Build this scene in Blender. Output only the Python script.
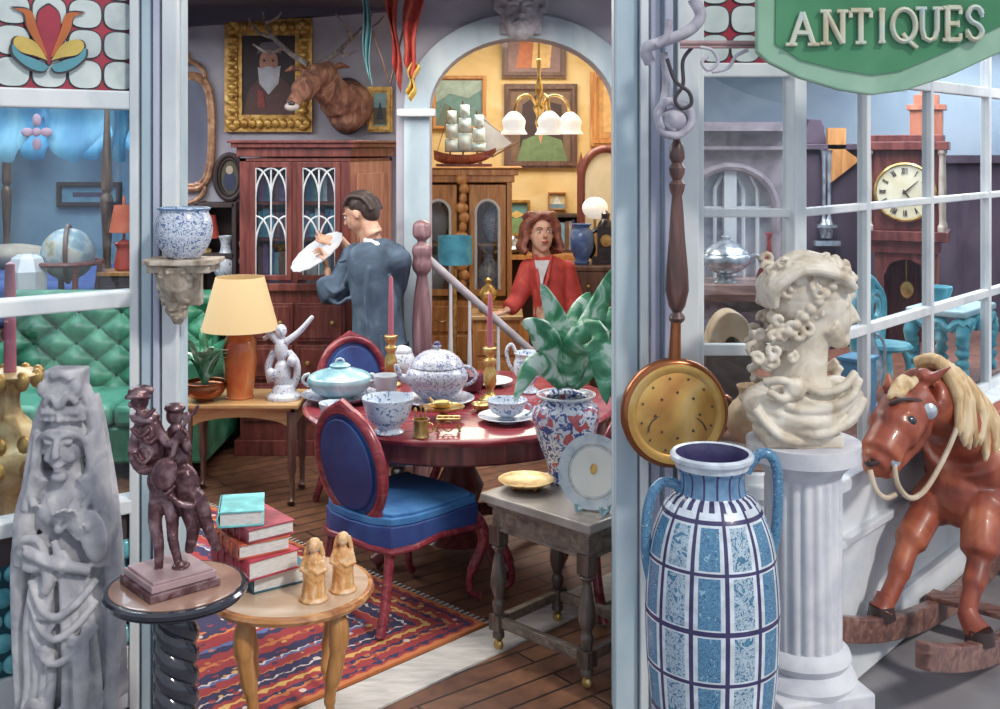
import bpy, math, random
from mathutils import Vector, Matrix, Euler
random.seed(7)
for o in list(bpy.data.objects): bpy.data.objects.remove(o)
SC = bpy.context.scene
COL = SC.collection
PI = math.pi
# ---------------------------------------------------------------- camera
F = 1100.0; HZ = 150.0; EH = 2.0      # focal length in pixels, horizon row, eye height
cam = bpy.data.cameras.new('camera'); camo = bpy.data.objects.new('camera', cam); COL.objects.link(camo)
camo.location = (0, 0, EH); camo.rotation_euler = (PI/2, 0, 0)
cam.sensor_width = 36; cam.lens = 36*F/1000; cam.shift_y = -(354.5-HZ)/1000; cam.clip_end = 200
SC.camera = camo
# ---------------------------------------------------------------- world, sun, added room fill lights, exposure
w = bpy.data.worlds.new('world'); SC.world = w; w.use_nodes = True
wn = w.node_tree.nodes; wl = w.node_tree.links
bg = wn['Background']; bg.inputs[1].default_value = 0.95
tc = wn.new('ShaderNodeTexCoord'); nz = wn.new('ShaderNodeTexNoise'); nz.inputs['Scale'].default_value = 2.2; nz.inputs['Detail'].default_value = 5
rp = wn.new('ShaderNodeValToRGB'); rp.color_ramp.elements[0].position = .42; rp.color_ramp.elements[1].position = .62
rp.color_ramp.elements[0].color = (.55, .67, .82, 1); rp.color_ramp.elements[1].color = (.86, .88, .92, 1)
wl.new(tc.outputs['Generated'], nz.inputs['Vector']); wl.new(nz.outputs[0], rp.inputs[0]); wl.new(rp.outputs[0], bg.inputs[0])
def lamp(name, kind, loc, energy, color, size=1, rot=(0, 0, 0), sy=None):
    l = bpy.data.lights.new(name, kind); l.energy = energy; l.color = color
    if kind == 'AREA':
        l.size = size
        if sy: l.shape = 'RECTANGLE'; l.size_y = sy
    elif kind == 'SUN': l.angle = size
    else: l.shadow_soft_size = size
    o = bpy.data.objects.new(name, l); COL.objects.link(o); o.location = loc; o.rotation_euler = rot
    return o
lamp('sun', 'SUN', (3, -4, 8), 2.0, (1, .95, .87), math.radians(6), (math.radians(47), math.radians(4), math.radians(38)))
lamp('shop_fill_light', 'AREA', (-.6, 5.6, 2.8), 80, (1, .94, .86), 2.2, sy=1.8)  # unseen area lamp added under the ceiling to brighten the shop
lamp('back_room_fill_light', 'AREA', (.2, 9.0, 3.2), 88, (1, .9, .74), 1.6, sy=1.6)  # added warm fill around the chandelier, no fixture of its own
lamp('bedroom_back_fill_light', 'AREA', (-4.0, 9.8, 2.85), 50, (.9, .96, 1), 1.4, sy=1.0)  # fill without a fixture, added to lighten the wall behind the bed
lamp('bedroom_fill_light', 'AREA', (-3.6, 7.6, 2.8), 60, (.85, .93, 1), 2.0, sy=2.0)  # unseen fill added for the front of the bedroom
lamp('sofa_side_fill_light', 'AREA', (-2.7, 5.8, 2.8), 58, (.95, .97, 1), 1.4, sy=1.4)  # added lamp with no fitting, brightens the sofa corner
lamp('bay_back_fill_light', 'AREA', (3.6, 7.8, 2.8), 42, (.95, .97, 1), 1.4, sy=1.2)  # second bay fill, added to lighten its back wall
lamp('bay_fill_light', 'AREA', (2.1, 6.1, 2.8), 95, (.95, .95, 1), 1.6, sy=1.6)  # unseen fill added to raise the dark bay interior
SC.view_settings.view_transform = 'Standard'; SC.view_settings.look = 'None'
SC.view_settings.gamma = 1; SC.view_settings.exposure = 0.0; SC.view_settings.use_curve_mapping = False
# ---------------------------------------------------------------- helpers
def P(px, py, d): return Vector(((px-500)*d/F, d, EH+(HZ-py)*d/F))
def S(d): return d/F
def X(px, d): return (px-500)*d/F
def Z(py, d): return EH+(HZ-py)*d/F
def lin(c):
    g = .3*c[0]+.59*c[1]+.11*c[2]; c = [(v*.86+g*.14)*.95+6 for v in c[:3]]      # greys every colour a little and lifts the darks as painted-in haze
    c = [min(1, v/255) for v in c]
    return tuple(v/12.92 if v <= .04045 else ((v+.055)/1.055)**2.4 for v in c)+(1,)
class MM:                                  # mesh collector
    def __init__(s): s.v = []; s.f = []; s.m = []
    def add(s, vs, fs, mi=0):
        b = len(s.v); s.v += [Vector(p) for p in vs]
        for k, f in enumerate(fs):
            s.f.append([b+i for i in f]); s.m.append(mi(k) if callable(mi) else mi)
        return s
    def box(s, c, sz, rz=0, mi=0, taper=1, rot=None):
        R = (Euler(rot).to_matrix() if rot else Matrix.Rotation(rz, 3, 'Z')); c = Vector(c); vs = []
        for z in (-.5, .5):
            t = taper if z > 0 else 1
            for x, y in ((-.5, -.5), (.5, -.5), (.5, .5), (-.5, .5)):
                vs.append(c+R @ Vector((x*sz[0]*t, y*sz[1]*t, z*sz[2])))
        return s.add(vs, [(3, 2, 1, 0), (4, 5, 6, 7), (0, 1, 5, 4), (1, 2, 6, 5), (2, 3, 7, 6), (3, 0, 4, 7)], mi)
    def lathe(s, c, prof, seg=32, mi=0, rot=None, flute=None, sx=1, sy=1, cap=True):
        c = Vector(c); R = Euler(rot).to_matrix() if rot else Matrix.Identity(3); vs = []; n = len(prof)
        for i, (r, z) in enumerate(prof):
            for j in range(seg):
                a = 2*PI*j/seg; rr = r*(flute(i, a) if flute else 1)
                vs.append(c+R @ Vector((rr*math.cos(a)*sx, rr*math.sin(a)*sy, z)))
        fs = []; ms = []
        for i in range(n-1):
            for j in range(seg):
                fs.append((i*seg+j, i*seg+(j+1) % seg, (i+1)*seg+(j+1) % seg, (i+1)*seg+j)); ms.append(mi(i, j) if callable(mi) else mi)
        if cap:
            if prof[0][0] > 1e-5: fs.append(tuple(range(seg))[::-1]); ms.append(mi(0, 0) if callable(mi) else mi)
            if prof[-1][0] > 1e-5: fs.append(tuple((n-1)*seg+j for j in range(seg))); ms.append(mi(n-2, 0) if callable(mi) else mi)
        return s.add(vs, fs, lambda k: ms[k])
    def tube(s, pts, r, seg=10, mi=0, closed=False, flat=1, up=None, twist=0):
        pts = [Vector(p) for p in pts]; n = len(pts)
        if not isinstance(r, (list, tuple)): r = [r]*n
        if len(r) != n: r = [r[0]+(r[-1]-r[0])*i/(n-1) for i in range(n)]
        T = []
        for i in range(n):
            a = pts[(i-1) % n] if (closed or i) else pts[0]; b = pts[(i+1) % n] if (closed or i < n-1) else pts[-1]
            t = (b-a); T.append(t.normalized() if t.length > 1e-9 else Vector((0, 0, 1)))
        u = Vector(up) if up else (Vector((0, 0, 1)) if abs(T[0].z) < .9 else Vector((0, 1, 0)))
        u = (u-T[0]*u.dot(T[0])).normalized(); vs = []
        for i in range(n):
            if i: u = (u-T[i]*u.dot(T[i])); u = u.normalized() if u.length > 1e-6 else T[i].orthogonal().normalized()
            v = T[i].cross(u)
            for j in range(seg):
                a = 2*PI*j/seg+twist*i
                vs.append(pts[i]+(u*math.cos(a)*flat+v*math.sin(a))*r[i])
        fs = [(i*seg+j, i*seg+(j+1) % seg, ((i+1) % n)*seg+(j+1) % seg, ((i+1) % n)*seg+j) for i in range(n if closed else n-1) for j in range(seg)]
        if not closed: fs += [tuple(range(seg))[::-1], tuple((n-1)*seg+j for j in range(seg))]
        return s.add(vs, fs, mi)
    def ell(s, c, r, rot=(0, 0, 0), seg=16, mi=0):
        if not isinstance(r, (list, tuple)): r = (r, r, r)
        R = Euler(rot).to_matrix(); c = Vector(c); n = max(6, seg*2//3); vs = [c+R @ Vector((0, 0, -r[2]))]
        for i in range(1, n):
            t = PI*i/n-PI/2
            for j in range(seg):
                a = 2*PI*j/seg; vs.append(c+R @ Vector((r[0]*math.cos(t)*math.cos(a), r[1]*math.cos(t)*math.sin(a), r[2]*math.sin(t))))
        vs.append(c+R @ Vector((0, 0, r[2]))); L = len(vs)-1; fs = []
        for j in range(seg): fs.append((0, 1+(j+1) % seg, 1+j)); fs.append((L, L-seg+j, L-seg+(j+1) % seg))
        for i in range(n-2):
            for j in range(seg): fs.append((1+i*seg+j, 1+i*seg+(j+1) % seg, 1+(i+1)*seg+(j+1) % seg, 1+(i+1)*seg+j))
        return s.add(vs, fs, mi)
    def prism(s, pts, th, mi=0):             # closed outline of 3-D points, extruded by vector th
        pts = [Vector(p) for p in pts]; th = Vector(th); n = len(pts)
        fs = [tuple(range(n)), tuple(range(n, 2*n))[::-1]]+[(i, n+i, n+(i+1) % n, (i+1) % n) for i in range(n)]
        return s.add(pts+[p+th for p in pts], fs, mi)
    def grid(s, fn, nu, nv, mi=0):
        vs = [fn(i/nu, j/nv) for j in range(nv+1) for i in range(nu+1)]
        return s.add(vs, [(j*(nu+1)+i, j*(nu+1)+i+1, (j+1)*(nu+1)+i+1, (j+1)*(nu+1)+i) for j in range(nv) for i in range(nu)], mi)
def smooth_path(pts, k=6):                   # Catmull-Rom through points (tuples of any length)
    out = []; n = len(pts); q = [tuple(p) for p in pts]
    for i in range(n-1):
        a, b, c, d = q[max(0, i-1)], q[i], q[i+1], q[min(n-1, i+2)]
        for j in range(k):
            t = j/k; out.append(tuple(.5*(2*b[m]+(c[m]-a[m])*t+(2*a[m]-5*b[m]+4*c[m]-d[m])*t*t+(3*b[m]-a[m]-3*c[m]+d[m])*t**3) for m in range(len(b))))
    out.append(q[-1]); return out
def root_loc(p):
    v = Vector((0, 0, 0))
    while p: v += Vector(p.location); p = p.parent
    return v
def link(name, me, parent, mats):
    o = bpy.data.objects.new(name, me); COL.objects.link(o)
    if parent: o.parent = parent
    if not isinstance(mats, (list, tuple)): mats = [mats]
    for m in mats: me.materials.append(m)
    return o
def obj(name, m, mats, parent=None, smooth=True, bevel=0, solid=0, sub=0, loc=None, local=False, ang=40):
    """one mesh object; geometry is given in world coordinates (or the parent's, local=True)"""
    o0 = Vector((0, 0, 0)) if local else (root_loc(parent) if parent else (Vector(loc) if loc else Vector((0, 0, 0))))
    me = bpy.data.meshes.new(name); me.from_pydata([p-o0 for p in m.v], [], m.f)
    for i, f in enumerate(me.polygons): f.material_index = m.m[i]
    import bmesh as _b
    b = _b.new(); b.from_mesh(me); _b.ops.recalc_face_normals(b, faces=b.faces); b.to_mesh(me); b.free()
    if smooth: me.shade_smooth(); me.set_sharp_from_angle(angle=math.radians(ang))
    o = link(name, me, parent, mats)
    if not parent and loc: o.location = loc
    if solid: d = o.modifiers.new('s', 'SOLIDIFY'); d.thickness = solid; d.offset = 0
    if bevel: d = o.modifiers.new('b', 'BEVEL'); d.width = bevel; d.segments = 2; d.limit_method = 'ANGLE'
    if sub: d = o.modifiers.new('u', 'SUBSURF'); d.levels = sub; d.render_levels = sub
    return o
def organic(name, m, mat, parent=None, vox=.008, it=3, loc=None, local=False, disp=0, dscale=.03):
    """overlapping closed shapes fused into one continuous skin"""
    o0 = Vector((0, 0, 0)) if local else (root_loc(parent) if parent else (Vector(loc) if loc else Vector((0, 0, 0))))
    me = bpy.data.meshes.new('t'); me.from_pydata([p-o0 for p in m.v], [], m.f)
    import bmesh as _b
    b = _b.new(); b.from_mesh(me); _b.ops.recalc_face_normals(b, faces=b.faces); b.to_mesh(me); b.free()
    t = bpy.data.objects.new('t', me); COL.objects.link(t)
    r = t.modifiers.new('r', 'REMESH'); r.mode = 'VOXEL'; r.voxel_size = vox; r.use_smooth_shade = True
    if it: q = t.modifiers.new('q', 'SMOOTH'); q.iterations = it; q.factor = .5
    if disp:
        tx = bpy.data.textures.new('c', 'CLOUDS'); tx.noise_scale = dscale
        dm = t.modifiers.new('d', 'DISPLACE'); dm.texture = tx; dm.strength = disp; dm.mid_level = .5; dm.texture_coords = 'LOCAL'
    dg = bpy.context.evaluated_depsgraph_get(); dg.update()
    nm = bpy.data.meshes.new_from_object(t.evaluated_get(dg)); nm.name = name
    bpy.data.objects.remove(t); bpy.data.meshes.remove(me); nm.materials.clear()
    nm.shade_smooth()
    o = link(name, nm, parent, mat)
    if not parent and loc: o.location = loc
    return o
def tag(o, label, cat, group=None):
    o['label'] = label; o['category'] = cat
    if group: o['group'] = group
    return o
def thing(name, label, cat, loc, group=None):
    o = bpy.data.objects.new(name, None); COL.objects.link(o); o.location = loc; o.empty_display_size = .1
    return tag(o, label, cat, group)
def struct(name, m, mat, parent=None, **k):
    o = obj(name, m, mat, parent, **k)
    if not parent: o['kind'] = 'structure'
    return o
def copy_tree(o, parent=None):
    c = o.copy(); COL.objects.link(c); c.parent = parent
    for ch in list(o.children): copy_tree(ch, c)
    return c
# ---------------------------------------------------------------- materials
def base(name):
    m = bpy.data.materials.new(name); m.use_nodes = True; nt = m.node_tree
    return m, nt, nt.nodes['Principled BSDF']
def N(nt, t, **k):
    n = nt.nodes.new('ShaderNode'+t)
    for a, b in k.items():
        if a in n.inputs.keys(): n.inputs[a].default_value = b
        else: setattr(n, a, b)
    return n
def ramp(nt, src, cols, pos=None, const=False):
    r = nt.nodes.new('ShaderNodeValToRGB'); e = r.color_ramp.elements; n = len(cols)
    pos = pos or [.5+(i/(n-1)-.5)*.5 for i in range(n)]
    while len(e) < n: e.new(.5)
    for i in range(n): e[i].position = pos[i]; e[i].color = lin(cols[i])
    if const: r.color_ramp.interpolation = 'CONSTANT'
    nt.links.new(src, r.inputs[0]); return r.outputs[0]
def bump(nt, b, src, strength, dist=.01):
    n = N(nt, 'Bump', Strength=strength, Distance=dist); nt.links.new(src, n.inputs['Height']); nt.links.new(n.outputs[0], b.inputs['Normal'])
def mot(name, cols, scale=12, rough=.5, metal=0, bmp=.15, pos=None, detail=4, stretch=(1, 1, 1), dist=.6, coat=0):
    m, nt, b = base(name); L = nt.links.new
    t = N(nt, 'TexCoord'); mp = N(nt, 'Mapping'); mp.inputs['Scale'].default_value = stretch; L(t.outputs['Object'], mp.inputs[0])
    n = N(nt, 'TexNoise', Scale=scale, Detail=detail, Distortion=dist); L(mp.outputs[0], n.inputs['Vector'])
    if isinstance(cols, tuple): cols = [tuple(v*.86 for v in cols), tuple(min(255, v*1.1) for v in cols)]
    L(ramp(nt, n.outputs[0], cols, pos), b.inputs['Base Color'])
    b.inputs['Roughness'].default_value = rough; b.inputs['Metallic'].default_value = metal
    if coat: b.inputs['Coat Weight'].default_value = coat
    if bmp: bump(nt, b, n.outputs[0], bmp)
    return m
def wood(name, cols, scale=6, rough=.4, axis='Z', bmp=.1, coat=.3):
    st = {'Z': (1, 1, .12), 'X': (.12, 1, 1), 'Y': (1, .12, 1)}[axis]
    return mot(name, cols, scale*4, rough, 0, bmp, stretch=st, coat=coat, dist=1.2)
def ware(name, ground, ink, scale=28, amt=.5, ink2=None, rough=.18):   # painted porcelain
    m, nt, b = base(name); L = nt.links.new
    t = N(nt, 'TexCoord'); n = N(nt, 'TexNoise', Scale=scale, Detail=2, Distortion=2.5); L(t.outputs['Object'], n.inputs['Vector'])
    L(ramp(nt, n.outputs[0], [ink2 or ink, ink, ground, ground, ink, ground] if amt > .6 else [ink, ground, ground, ground],
      [.3, .42, .45, .54, .57, .62] if amt > .6 else [.36, .43, .6, .8]), b.inputs['Base Color'])
    b.inputs['Roughness'].default_value = rough; return m
def glass(name, tint=(242, 247, 250), amt=.1, rough=.02):
    m = bpy.data.materials.new(name); m.use_nodes = True; nt = m.node_tree; nt.nodes.clear(); L = nt.links.new
    tr = N(nt, 'BsdfTransparent'); tr.inputs[0].default_value = lin(tint); g = N(nt, 'BsdfGlossy', Roughness=rough)
    mx = N(nt, 'MixShader'); mx.inputs[0].default_value = amt; o = N(nt, 'OutputMaterial')
    L(tr.outputs[0], mx.inputs[1]); L(g.outputs[0], mx.inputs[2]); L(mx.outputs[0], o.inputs[0]); return m
def emis(name, col, st):
    m, nt, b = base(name); b.inputs['Base Color'].default_value = lin(col); b.inputs['Emission Color'].default_value = lin(col); b.inputs['Emission Strength'].default_value = st; return m
# ================================================================ materials
K = {}
K['post'] = mot('pale_blue_paint', [(146, 170, 184), (174, 196, 208), (196, 212, 218)], 5, .5, stretch=(1, 1, .35))
K['white'] = mot('white_paint', [(184, 194, 202), (216, 221, 224), (232, 233, 232)], 6, .5, stretch=(1, 1, .4))
K['lilac_paint'] = mot('lilac_paint', [(140, 140, 168), (172, 176, 200), (200, 204, 218)], 6, .5, stretch=(1, 1, .3))
K['wall_lilac'] = mot('lilac_plaster', [(150, 148, 166), (176, 174, 188), (190, 188, 200)], 3, .8)
K['wall_blue'] = mot('blue_plaster', [(104, 148, 178), (132, 172, 198), (152, 188, 208)], 2.5, .8)
K['wall_yellow'] = mot('ochre_plaster', [(206, 166, 98), (228, 196, 132), (238, 214, 162)], 3, .8)
K['wall_pale'] = mot('pale_blue_plaster', [(138, 160, 186), (165, 185, 204), (184, 196, 212)], 2, .8)
K['ceil'] = mot('dark_ceiling', [(70, 64, 84), (90, 84, 104)], 3, .8)
K['dark'] = mot('dark_brown', [(48, 36, 40), (74, 56, 56)], 8, .6)
K['purple'] = mot('dark_plum_panelling', [(58, 44, 60), (84, 66, 84), (100, 80, 96)], 6, .6, stretch=(1, 1, .3))
K['pave'] = mot('grey_pavement', [(112, 108, 114), (134, 130, 136), (150, 146, 150)], 3, .8)
K['marble'] = mot('threshold_stone', [(168, 164, 158), (196, 190, 184), (214, 208, 200)], 8, .5, stretch=(1, 4, 1))
K['gold'] = mot('gilt', [(120, 76, 24), (190, 136, 48), (228, 186, 92)], 22, .35, .35, .3)
K['brass'] = mot('brass', [(130, 92, 40), (206, 164, 84), (240, 216, 150)], 18, .25, .6, .05)
K['silver'] = mot('silver', [(110, 124, 140), (180, 192, 204), (225, 232, 238)], 20, .25, .6, .05)
K['mahog'] = wood('mahogany', [(72, 26, 26), (118, 50, 44), (150, 74, 62)], 5)
K['mahog_red'] = wood('red_mahogany', [(92, 22, 34), (140, 38, 50), (176, 72, 78)], 5, .25, 'X')
K['oak'] = wood('oak', [(150, 88, 34), (194, 126, 56), (220, 158, 84)], 5)
K['honey'] = wood('honey_wood', [(160, 104, 56), (208, 158, 96), (226, 190, 134)], 4, .3, 'X')
K['walnut'] = wood('walnut', [(66, 44, 40), (104, 72, 62), (132, 98, 84)], 5)
K['grey_oak'] = wood('grey_oak', [(78, 64, 56), (116, 100, 86), (146, 130, 112)], 6, .5, 'X')
K['ebony'] = mot('black_lacquer', [(24, 24, 34), (44, 46, 60)], 8, .15, coat=.6)
K['glass'] = glass('window_glass', amt=.05)
K['lead'] = mot('lead_came', (60, 52, 60), 10, .5)
# ================================================================ floors
def slab(name, pts, z0, z1, mat):
    m = MM(); m.prism([(x, y, z0) for x, y in pts], (0, 0, z1-z0)); return struct(name, m, mat, smooth=False)
A3 = (1.046, 3.98); B3 = (3.6, 6.87)                # canted bay on the right: its line on the ground
LA = (-1.276, 3.98); LB = (-2.3, 3.16)
m, nt, b = base('floor_planks'); L = nt.links.new
t = N(nt, 'TexCoord'); mp = N(nt, 'Mapping'); mp.inputs['Rotation'].default_value = (0, 0, math.radians(-38)); L(t.outputs['Object'], mp.inputs[0])
br = N(nt, 'TexBrick', Scale=1.0); br.inputs['Brick Width'].default_value = 1.1; br.inputs['Row Height'].default_value = .11; br.inputs['Mortar Size'].default_value = .006
br.inputs['Color1'].default_value = lin((126, 82, 62)); br.inputs['Color2'].default_value = lin((152, 104, 74)); br.inputs['Mortar'].default_value = lin((52, 36, 32))
L(mp.outputs[0], br.inputs['Vector']); n = N(nt, 'TexNoise', Scale=14, Detail=5); L(mp.outputs[0], n.inputs['Vector'])
mx = N(nt, 'Mix', data_type='RGBA', blend_type='MULTIPLY'); mx.inputs[0].default_value = .7
L(br.outputs[0], mx.inputs[6]); L(ramp(nt, n.outputs[0], [(130, 116, 108), (255, 240, 225)]), mx.inputs[7]); L(mx.outputs[2], b.inputs['Base Color']); b.inputs['Roughness'].default_value = .45
K['planks'] = m
slab('ground', [(-9, 0), (12, 0), (12, 14), (-9, 14)], -.12, -.03, K['pave']); bpy.data.objects['ground']['kind'] = 'structure'
slab('floor', [(-8, 3.0), (-2.3, 3.16), (-1.276, 3.92), (1.046, 3.92), (3.6, 6.82), (8, 9), (8, 12), (-8, 12)], -.03, 0, K['planks'])
C0 = Vector((-.06, 4.62, 0)); ru = Vector((-.70, -.714, 0)).normalized(); rv = Vector((-ru.y*-1, 0, 0)); rv = Vector((ru.y, -ru.x, 0))
if rv.y < 0: rv = -rv                               # rv runs left and away
def R(a, bb, z=0): return C0+ru*a+rv*bb+Vector((0, 0, z))
m = MM(); m.prism([R(-1.0, -.02, .001), R(1.0, -.02, .001), R(1.0, -.22, .001), R(-1.0, -.22, .001)], (0, 0, .008)); struct('trim_1', m, K['marble'], smooth=False)
# ================================================================ walls and ceilings
def wall(name, p0, p1, z0, z1, th, mat):
    p0 = Vector(p0); p1 = Vector(p1); n = Vector((-(p1-p0).y, (p1-p0).x)).normalized()*th
    m = MM(); m.prism([(p0.x, p0.y, z0), (p1.x, p1.y, z0), (p1.x+n.x, p1.y+n.y, z0), (p0.x+n.x, p0.y+n.y, z0)], (0, 0, z1-z0)); return struct(name, m, mat, smooth=False)
wall('wall_back_left', (-2.5, 7.8), (-.63, 7.8), 0, 3.02, .15, K['wall_lilac'])
wall('wall_bedroom_side', (-2.5, 7.95), (-2.5, 10.8), 0, 2.9, -.1, K['wall_blue'])
wall('wall_bedroom_back', (-8, 10.8), (-2.5, 10.8), 0, 2.9, .15, K['wall_blue'])
wall('wall_far_left', (-8, 3), (-8, 10.8), 0, 2.9, .15, K['wall_blue'])
wall('wall_back_room', (-1.9, 10.6), (1.25, 10.6), 0, 3.4, .15, K['wall_yellow'])
wall('wall_back_room_left', (-1.9, 7.95), (-1.9, 10.6), 0, 3.4, .12, K['wall_yellow'])
wall('wall_back_room_right', (1.19, 7.22), (1.19, 10.6), 0, 3.4, -.055, K['wall_yellow'])
wall('wall_bay_room_back', (1.25, 8.6), (8, 8.6), 0, 2.9, .15, K['wall_pale'])
wall('wall_bay_room_left', (1.30, 7.0), (1.30, 8.6), 0, 2.9, .05, K['wall_pale'])
wall('wall_far_right', (8, 6.5), (8, 12), 0, 2.9, -.15, K['wall_pale'])
wall('wall_far_left_return', (-8, 3.0), (-2.3, 3.16), 0, 2.9, .05, K['lilac_paint'])
m = MM(); m.box((5.2, 8.55, .95), (7.6, .06, 1.9)); m.box((5.2, 8.52, 1.93), (7.6, .12, .06)); struct('trim_2', m, K['purple'], smooth=False)
m = MM(); m.prism([(-8, 4.0, 3.0), (-1.3, 4.0, 3.0), (1.2, 4.0, 3.0), (3.7, 6.9, 3.0), (8, 8.9, 3.0), (8, 11, 3.0), (1.25, 11, 3.0), (1.25, 7.1, 3.0), (-.6, 7.1, 3.0), (-.6, 7.95, 3.0), (-2.5, 7.95, 3.0), (-2.5, 11, 3.0), (-8, 11, 3.0)], (0, 0, .1)); struct('ceiling', m, K['ceil'], smooth=False)
m = MM(); m.box((.15, 9.0, 3.45), (4.2, 3.9, .1)); struct('ceiling_back_room', m, K['ceil'], smooth=False)
m = MM(); m.prism([(-2.5, 7.7, 2.85), (-.64, 7.7, 2.99), (-.64, 7.7, 3.02), (-2.5, 7.7, 3.02)], (0, .1, 0)); struct('trim_3', m, K['ceil'], smooth=False)
# arch wall: opening between x=-.446 and .73
AD = 7.0; ax = .142; ar = .588; az = Z(110, AD); ah = Z(38, AD)-az
pts = [(-.66, 0), (ax-ar, 0), (ax-ar, az)]+[(ax-ar*math.cos(PI*i/28), az+ah*math.sin(PI*i/28)) for i in range(1, 28)]+[(ax+ar, az), (ax+ar, 0), (1.3, 0), (1.3, 3.4), (-.66, 3.4)]
m = MM(); m.prism([(x, AD, z) for x, z in pts], (0, .22, 0)); struct('wall_arch', m, K['wall_lilac'], smooth=False)
m = MM(); inn = [(ax-ar, 0), (ax-ar, az)]+[(ax-ar*math.cos(PI*i/28), az+ah*math.sin(PI*i/28)) for i in range(1, 28)]+[(ax+ar, az), (ax+ar, 0)]
r2, h2 = ar+.16, ah+.15
out = [(ax+r2, 0), (ax+r2, az)]+[(ax+r2*math.cos(PI*i/28), az+h2*math.sin(PI*i/28)) for i in range(1, 28)]+[(ax-r2, az), (ax-r2, 0)]
m.prism([(x, AD-.05, z) for x, z in inn+out], (0, .06, 0)); struct('trim_4', m, K['post'], smooth=False)
m = MM(); m.box((ax-ar-.08, AD-.07, az-.02), (.24, .1, .05)); struct('trim_5', m, K['white'], smooth=False, bevel=.01)
# ================================================================ shop front
FD = 3.9
def post(name, x0, x1, strips, deep, base=True):
    """moulded timber post: strips = (px0, px1, proud, material)"""
    m = MM(); mats = []
    m.box(((X(x0, FD)+X(x1, FD))/2, FD+deep/2, 1.585), (X(x1, FD)-X(x0, FD), deep, 3.23)); mats.append(K['post'])
    for a, c, pr, mt in strips:
        if mt not in mats: mats.append(mt)
        m.box(((X(a, FD)+X(c, FD))/2, FD-pr/2, 1.585), (X(c, FD)-X(a, FD), pr, 3.23), mi=mats.index(mt))
    return struct(name, m, mats, smooth=False, bevel=.004)
post('trim_6', 130, 181, [(132, 141, .03, K['white']), (144, 154, .03, K['post']), (157, 163, .05, K['lilac_paint']), (165, 180, .04, K['white'])], .09)
post('trim_7', 614, 699, [(615, 637, .02, K['post']), (639, 647, .045, K['white']), (650, 660, .015, K['lilac_paint']), (663, 671, .05, K['lilac_paint']), (676, 697, .04, K['white'])], .09)
struct('trim_8', MM().box((-.36, FD+.05, 2.93), (2.2, .1, .6)), K['lilac_paint'], smooth=False)
# roundel (cathedral) glass panels
for nm, c in (('red_glass', (188, 48, 70)), ('orange_glass', (214, 106, 44)), ('yellow_glass', (226, 190, 84)), ('teal_glass', (86, 162, 178))):
    K[nm] = mot(nm, [tuple(v*.8 for v in c), c], 9, .2)
K['roundel'] = mot('milky_glass', [(164, 176, 178), (196, 208, 206), (216, 222, 218)], 7, .15)
def stained(name, p0, p1, z0, z1, cols, rows, tulip=False):
    """flat panel from p0 to p1 (x, y) between z0 and z1"""
    p0 = Vector((*p0, 0)); p1 = Vector((*p1, 0)); ux = (p1-p0); W = ux.length; ux.normalize(); n = Vector((ux.y, -ux.x, 0))
    q = lambda u, z, o=0: p0+ux*u+Vector((0, 0, z))+n*o
    m = MM(); m.prism([q(0, z0), q(W, z0), q(W, z1), q(0, z1)], -n*.008, 0)
    cw = W/cols; ch = (z1-z0)/rows
    for i in range(cols):
        for j in range(rows):
            cx, cz = (i+.5)*cw, z0+(j+.5)*ch
            def se(r, o): return [q(cx+cw*r*math.copysign(abs(math.cos(a))**.72, math.cos(a)), cz+ch*r*math.copysign(abs(math.sin(a))**.72, math.sin(a)), o) for a in [2*PI*k/28 for k in range(28)]]
            m.prism(se(.5, .002), -n*.006, 1); m.prism(se(.455, .006), -n*.006, 2)
    if tulip:
        s = tulip[2]; tx, tz = tulip[0], tulip[1]
        def poly(pts, mi, o):
            pp = smooth_path(pts+[pts[0]], 5)[:-1]
            m.prism([q(tx+x*s*1.06, tz+z*s*1.06, o-.002) for x, z in pp], -n*.006, 1); m.prism([q(tx+x*s, tz+z*s, o) for x, z in pp], -n*.006, mi)
        poly([(-.06, 1.0), (.06, 1.0), (.3, .75), (.3, .2), (0, -.75), (-.3, .2), (-.3, .75)], 0, .013)
        for sg in (-1, 1):
            poly([(sg*1.0, .85), (sg*.5, .8), (sg*.3, .2), (sg*.05, -.5), (sg*.25, -.3), (sg*.6, .3), (sg*.7, .7)], 3, .017)
            poly([(sg*.05, -.62), (sg*.4, -.1), (sg*.85, .05), (sg*1.0, -.15), (sg*.8, -.4), (sg*.4, -.5)], 4, .021)
            poly([(sg*.02, -.8), (sg*.4, -.6), (sg*.8, -.45), (sg*1.02, -.2), (sg*1.0, -.5), (sg*.6, -.85), (sg*.2, -.95)], 5, .025)
    return struct(name, m, [K['red_glass'], K['lead'], K['roundel'], K['orange_glass'], K['yellow_glass'], K['teal_glass']], smooth=False)
LAp = Vector((-1.30, 3.93)); LBp = Vector((-2.25, 3.21)); zt = 2.17
ldir = (LBp-LAp).normalized()
def bar(m, p0, p1, z, h, th=.05, mi=0):
    p0 = Vector((*p0, z)); p1 = Vector((*p1, z)); u = (p1-p0).normalized(); n = Vector((u.y, -u.x, 0))*th/2; k = Vector((0, 0, h/2))
    m.prism([p0-n-k, p1-n-k, p1+n-k, p0+n-k], k*2, mi)
def vbar(m, p, z0, z1, wd, th, ang, mi=0): m.box((p[0], p[1], (z0+z1)/2), (wd, th, z1-z0), rz=ang, mi=mi)
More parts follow.
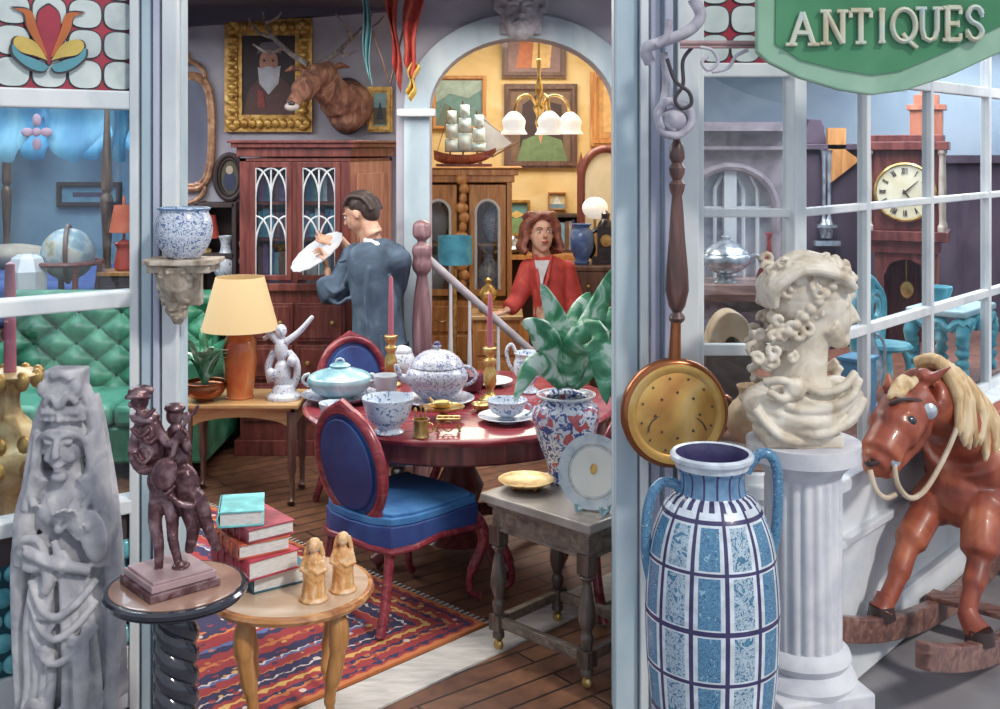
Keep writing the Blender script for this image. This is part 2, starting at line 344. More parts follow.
# left window: transom, sill rail, low rail, panes
la = math.atan2(ldir.y, ldir.x)
w1 = struct('window_1', (lambda m: (bar(m, LAp, LBp, 2.175, .065, .08), bar(m, LAp, LBp, 1.475, .055, .10), bar(m, LAp, LBp, .745, .05, .1), bar(m, LAp, LBp, .14, .22, .06), m)[-1])(MM()), K['white'], smooth=False, bevel=.006)
stained('window_stained_left', tuple(LBp), tuple(LAp), 2.21, 2.21+.105*4, 10, 4, (1.19-.30, 2.21+.165, .115))
# dark apron and turquoise bottle-glass under the left window
m = MM(); bar(m, LAp, LBp, .67, .1, .04); struct('trim_9', m, K['dark'], smooth=False)
K['turq'] = mot('turquoise_glass', [(40, 120, 136), (86, 176, 188), (150, 214, 216)], 9, .15)
K['turq_dark'] = mot('deep_teal', [(16, 58, 74), (30, 90, 108)], 9, .4)
m = MM(); bar(m, LAp, LBp, .435, .37, .03, 1)
nrm = Vector((ldir.y*-1, ldir.x)); nrm = nrm if nrm.y < 0 else -nrm
rr = random.Random(3)
for j in range(5):
    for i in range(16):
        u = (i+.5+.5*(j % 2))*.075; p = LAp+ldir*u+nrm*.02
        if u < 1.17: m.ell((p.x, p.y, .29+.075*j), (.038*rr.uniform(.85, 1.05), .018, .036*rr.uniform(.85, 1.05)), (0, 0, la), 12)
struct('window_low_left', m, [K['turq'], K['turq_dark']])
m = MM(); bar(m, LAp-nrm*.012, LBp-nrm*.012, 1.82, .64, .004); bar(m, LAp-nrm*.012, LBp-nrm*.012, 1.11, .68, .004)
struct('window_glass_left', m, K['glass'], parent=w1, smooth=False)
# right window: frontal light (px 700..795) and canted bay with glazing bars
w2r = MM(); A = Vector((.71, 3.93)); Bm = Vector((1.052, 3.93)); Cc = Vector((3.6, 6.82))
zs = [(2.285, .05), (1.775, .03), (1.288, .04), (.815, .06)]
for z, h in zs: bar(w2r, A, Bm, z, h, .04); bar(w2r, Bm, Cc, z, h, .04)
bd = (Cc-Bm).normalized(); ba = math.atan2(bd.y, bd.x)
def hit(px):     # where the sight line through px meets the bay line
    k = (px-500)/F; t = (k*Bm.y-Bm.x)/(bd.x-k*bd.y); return Bm+bd*t
vbar(w2r, A, .8, 3.2, .03, .05, 0); vbar(w2r, Bm, 0, 3.2, .055, .07, ba/2)
bars = [hit(864), hit(928), hit(986)]; step = (bars[2]-bars[0]).length/2
bars += [bars[2]+bd*step, bars[2]+bd*step*2]
for p in bars: vbar(w2r, p, .8, 3.2, .035, .045, ba)
w2 = struct('window_2', w2r, K['white'], smooth=False, bevel=.005)
m = MM(); bar(m, A, Bm, 1.55, 1.5, .004); bar(m, Bm, Cc, 1.9, 2.2, .004); struct('window_glass_right', m, K['glass'], parent=w2, smooth=False)
stained('window_stained_right', (.71, 3.925), (1.04, 3.925), 2.31, 2.31+.104*5, 3, 5)
# stall riser under the bay
K['riser'] = mot('riser_paint', [(196, 206, 220), (222, 228, 234), (236, 238, 240)], 4, .5)
m = MM(); bar(m, A, Bm, .385, .80, .05); bar(m, Bm, Cc, .385, .80, .05)
n2 = Vector((bd.y, -bd.x))
bar(m, Bm+n2*.05, Cc+n2*.05, .785, .05, .14); bar(m, Bm+n2*.03, Cc+n2*.03, .52, .035, .05); bar(m, Bm+n2*.035, Cc+n2*.035, .08, .2, .05); bar(m, A, Bm, .785, .05, .1)
struct('wall_riser', m, K['riser'], smooth=False, bevel=.006)
m = MM(); m.prism([(.72, 4.0, .80), (1.04, 4.0, .80), (3.2, 6.46, .80), (3.2, 7.3, .80), (1.6, 6.2, .80), (.72, 5.3, .80)], (0, 0, .035)); m.prism([(.72, 5.25, 0), (1.6, 6.15, 0), (1.62, 6.12, 0), (.74, 5.22, 0)], (0, 0, .80)); struct('trim_10', m, wood('deck_wood', [(98, 52, 40), (144, 84, 62), (170, 112, 84)], 4), smooth=False)
struct('trim_11', (lambda m: (bar(m, Bm, Cc, 3.0, .5, .12), bar(m, A, Bm, 3.0, .4, .1), m)[-1])(MM()), K['lilac_paint'], smooth=False)
# ================================================================ things in front of the shop
def hand(m, w, d, n, s=1.0, curl=.5, side=1):
    """palm and five fingers: wrist point w, direction d, palm normal n (fingers curl towards n)"""
    d = Vector(d).normalized(); n = Vector(n); n = (n-d*n.dot(d)).normalized(); x = d.cross(n)*side; w = Vector(w)
    for k in range(4): m.tube([w, w+d*.045*s+x*(.027-.018*k)*s*.8, w+d*.085*s+x*(.03-.02*k)*s], [.014*s, .014*s, .0115*s], 8)
    m.ell(w+d*.05*s, (.035*s, .035*s, .016*s), rot=n.to_track_quat('Z', 'Y').to_euler(), seg=10)
    for k, ln in enumerate((.068, .078, .072, .055)):
        p = w+d*.085*s+x*(.03-.02*k)*s; pts = [p]; a = 0
        for q in (.45, .33, .25):
            a += curl*(.75 if len(pts) == 1 else 1); p = p+(d*math.cos(a)+n*math.sin(a))*ln*q*s+x*(.006-.004*k)*s; pts.append(p)
        m.tube(pts, [.0095*s, .009*s, .008*s, .0065*s], 8)
    p = w+d*.02*s+x*.03*s
    m.tube([p, p+(d*.5+x*.8+n*.2).normalized()*.035*s, p+(d*.9+x*.75+n*.5*curl*2).normalized()*.065*s], [.013*s, .011*s, .008*s], 8)
# ---- blue urn
UD = 3.25; cx = X(712, UD); s = S(UD); zf = -.03
def uz(py): return Z(py, UD)
prof = [(42, 808), (44, 800), (38, 790), (36, 780), (44, 755), (54, 720), (61, 680), (65, 640), (66.5, 600), (65, 565), (60, 530), (50, 505), (40, 492), (34, 488), (32, 478), (33, 470), (36, 466), (38, 460), (41, 458), (41.5, 454)]
prof = smooth_path([(r*s, uz(y)) for r, y in prof], 5); zb = prof[0][1]; prof = [(r, zf+(z-zb)*(prof[-1][1]-zf)/(prof[-1][1]-zb)) for r, z in prof]
K['urn_blue'] = ware('urn_blue_glaze', (84, 140, 178), (34, 76, 128), 34, .8, (134, 186, 210), .22)
K['urn_pale'] = ware('urn_pale_glaze', (170, 194, 210), (52, 92, 138), 32, .8, (70, 140, 170), .22)
K['urn_line'] = mot('urn_dark_line', [(44, 40, 84), (70, 62, 112)], 20, .25)
K['urn_rimline'] = mot('urn_white_line', (206, 216, 228), 20, .25)
K['urn_neck'] = mot('urn_mid_blue', [(70, 110, 156), (110, 156, 194)], 30, .25)
urn = thing('floor_urn', 'tall blue and white panelled floor urn with two looped handles', 'urn', (cx, UD, zf))
bands = [uz(y) for y in (508, 552, 606, 655, 698, 742)]
seg = 96
NP = len(prof)
def um(i, j):
    z = (prof[i][1]+prof[min(i+1, NP-1)][1])/2; a = (j+.5)/seg*12; fa = a-math.floor(a); k = int(math.floor(a))
    if z > uz(466): return 3
    if z > uz(491): return 4 if (j % 6) < 5 else 2
    if z > uz(499): return 2 if j % 4 < 2 else 3
    if z > bands[0]-.03 and z > uz(503): return 3 if fa > .1 else 2
    if z < bands[-1]-.02: return 4 if z > zf+.08 else 2
    d = min(abs(z-b) for b in bands)
    if d < .0065 or fa < .14: return 2
    if d < .011 or fa < .2 or fa > .93: return 3
    return k % 2
# finer rings
pf = []
for i in range(len(prof)-1):
    n = max(1, int(abs(prof[i+1][1]-prof[i][1])/.0045)); pf += [(prof[i][0]+(prof[i+1][0]-prof[i][0])*k/n, prof[i][1]+(prof[i+1][1]-prof[i][1])*k/n) for k in range(n)]
prof = pf+[prof[-1]]; NP = len(prof)
tz = prof[-1][1]; rt = prof[-1][0]
m = MM(); m.lathe((cx, UD, 0), prof, seg, um, cap=False)
m.lathe((cx, UD, 0), [(rt, tz), (rt-.006, tz+.007), (rt-.016, tz+.004), (rt-.022, tz-.014), (rt-.03, tz-.06), (rt-.03, tz-.16), (.001, tz-.2)], seg, lambda i, j: 3 if i < 2 else (2 if i < 4 else 4), cap=False)
ub = obj('urn_body', m, [K['urn_blue'], K['urn_pale'], K['urn_line'], K['urn_rimline'], K['urn_neck']], urn)
for sg, pts in ((-1, [(683, 500), (678, 486), (664, 482), (653, 492), (647, 516), (646, 550), (650, 575), (655, 590)]), (1, [(746, 472), (758, 455), (770, 455), (777, 470), (778, 500), (776, 530), (772, 552), (768, 562)])):
    m = MM(); q = smooth_path([tuple(P(x, y, UD)) for x, y in pts], 5)
    m.tube(q, [.0155]*len(q), 12)
    e = q[-1]; m.ell(e, (.024, .02, .022)); obj('handle', m, K['urn_blue'], urn)
# ---- white fluted pedestal
PD = 3.55; px_ = 803; s = S(PD); c = (X(px_, PD), PD, 0)
ped = thing('fluted_pedestal', 'white fluted column pedestal carrying the marble bust', 'pedestal', (c[0], PD, -.03))
K['plaster'] = mot('white_plaster', [(176, 176, 192), (208, 208, 216), (228, 226, 228)], 7, .6)
K['marble_w'] = mot('cream_marble', [(176, 150, 120), (214, 200, 178), (232, 224, 210)], 13, .5, bmp=.1)
zt_ = Z(440, PD)
m = MM(); m.lathe(c, [(36*s, Z(655, PD)), (36*s, Z(650, PD)), (38*s, Z(645, PD)), (38*s, Z(478, PD)), (36*s, Z(474, PD)), (36*s, Z(465, PD))], 120, 0, flute=lambda i, a: 1-(.085*max(0, math.cos(a*20))**.6 if 1 < i < 4 else 0))
obj('fluted_shaft', m, K['plaster'], ped, ang=60)
m = MM(); m.lathe(c, [(38*s, Z(472, PD)), (40*s, Z(468, PD)), (46*s, Z(462, PD)), (48*s, Z(458, PD)), (55*s, Z(456, PD)), (56*s, Z(440, PD)), (55*s, zt_)], 64)
obj('capital', m, K['plaster'], ped)
m = MM(); m.lathe(c, [(38*s, Z(640, PD)), (45*s, Z(646, PD)), (47*s, Z(652, PD)), (44*s, Z(657, PD)), (42*s, Z(660, PD)), (48*s, Z(664, PD)), (52*s, Z(672, PD)), (50*s, Z(680, PD))], 64)
obj('base_ring', m, K['plaster'], ped)
m = MM(); m.box((c[0], PD, (Z(676, PD)-.03)/2), (100*s, 100*s, Z(676, PD)+.03), rz=.25); obj('plinth', m, K['plaster'], ped, bevel=.008, smooth=False)
# ---- marble bust, profile to the right
def Q(x, y, dy=0): return P(x, y, PD)+Vector((0, dy, 0))
bust = thing('marble_bust', 'cream marble bust of a curly haired figure in profile with draped shoulders', 'bust', (c[0], PD, zt_))
m = MM(); e = lambda x, y, rx, ry, rz, dy=0, rot=0: m.ell(Q(x, y, dy), (rx*s, ry*s, rz*s), (0, rot, 0), 20)
e(806, 296, 40, 30, 36); e(822, 305, 28, 24, 32); e(833, 318, 18, 20, 22)
m.tube([Q(846, 284), Q(850, 296), Q(847, 303), Q(853, 312), Q(857, 319), Q(849, 322), Q(847, 325)], [7*s, 6*s, 4*s, 4*s, 4.5*s, 4*s, 4*s], 12)      # brow and nose
m.tube([Q(840, 326), Q(850, 328)], [7*s, 3.2*s]); m.tube([Q(838, 332), Q(849, 333)], [7*s, 3.2*s]); e(841, 340, 9, 10, 8)
m.tube([Q(822, 322, -.05), Q(838, 342, -.02)], [12*s, 8*s]); m.tube([Q(822, 322, .05), Q(838, 342, .02)], [12*s, 8*s]); e(826, 334, 17, 17, 11); e(836, 326, 11, 15, 12)
m.tube([Q(812, 315), Q(806, 345), Q(800, 372), Q(802, 392)], [24*s, 22*s, 26*s, 34*s], 20, flat=1)
e(798, 398, 50, 38, 22); e(800, 415, 52, 36, 20); e(790, 428, 38, 30, 14)
for dy in (-1, 1): e(840, 303, 5, 3.5, 3, dy*15*s)
m.box(Q(797, 434), (76*s, 62*s, 12*s)); m.lathe(Q(797, 438), [(34*s, -3*s), (34*s, 4*s)], 24)
torso = organic('head_and_shoulders', m, K['marble_w'], bust, .0055, 3)
rr = random.Random(11); m = MM()
for k in range(15):       # hair drawn back under the band
    a = -1.25+k*.19
    pts = [Q(846+4*math.cos(a), 286, a*17*s), Q(828, 262+2*abs(a)*4, a*26*s), Q(796, 256+abs(a)*9, a*29*s), Q(770, 280+abs(a)*5, a*25*s), Q(768, 305, a*18*s)]
    pts = [p+Vector((rr.uniform(-3, 3), 0, rr.uniform(-3, 3)))*s for p in pts]; m.tube(smooth_path([tuple(p) for p in pts], 4), 5.2*s, 8)
e(806, 290, 40, 31, 34)
for k in range(46):
    th = rr.uniform(-1.1, 1.25); ps = rr.uniform(-.05, 1.15); ux_, uz_ = math.sin(th)*1.0, math.sin(ps); uy_ = -math.sqrt(max(.02, 1-ux_**2*.9-uz_**2*.8)); sy3 = rr.choice((1, 1, -1))
    if ux_ > .35 and uz_ < .35: continue
    p = Q(804+41*ux_, 291-35*uz_, uy_*31*s*sy3); r0 = rr.uniform(4.5, 7)*s; ph = rr.uniform(0, 6); sp = rr.choice((-1, 1))
    m.tube([p+Vector((math.cos(ph+sp*t*.75)*r0*(1-t*.08), -sy3*t*.001, math.sin(ph+sp*t*.75)*r0*(1-t*.08))) for t in range(9)], [2.9*s]*8+[1.4*s], 7)
hair_curls = [(768, 318), (778, 330), (762, 336), (790, 334), (772, 348), (784, 322), (800, 326), (796, 312), (756, 350), (768, 360), (784, 350), (812, 312)]
for x, y in hair_curls:
    for dy in (-24, -8, 10, 22):
        p = Q(x+rr.uniform(-5, 5), y+rr.uniform(-5, 5), dy*s*(1 if x < 800 else .95)); r0 = rr.uniform(5, 8)*s; ph = rr.uniform(0, 6); sp = rr.choice((-1, 1))
        m.tube([p+Vector((math.cos(ph+sp*t*.7)*r0*(1-t*.07), -t*.0012, math.sin(ph+sp*t*.7)*r0*(1-t*.07))) for t in range(10)], [3.4*s]*9+[1.5*s], 7)
for k in range(9): e(838-k*7, 268+k*7.5, 5.5, 5, 5, -29*s+abs(k-4)*.6*s)     # wreath band
for k in range(7): e(846-k*1, 276-k*2.4, 6.5, 5, 5, (-18+k*6)*s)
organic('hair', m, K['marble_w'], bust, .004, 1)
m = MM()
folds = [[(752, 398), (775, 408), (800, 414), (830, 404), (852, 385)], [(750, 404), (780, 420), (812, 424), (842, 410), (856, 392)], [(786, 388), (812, 398), (838, 390), (850, 372)], [(770, 392), (790, 402), (826, 398), (848, 380)],
         [(748, 402), (760, 418), (778, 430), (812, 434)], [(760, 384), (772, 390), (784, 386)], [(756, 376), (772, 372), (786, 380)], [(790, 372), (806, 384), (830, 380), (846, 366)]]
for q in folds:
    for dy in (-1, 1):
        m.tube(smooth_path([tuple(Q(x, y, dy*(40-abs(i-len(q)/2+.5)*7)*s)) for i, (x, y) in enumerate(q)], 5), 4.5*s, 8)
e(802, 414, 56, 44, 19); e(768, 402, 26, 36, 17); e(838, 396, 20, 34, 20); e(800, 396, 46, 38, 14)
m.lathe(Q(785, 381, -.125), [(.001, .012), (6*s, .012), (7*s, .004), (9*s, .004), (11*s, .0), (11*s, -.03)], 20, rot=(PI/2, 0, 0))
organic('drapery', m, K['marble_w'], bust, .005, 4)
# ---- grey stone goddess, left edge
SD = 3.5; s = S(SD); K['stone'] = mot('grey_carved_stone', [(120, 120, 134), (168, 167, 174), (208, 205, 206)], 9, .8, bmp=.4)
def Q(x, y, dy=0): return P(x, y, SD)+Vector((0, dy*s, 0))
st = thing('stone_statue', 'grey stone statue of a robed figure with tall carved headdress', 'statue', (X(70, SD), SD, -.03))
m = MM(); e = lambda x, y, rx, ry, rz, dy=0, rot=0: m.ell(Q(x, y, dy), (rx*s, ry*s, rz*s), (0, rot, 0), 18)
T = lambda pts, r, seg=8: m.tube(smooth_path([tuple(Q(*p)) for p in pts], 5), [v*s for v in r] if isinstance(r, (list, tuple)) else r*s, seg)
e(68, 440, 21, 22, 28); e(66, 448, 17, 20, 20, -6)                 # head
T([(67, 432, -24), (67, 444, -29), (67, 450, -28)], [3, 4.5, 4.5]); e(67, 459, 6, 4, 2.2, -24); e(67, 464, 5, 4, 2, -23); e(67, 471, 8, 7, 6, -19)
for sg in (-1, 1):
    T([(67+sg*4, 431, -25), (67+sg*10, 429, -24), (67+sg*16, 433, -20)], 2.2); e(67+sg*9, 437, 5.5, 3, 2.6, -22); e(67+sg*21, 446, 3.5, 6, 10)
T([(68, 460, 0), (70, 485, 2)], [15, 17])
e(68, 412, 20, 20, 14); e(66, 395, 18, 18, 22); m.box(Q(67, 382), (36*s, 30*s, 28*s)); e(48, 386, 5, 6, 8, -14); e(82, 386, 5, 6, 8, -14)
for sg in (-1, 1): T([(68, 426, -22), (68+sg*14, 428, -22), (68+sg*23, 440, -14), (68+sg*25, 462, -10), (68+sg*22, 478, -10)], [3, 4, 5, 5, 4]); T([(68+sg*24, 470, -12), (68+sg*30, 486, -16), (68+sg*24, 500, -22)], 4); e(68+sg*9, 452, 7, 5, 6, -20)
for k in range(7): T([(46+k*7, 418, -20+abs(k-3)*2), (48+k*6.4, 404, -19+abs(k-3)*2), (52+k*5, 410, -20)], 3.4)
T([(52, 400, -18), (60, 392, -20), (68, 402, -22), (76, 392, -20), (84, 400, -18)], 3.5); T([(58, 374, -16), (68, 370, -17), (78, 376, -16)], 4)
for sg in (-1, 1):            # veil
    T([(68+sg*14, 388, 4), (68+sg*26, 420, 0), (68+sg*33, 460, -2), (68+sg*38, 500, -4), (68+sg*46, 550, -4), (68+sg*46, 620, -4), (68+sg*42, 700, -4), (68+sg*40, 778, -4)], [8, 9, 9, 10, 10, 9, 9, 10])
    T([(68+sg*14, 400, 22), (68+sg*22, 450, 22), (68+sg*34, 540, 16), (68+sg*38, 700, 14)], [10, 12, 17, 18])
    T([(68+sg*26, 430, -10), (68+sg*29, 470, -14), (68+sg*36, 505, -16)], [4, 5, 5]); T([(68+sg*20, 470, -8), (68+sg*32, 488, -6), (68+sg*39, 520, -8), (68+sg*36, 560, -14)], [12, 15, 14, 12])
e(70, 510, 34, 22, 34); e(58, 508, 14, 12, 14, -14); e(84, 508, 14, 12, 14, -14); e(70, 560, 36, 24, 40)
T([(56, 492, -18), (70, 512, -28), (84, 492, -18)], 3); T([(62, 498, -22), (70, 522, -28), (79, 498, -22)], 2.4); e(70, 520, 5, 4, 5, -28)
m.ell(Q(103, 527, -26), (13*s, 8*s, 26*s), (0, -.15, 0)); T([(88, 505, -20), (96, 520, -26)], [9, 8]); hand(m, Q(90, 530, -26), (-.3, -.1, .9), (-.4, -.9, 0), .85, .5)
e(45, 545, 17, 14, 17, -20); T([(30, 545, -24), (36, 530, -30), (50, 528, -32), (58, 542, -32), (50, 556, -32), (36, 556, -28)], 4.5); T([(56, 552, -26), (62, 566, -32), (58, 580, -32)], [8, 8, 5])
T([(38, 540, -30), (68, 550, -36), (100, 560, -26)], 6); T([(66, 530, -30), (72, 545, -34), (66, 556, -34)], 4); T([(74, 540, -32), (82, 550, -34), (74, 560, -34)], 4)
e(69, 640, 42, 24, 110); e(69, 760, 48, 28, 70)
for sg, off in ((-1, 0), (1, 6)):
    for k in range(4):
        T([(50+k*13*0+sg*(4+k*7)+18, 560+k*3, -26+k*2), (68+sg*(8+k*8), 600+k*6, -30+k*3), (68+sg*(4+k*9)+off, 660+k*5, -29+k*3), (68+sg*(10+k*9), 720, -30+k*3), (68+sg*(13+k*9), 778, -30+k*3)], [4, 5, 5.5, 5.5, 6])
for yy, dd in ((585, 0), (606, 4), (630, 8)): T([(40, yy-14, -22), (56, yy+10, -34), (72, yy+16, -38), (90, yy+4, -34), (104, yy-14, -20)], 4)
for x, y in ((60, 605), (58, 640), (88, 630), (92, 650), (48, 690), (75, 700)):
    for k in range(2): T([(x-8, y, -32), (x, y-8+k*6, -36), (x+8, y+2, -34), (x+2, y+12, -36)], 3)
T([(96, 615, -30), (98, 650, -36), (96, 680, -34)], [4, 6, 5]); m.tube([Q(93, 640, -36), Q(94, 690, -36)], 6.5*s, 10); m.box(Q(70, 774), (100*s, 64*s, 24*s))
for k in range(6): T([(35+k*16, 700, -30), (30+k*17, 715, -34), (42+k*16, 722, -33), (36+k*16, 735, -32)], 6)
organic('statue_body', m, K['stone'], st, .0055, 1, disp=.003, dscale=.02)
# ---- black pedestal table with twisted stem
BD = 3.18; s = S(BD); bc = (X(176, BD), BD, 0); zt2 = Z(585, BD)
K['rose_wood'] = mot('worn_brown_top', [(112, 78, 68), (158, 116, 98), (196, 158, 136)], 5, .2, stretch=(1, .4, 1), coat=.4)
tb = thing('pedestal_table', 'small round black table with a brown top and barley twist stem', 'table', (bc[0], BD, -.03))
m = MM(); m.lathe(bc, [(.186, zt2-.03), (.202, zt2-.02), (.205, zt2-.008), (.198, zt2-.001), (.186, zt2)], 64, lambda i, j: 0); obj('tabletop_rim', m, K['ebony'], tb)
m = MM(); m.lathe(bc, [(.185, zt2-.004), (.185, zt2+.002), (.178, zt2+.003)], 64); obj('tabletop', m, K['rose_wood'], tb)
m = MM(); m.lathe(bc, [(.12, zt2-.05), (.19, zt2-.032), (.19, zt2-.028)], 48); m.lathe(bc, [(.06, zt2-.09), (.12, zt2-.05)], 48)
obj('apron', m, K['ebony'], tb)
m = MM()
for q in range(3):
    m.tube([(bc[0]+.033*math.cos(t*.42+q*2*PI/3), BD+.033*math.sin(t*.42+q*2*PI/3), zt2-.07-t*.0125) for t in range(36)], .034, 12)
obj('twisted_stem', m, K['ebony'], tb)
m = MM(); m.lathe(bc, [(.17, -.03), (.17, 0), (.1, .03), (.06, .08)], 48); obj('foot', m, K['ebony'], tb)
# ---- bronze group on the square base
K['bronze'] = mot('brown_bronze', [(52, 30, 38), (104, 66, 72), (170, 140, 146)], 24, .3, .5, .2)
def Q(x, y, dy=0): return P(x, y, BD)+Vector((0, dy*s, 0))
bz = zt2+.003
br = thing('bronze_sculpture', 'brown bronze pair of strolling musicians on a square wooden base', 'sculpture', (X(170, BD), BD, bz))
m = MM(); cc = (X(170, BD), BD, 0)
m.box((cc[0], BD, bz+.012), (.213, .213, .024), rz=.72); obj('base', m, K['bronze'], br, bevel=.004, smooth=False)
m = MM(); m.box((cc[0], BD, bz+.034), (.195, .195, .02), rz=.72); m.box((cc[0], BD, bz+.047), (.18, .18, .008), rz=.72); obj('base_step', m, mot('pinkish_wood', [(140, 106, 112), (188, 156, 158)], 8, .3), br, bevel=.003, smooth=False)
s = S(BD); m = MM(); e = lambda x, y, rx, ry, rz, dy=0, rot=0: m.ell(Q(x, y, dy), (rx*s, ry*s, rz*s), (0, rot, 0), 14)
yb = 570
T([(160, yb, -4), (160, 545, -4), (155, 520, 0), (158, 492, 0)], [4, 4.5, 6, 9]); T([(178, yb-4, 4), (172, 540, 3), (172, 515, 0), (165, 492, 0)], [4, 4.5, 6, 9])
e(157, yb, 9, 12, 3.5, -8); e(181, yb-4, 9, 12, 3.5, 0); e(160, 480, 13, 11, 18); e(152, 445, 15, 13, 27); e(146, 418, 14, 12, 8)
T([(140, 425, 0), (134, 450, -4), (146, 466, -14), (166, 462, -18)], [6, 6, 5, 4]); T([(156, 424, -2), (172, 440, -14), (184, 432, -18)], [6, 5, 4])
e(140, 400, 9, 10, 11); e(141, 391, 13, 13, 6); T([(128, 396, -6), (140, 394, -14), (152, 396, -6)], 2.5); e(132, 404, 3, 3, 3, -4); T([(136, 412, -6), (138, 420, -6)], [6, 4])
for p in ((148, 410), (143, 430), (152, 436), (146, 456), (160, 470), (168, 486)): T([(p[0]-8, p[1]-5, -11), (p[0]+2, p[1]+3, -15), (p[0]+10, p[1]-4, -10)], 2.3)
# second figure behind the mandolin
e(172, 418, 9, 9, 10, 10); e(172, 410, 11, 11, 5, 10); e(174, 450, 14, 11, 26, 10); e(182, 486, 15, 12, 20, 8); T([(186, 490, 6), (198, 505, 8), (206, 535, 12), (214, 556, 14)], [10, 7, 4.5, 4])
T([(180, 500, 8), (190, 530, 10), (186, 556, 10)], [10, 6, 4.5]); T([(178, 432, 4), (190, 448, -8), (188, 430, -18)], [6, 5, 4]); T([(170, 490, -8), (182, 500, -10), (196, 505, -4)], 3.5)
m.ell(Q(170, 468, -20), (13*s, 6*s, 17*s), (0, .35, 0)); T([(176, 455, -20), (190, 418, -18)], [3.2, 2.4]); e(192, 413, 5, 3, 6, -18)
T([(196, 412, -14), (202, 402, -12)], 2); hand(m, Q(184, 434, -18), (.5, -.2, .6), (0, -1, 0), .28, .5)
organic('musician_figures', m, K['bronze'], br, .0036, 1, disp=.003, dscale=.012)
# ---- honey coloured round side table with books
GD = 3.88; s = S(GD); gc = (X(291, GD), GD, 0); zg = Z(585, GD)
gt = thing('occasional_table', 'round honey wood table with cabriole legs holding the book stack', 'table', (gc[0], GD, 0))
m = MM(); m.lathe(gc, [(.262, zg-.035), (.285, zg-.028), (.292, zg-.014), (.286, zg-.002), (.272, zg)], 72, lambda i, j: 0); obj('tabletop_rim', m, wood('orange_wood', [(120, 66, 34), (184, 112, 58), (220, 160, 96)], 5, .25, 'X'), gt)
m = MM(); m.lathe(gc, [(.271, zg-.004), (.271, zg+.001), (.262, zg+.002)], 72); obj('tabletop', m, mot('polished_honey_top', [(150, 116, 96), (200, 168, 136), (226, 204, 180)], 4, .15, stretch=(.5, 1.4, 1), coat=.5), gt)
for k in range(4):
    a = -2.15+k*PI/2; dx, dy = math.cos(a), math.sin(a)
    q = [(gc[0]+dx*r, GD+dy*r, z) for r, z in ((.2, zg-.03), (.225, zg-.1), (.215, zg-.2), (.185, zg-.33), (.185, .08), (.205, .02), (.225, .012))]
    m = MM(); m.tube(smooth_path(q, 5), [.03]*4+[.034]*5+[.028]*5+[.02]*5+[.015]*5+[.018]*7, 10); obj('leg', m, K['oak'], gt)
def frame2(a):
    return Vector((math.cos(a), math.sin(a), 0)), Vector((-math.sin(a), math.cos(a), 0))
def book(c, a, w, l, h, cover, label, rib=True, group='old books stacked on the round table'):
    """c = centre of the underside; spine on the -u side"""
    u, v = frame2(a); c = Vector(c); bk = thing('book', label, 'book', c, group); z = Vector((0, 0, 1))
    m = MM(); t = .006
    for zz in (t/2, h-t/2): m.box(c+z*zz, (w, l, t), rz=a)
    sp = [c-u*(w/2-.002)+z*t*0-u*(math.sin(PI*i/8)*.008)+z*(h*i/8) for i in range(9)]; sp2 = [p+u*.006 for p in sp[::-1]]
    m.prism([p-v*l/2 for p in sp+sp2], v*l)
    if rib:
        for k in (-.3, -.12, .12, .3): m.box(c-u*(w/2+.006)+v*l*k+z*h/2, (.006, .008, h*.8), rz=a)
    obj('cover', m, cover, bk, bevel=.0015, smooth=False)
    m = MM(); m.box(c+z*h/2+u*.001, (w-.012, l-.012, h-2*t-.0004), rz=a); obj('pages', m, K['paper'], bk, smooth=False); return bk
K['paper'] = mot('page_edges', [(176, 176, 176), (212, 210, 206), (228, 226, 220)], 40, .8, stretch=(1, 1, 12), dist=.2)
def cloth_cover(n, c): return mot(n, [tuple(v*.75 for v in c), c, tuple(min(255, v*1.2+14) for v in c)], 10, .5)
z = zg+.002; bx, by = X(254, GD), GD+.02
books = [(.03, .05, .21, .25, .062, (30, 86, 104), 'dark teal book at the bottom of the stack on the round table', .0),
         (.0, .0, .20, .26, .068, (176, 40, 60), 'thick crimson book second from the bottom of the stack', .12),
         (-.01, .0, .19, .235, .052, (190, 76, 48), 'orange red book with ribbed spine in the middle of the stack', -.04),
         (.0, .01, .18, .24, .048, (150, 46, 62), 'dark red book lying directly under the turquoise book', .06),
         (-.045, -.01, .155, .20, .055, (92, 186, 190), 'turquoise book lying slanted on top of the stack', -.42)]
for dx, dy, wd, ln, h, colr, lab, da in books:
    # spines face the left front
    book((bx+dx, by+dy, z), .62+da, wd, ln, h, cloth_cover('cover_%d_%d' % (colr[0], colr[1]), colr), lab, rib=(colr[0] > 100)); z += h+.0005
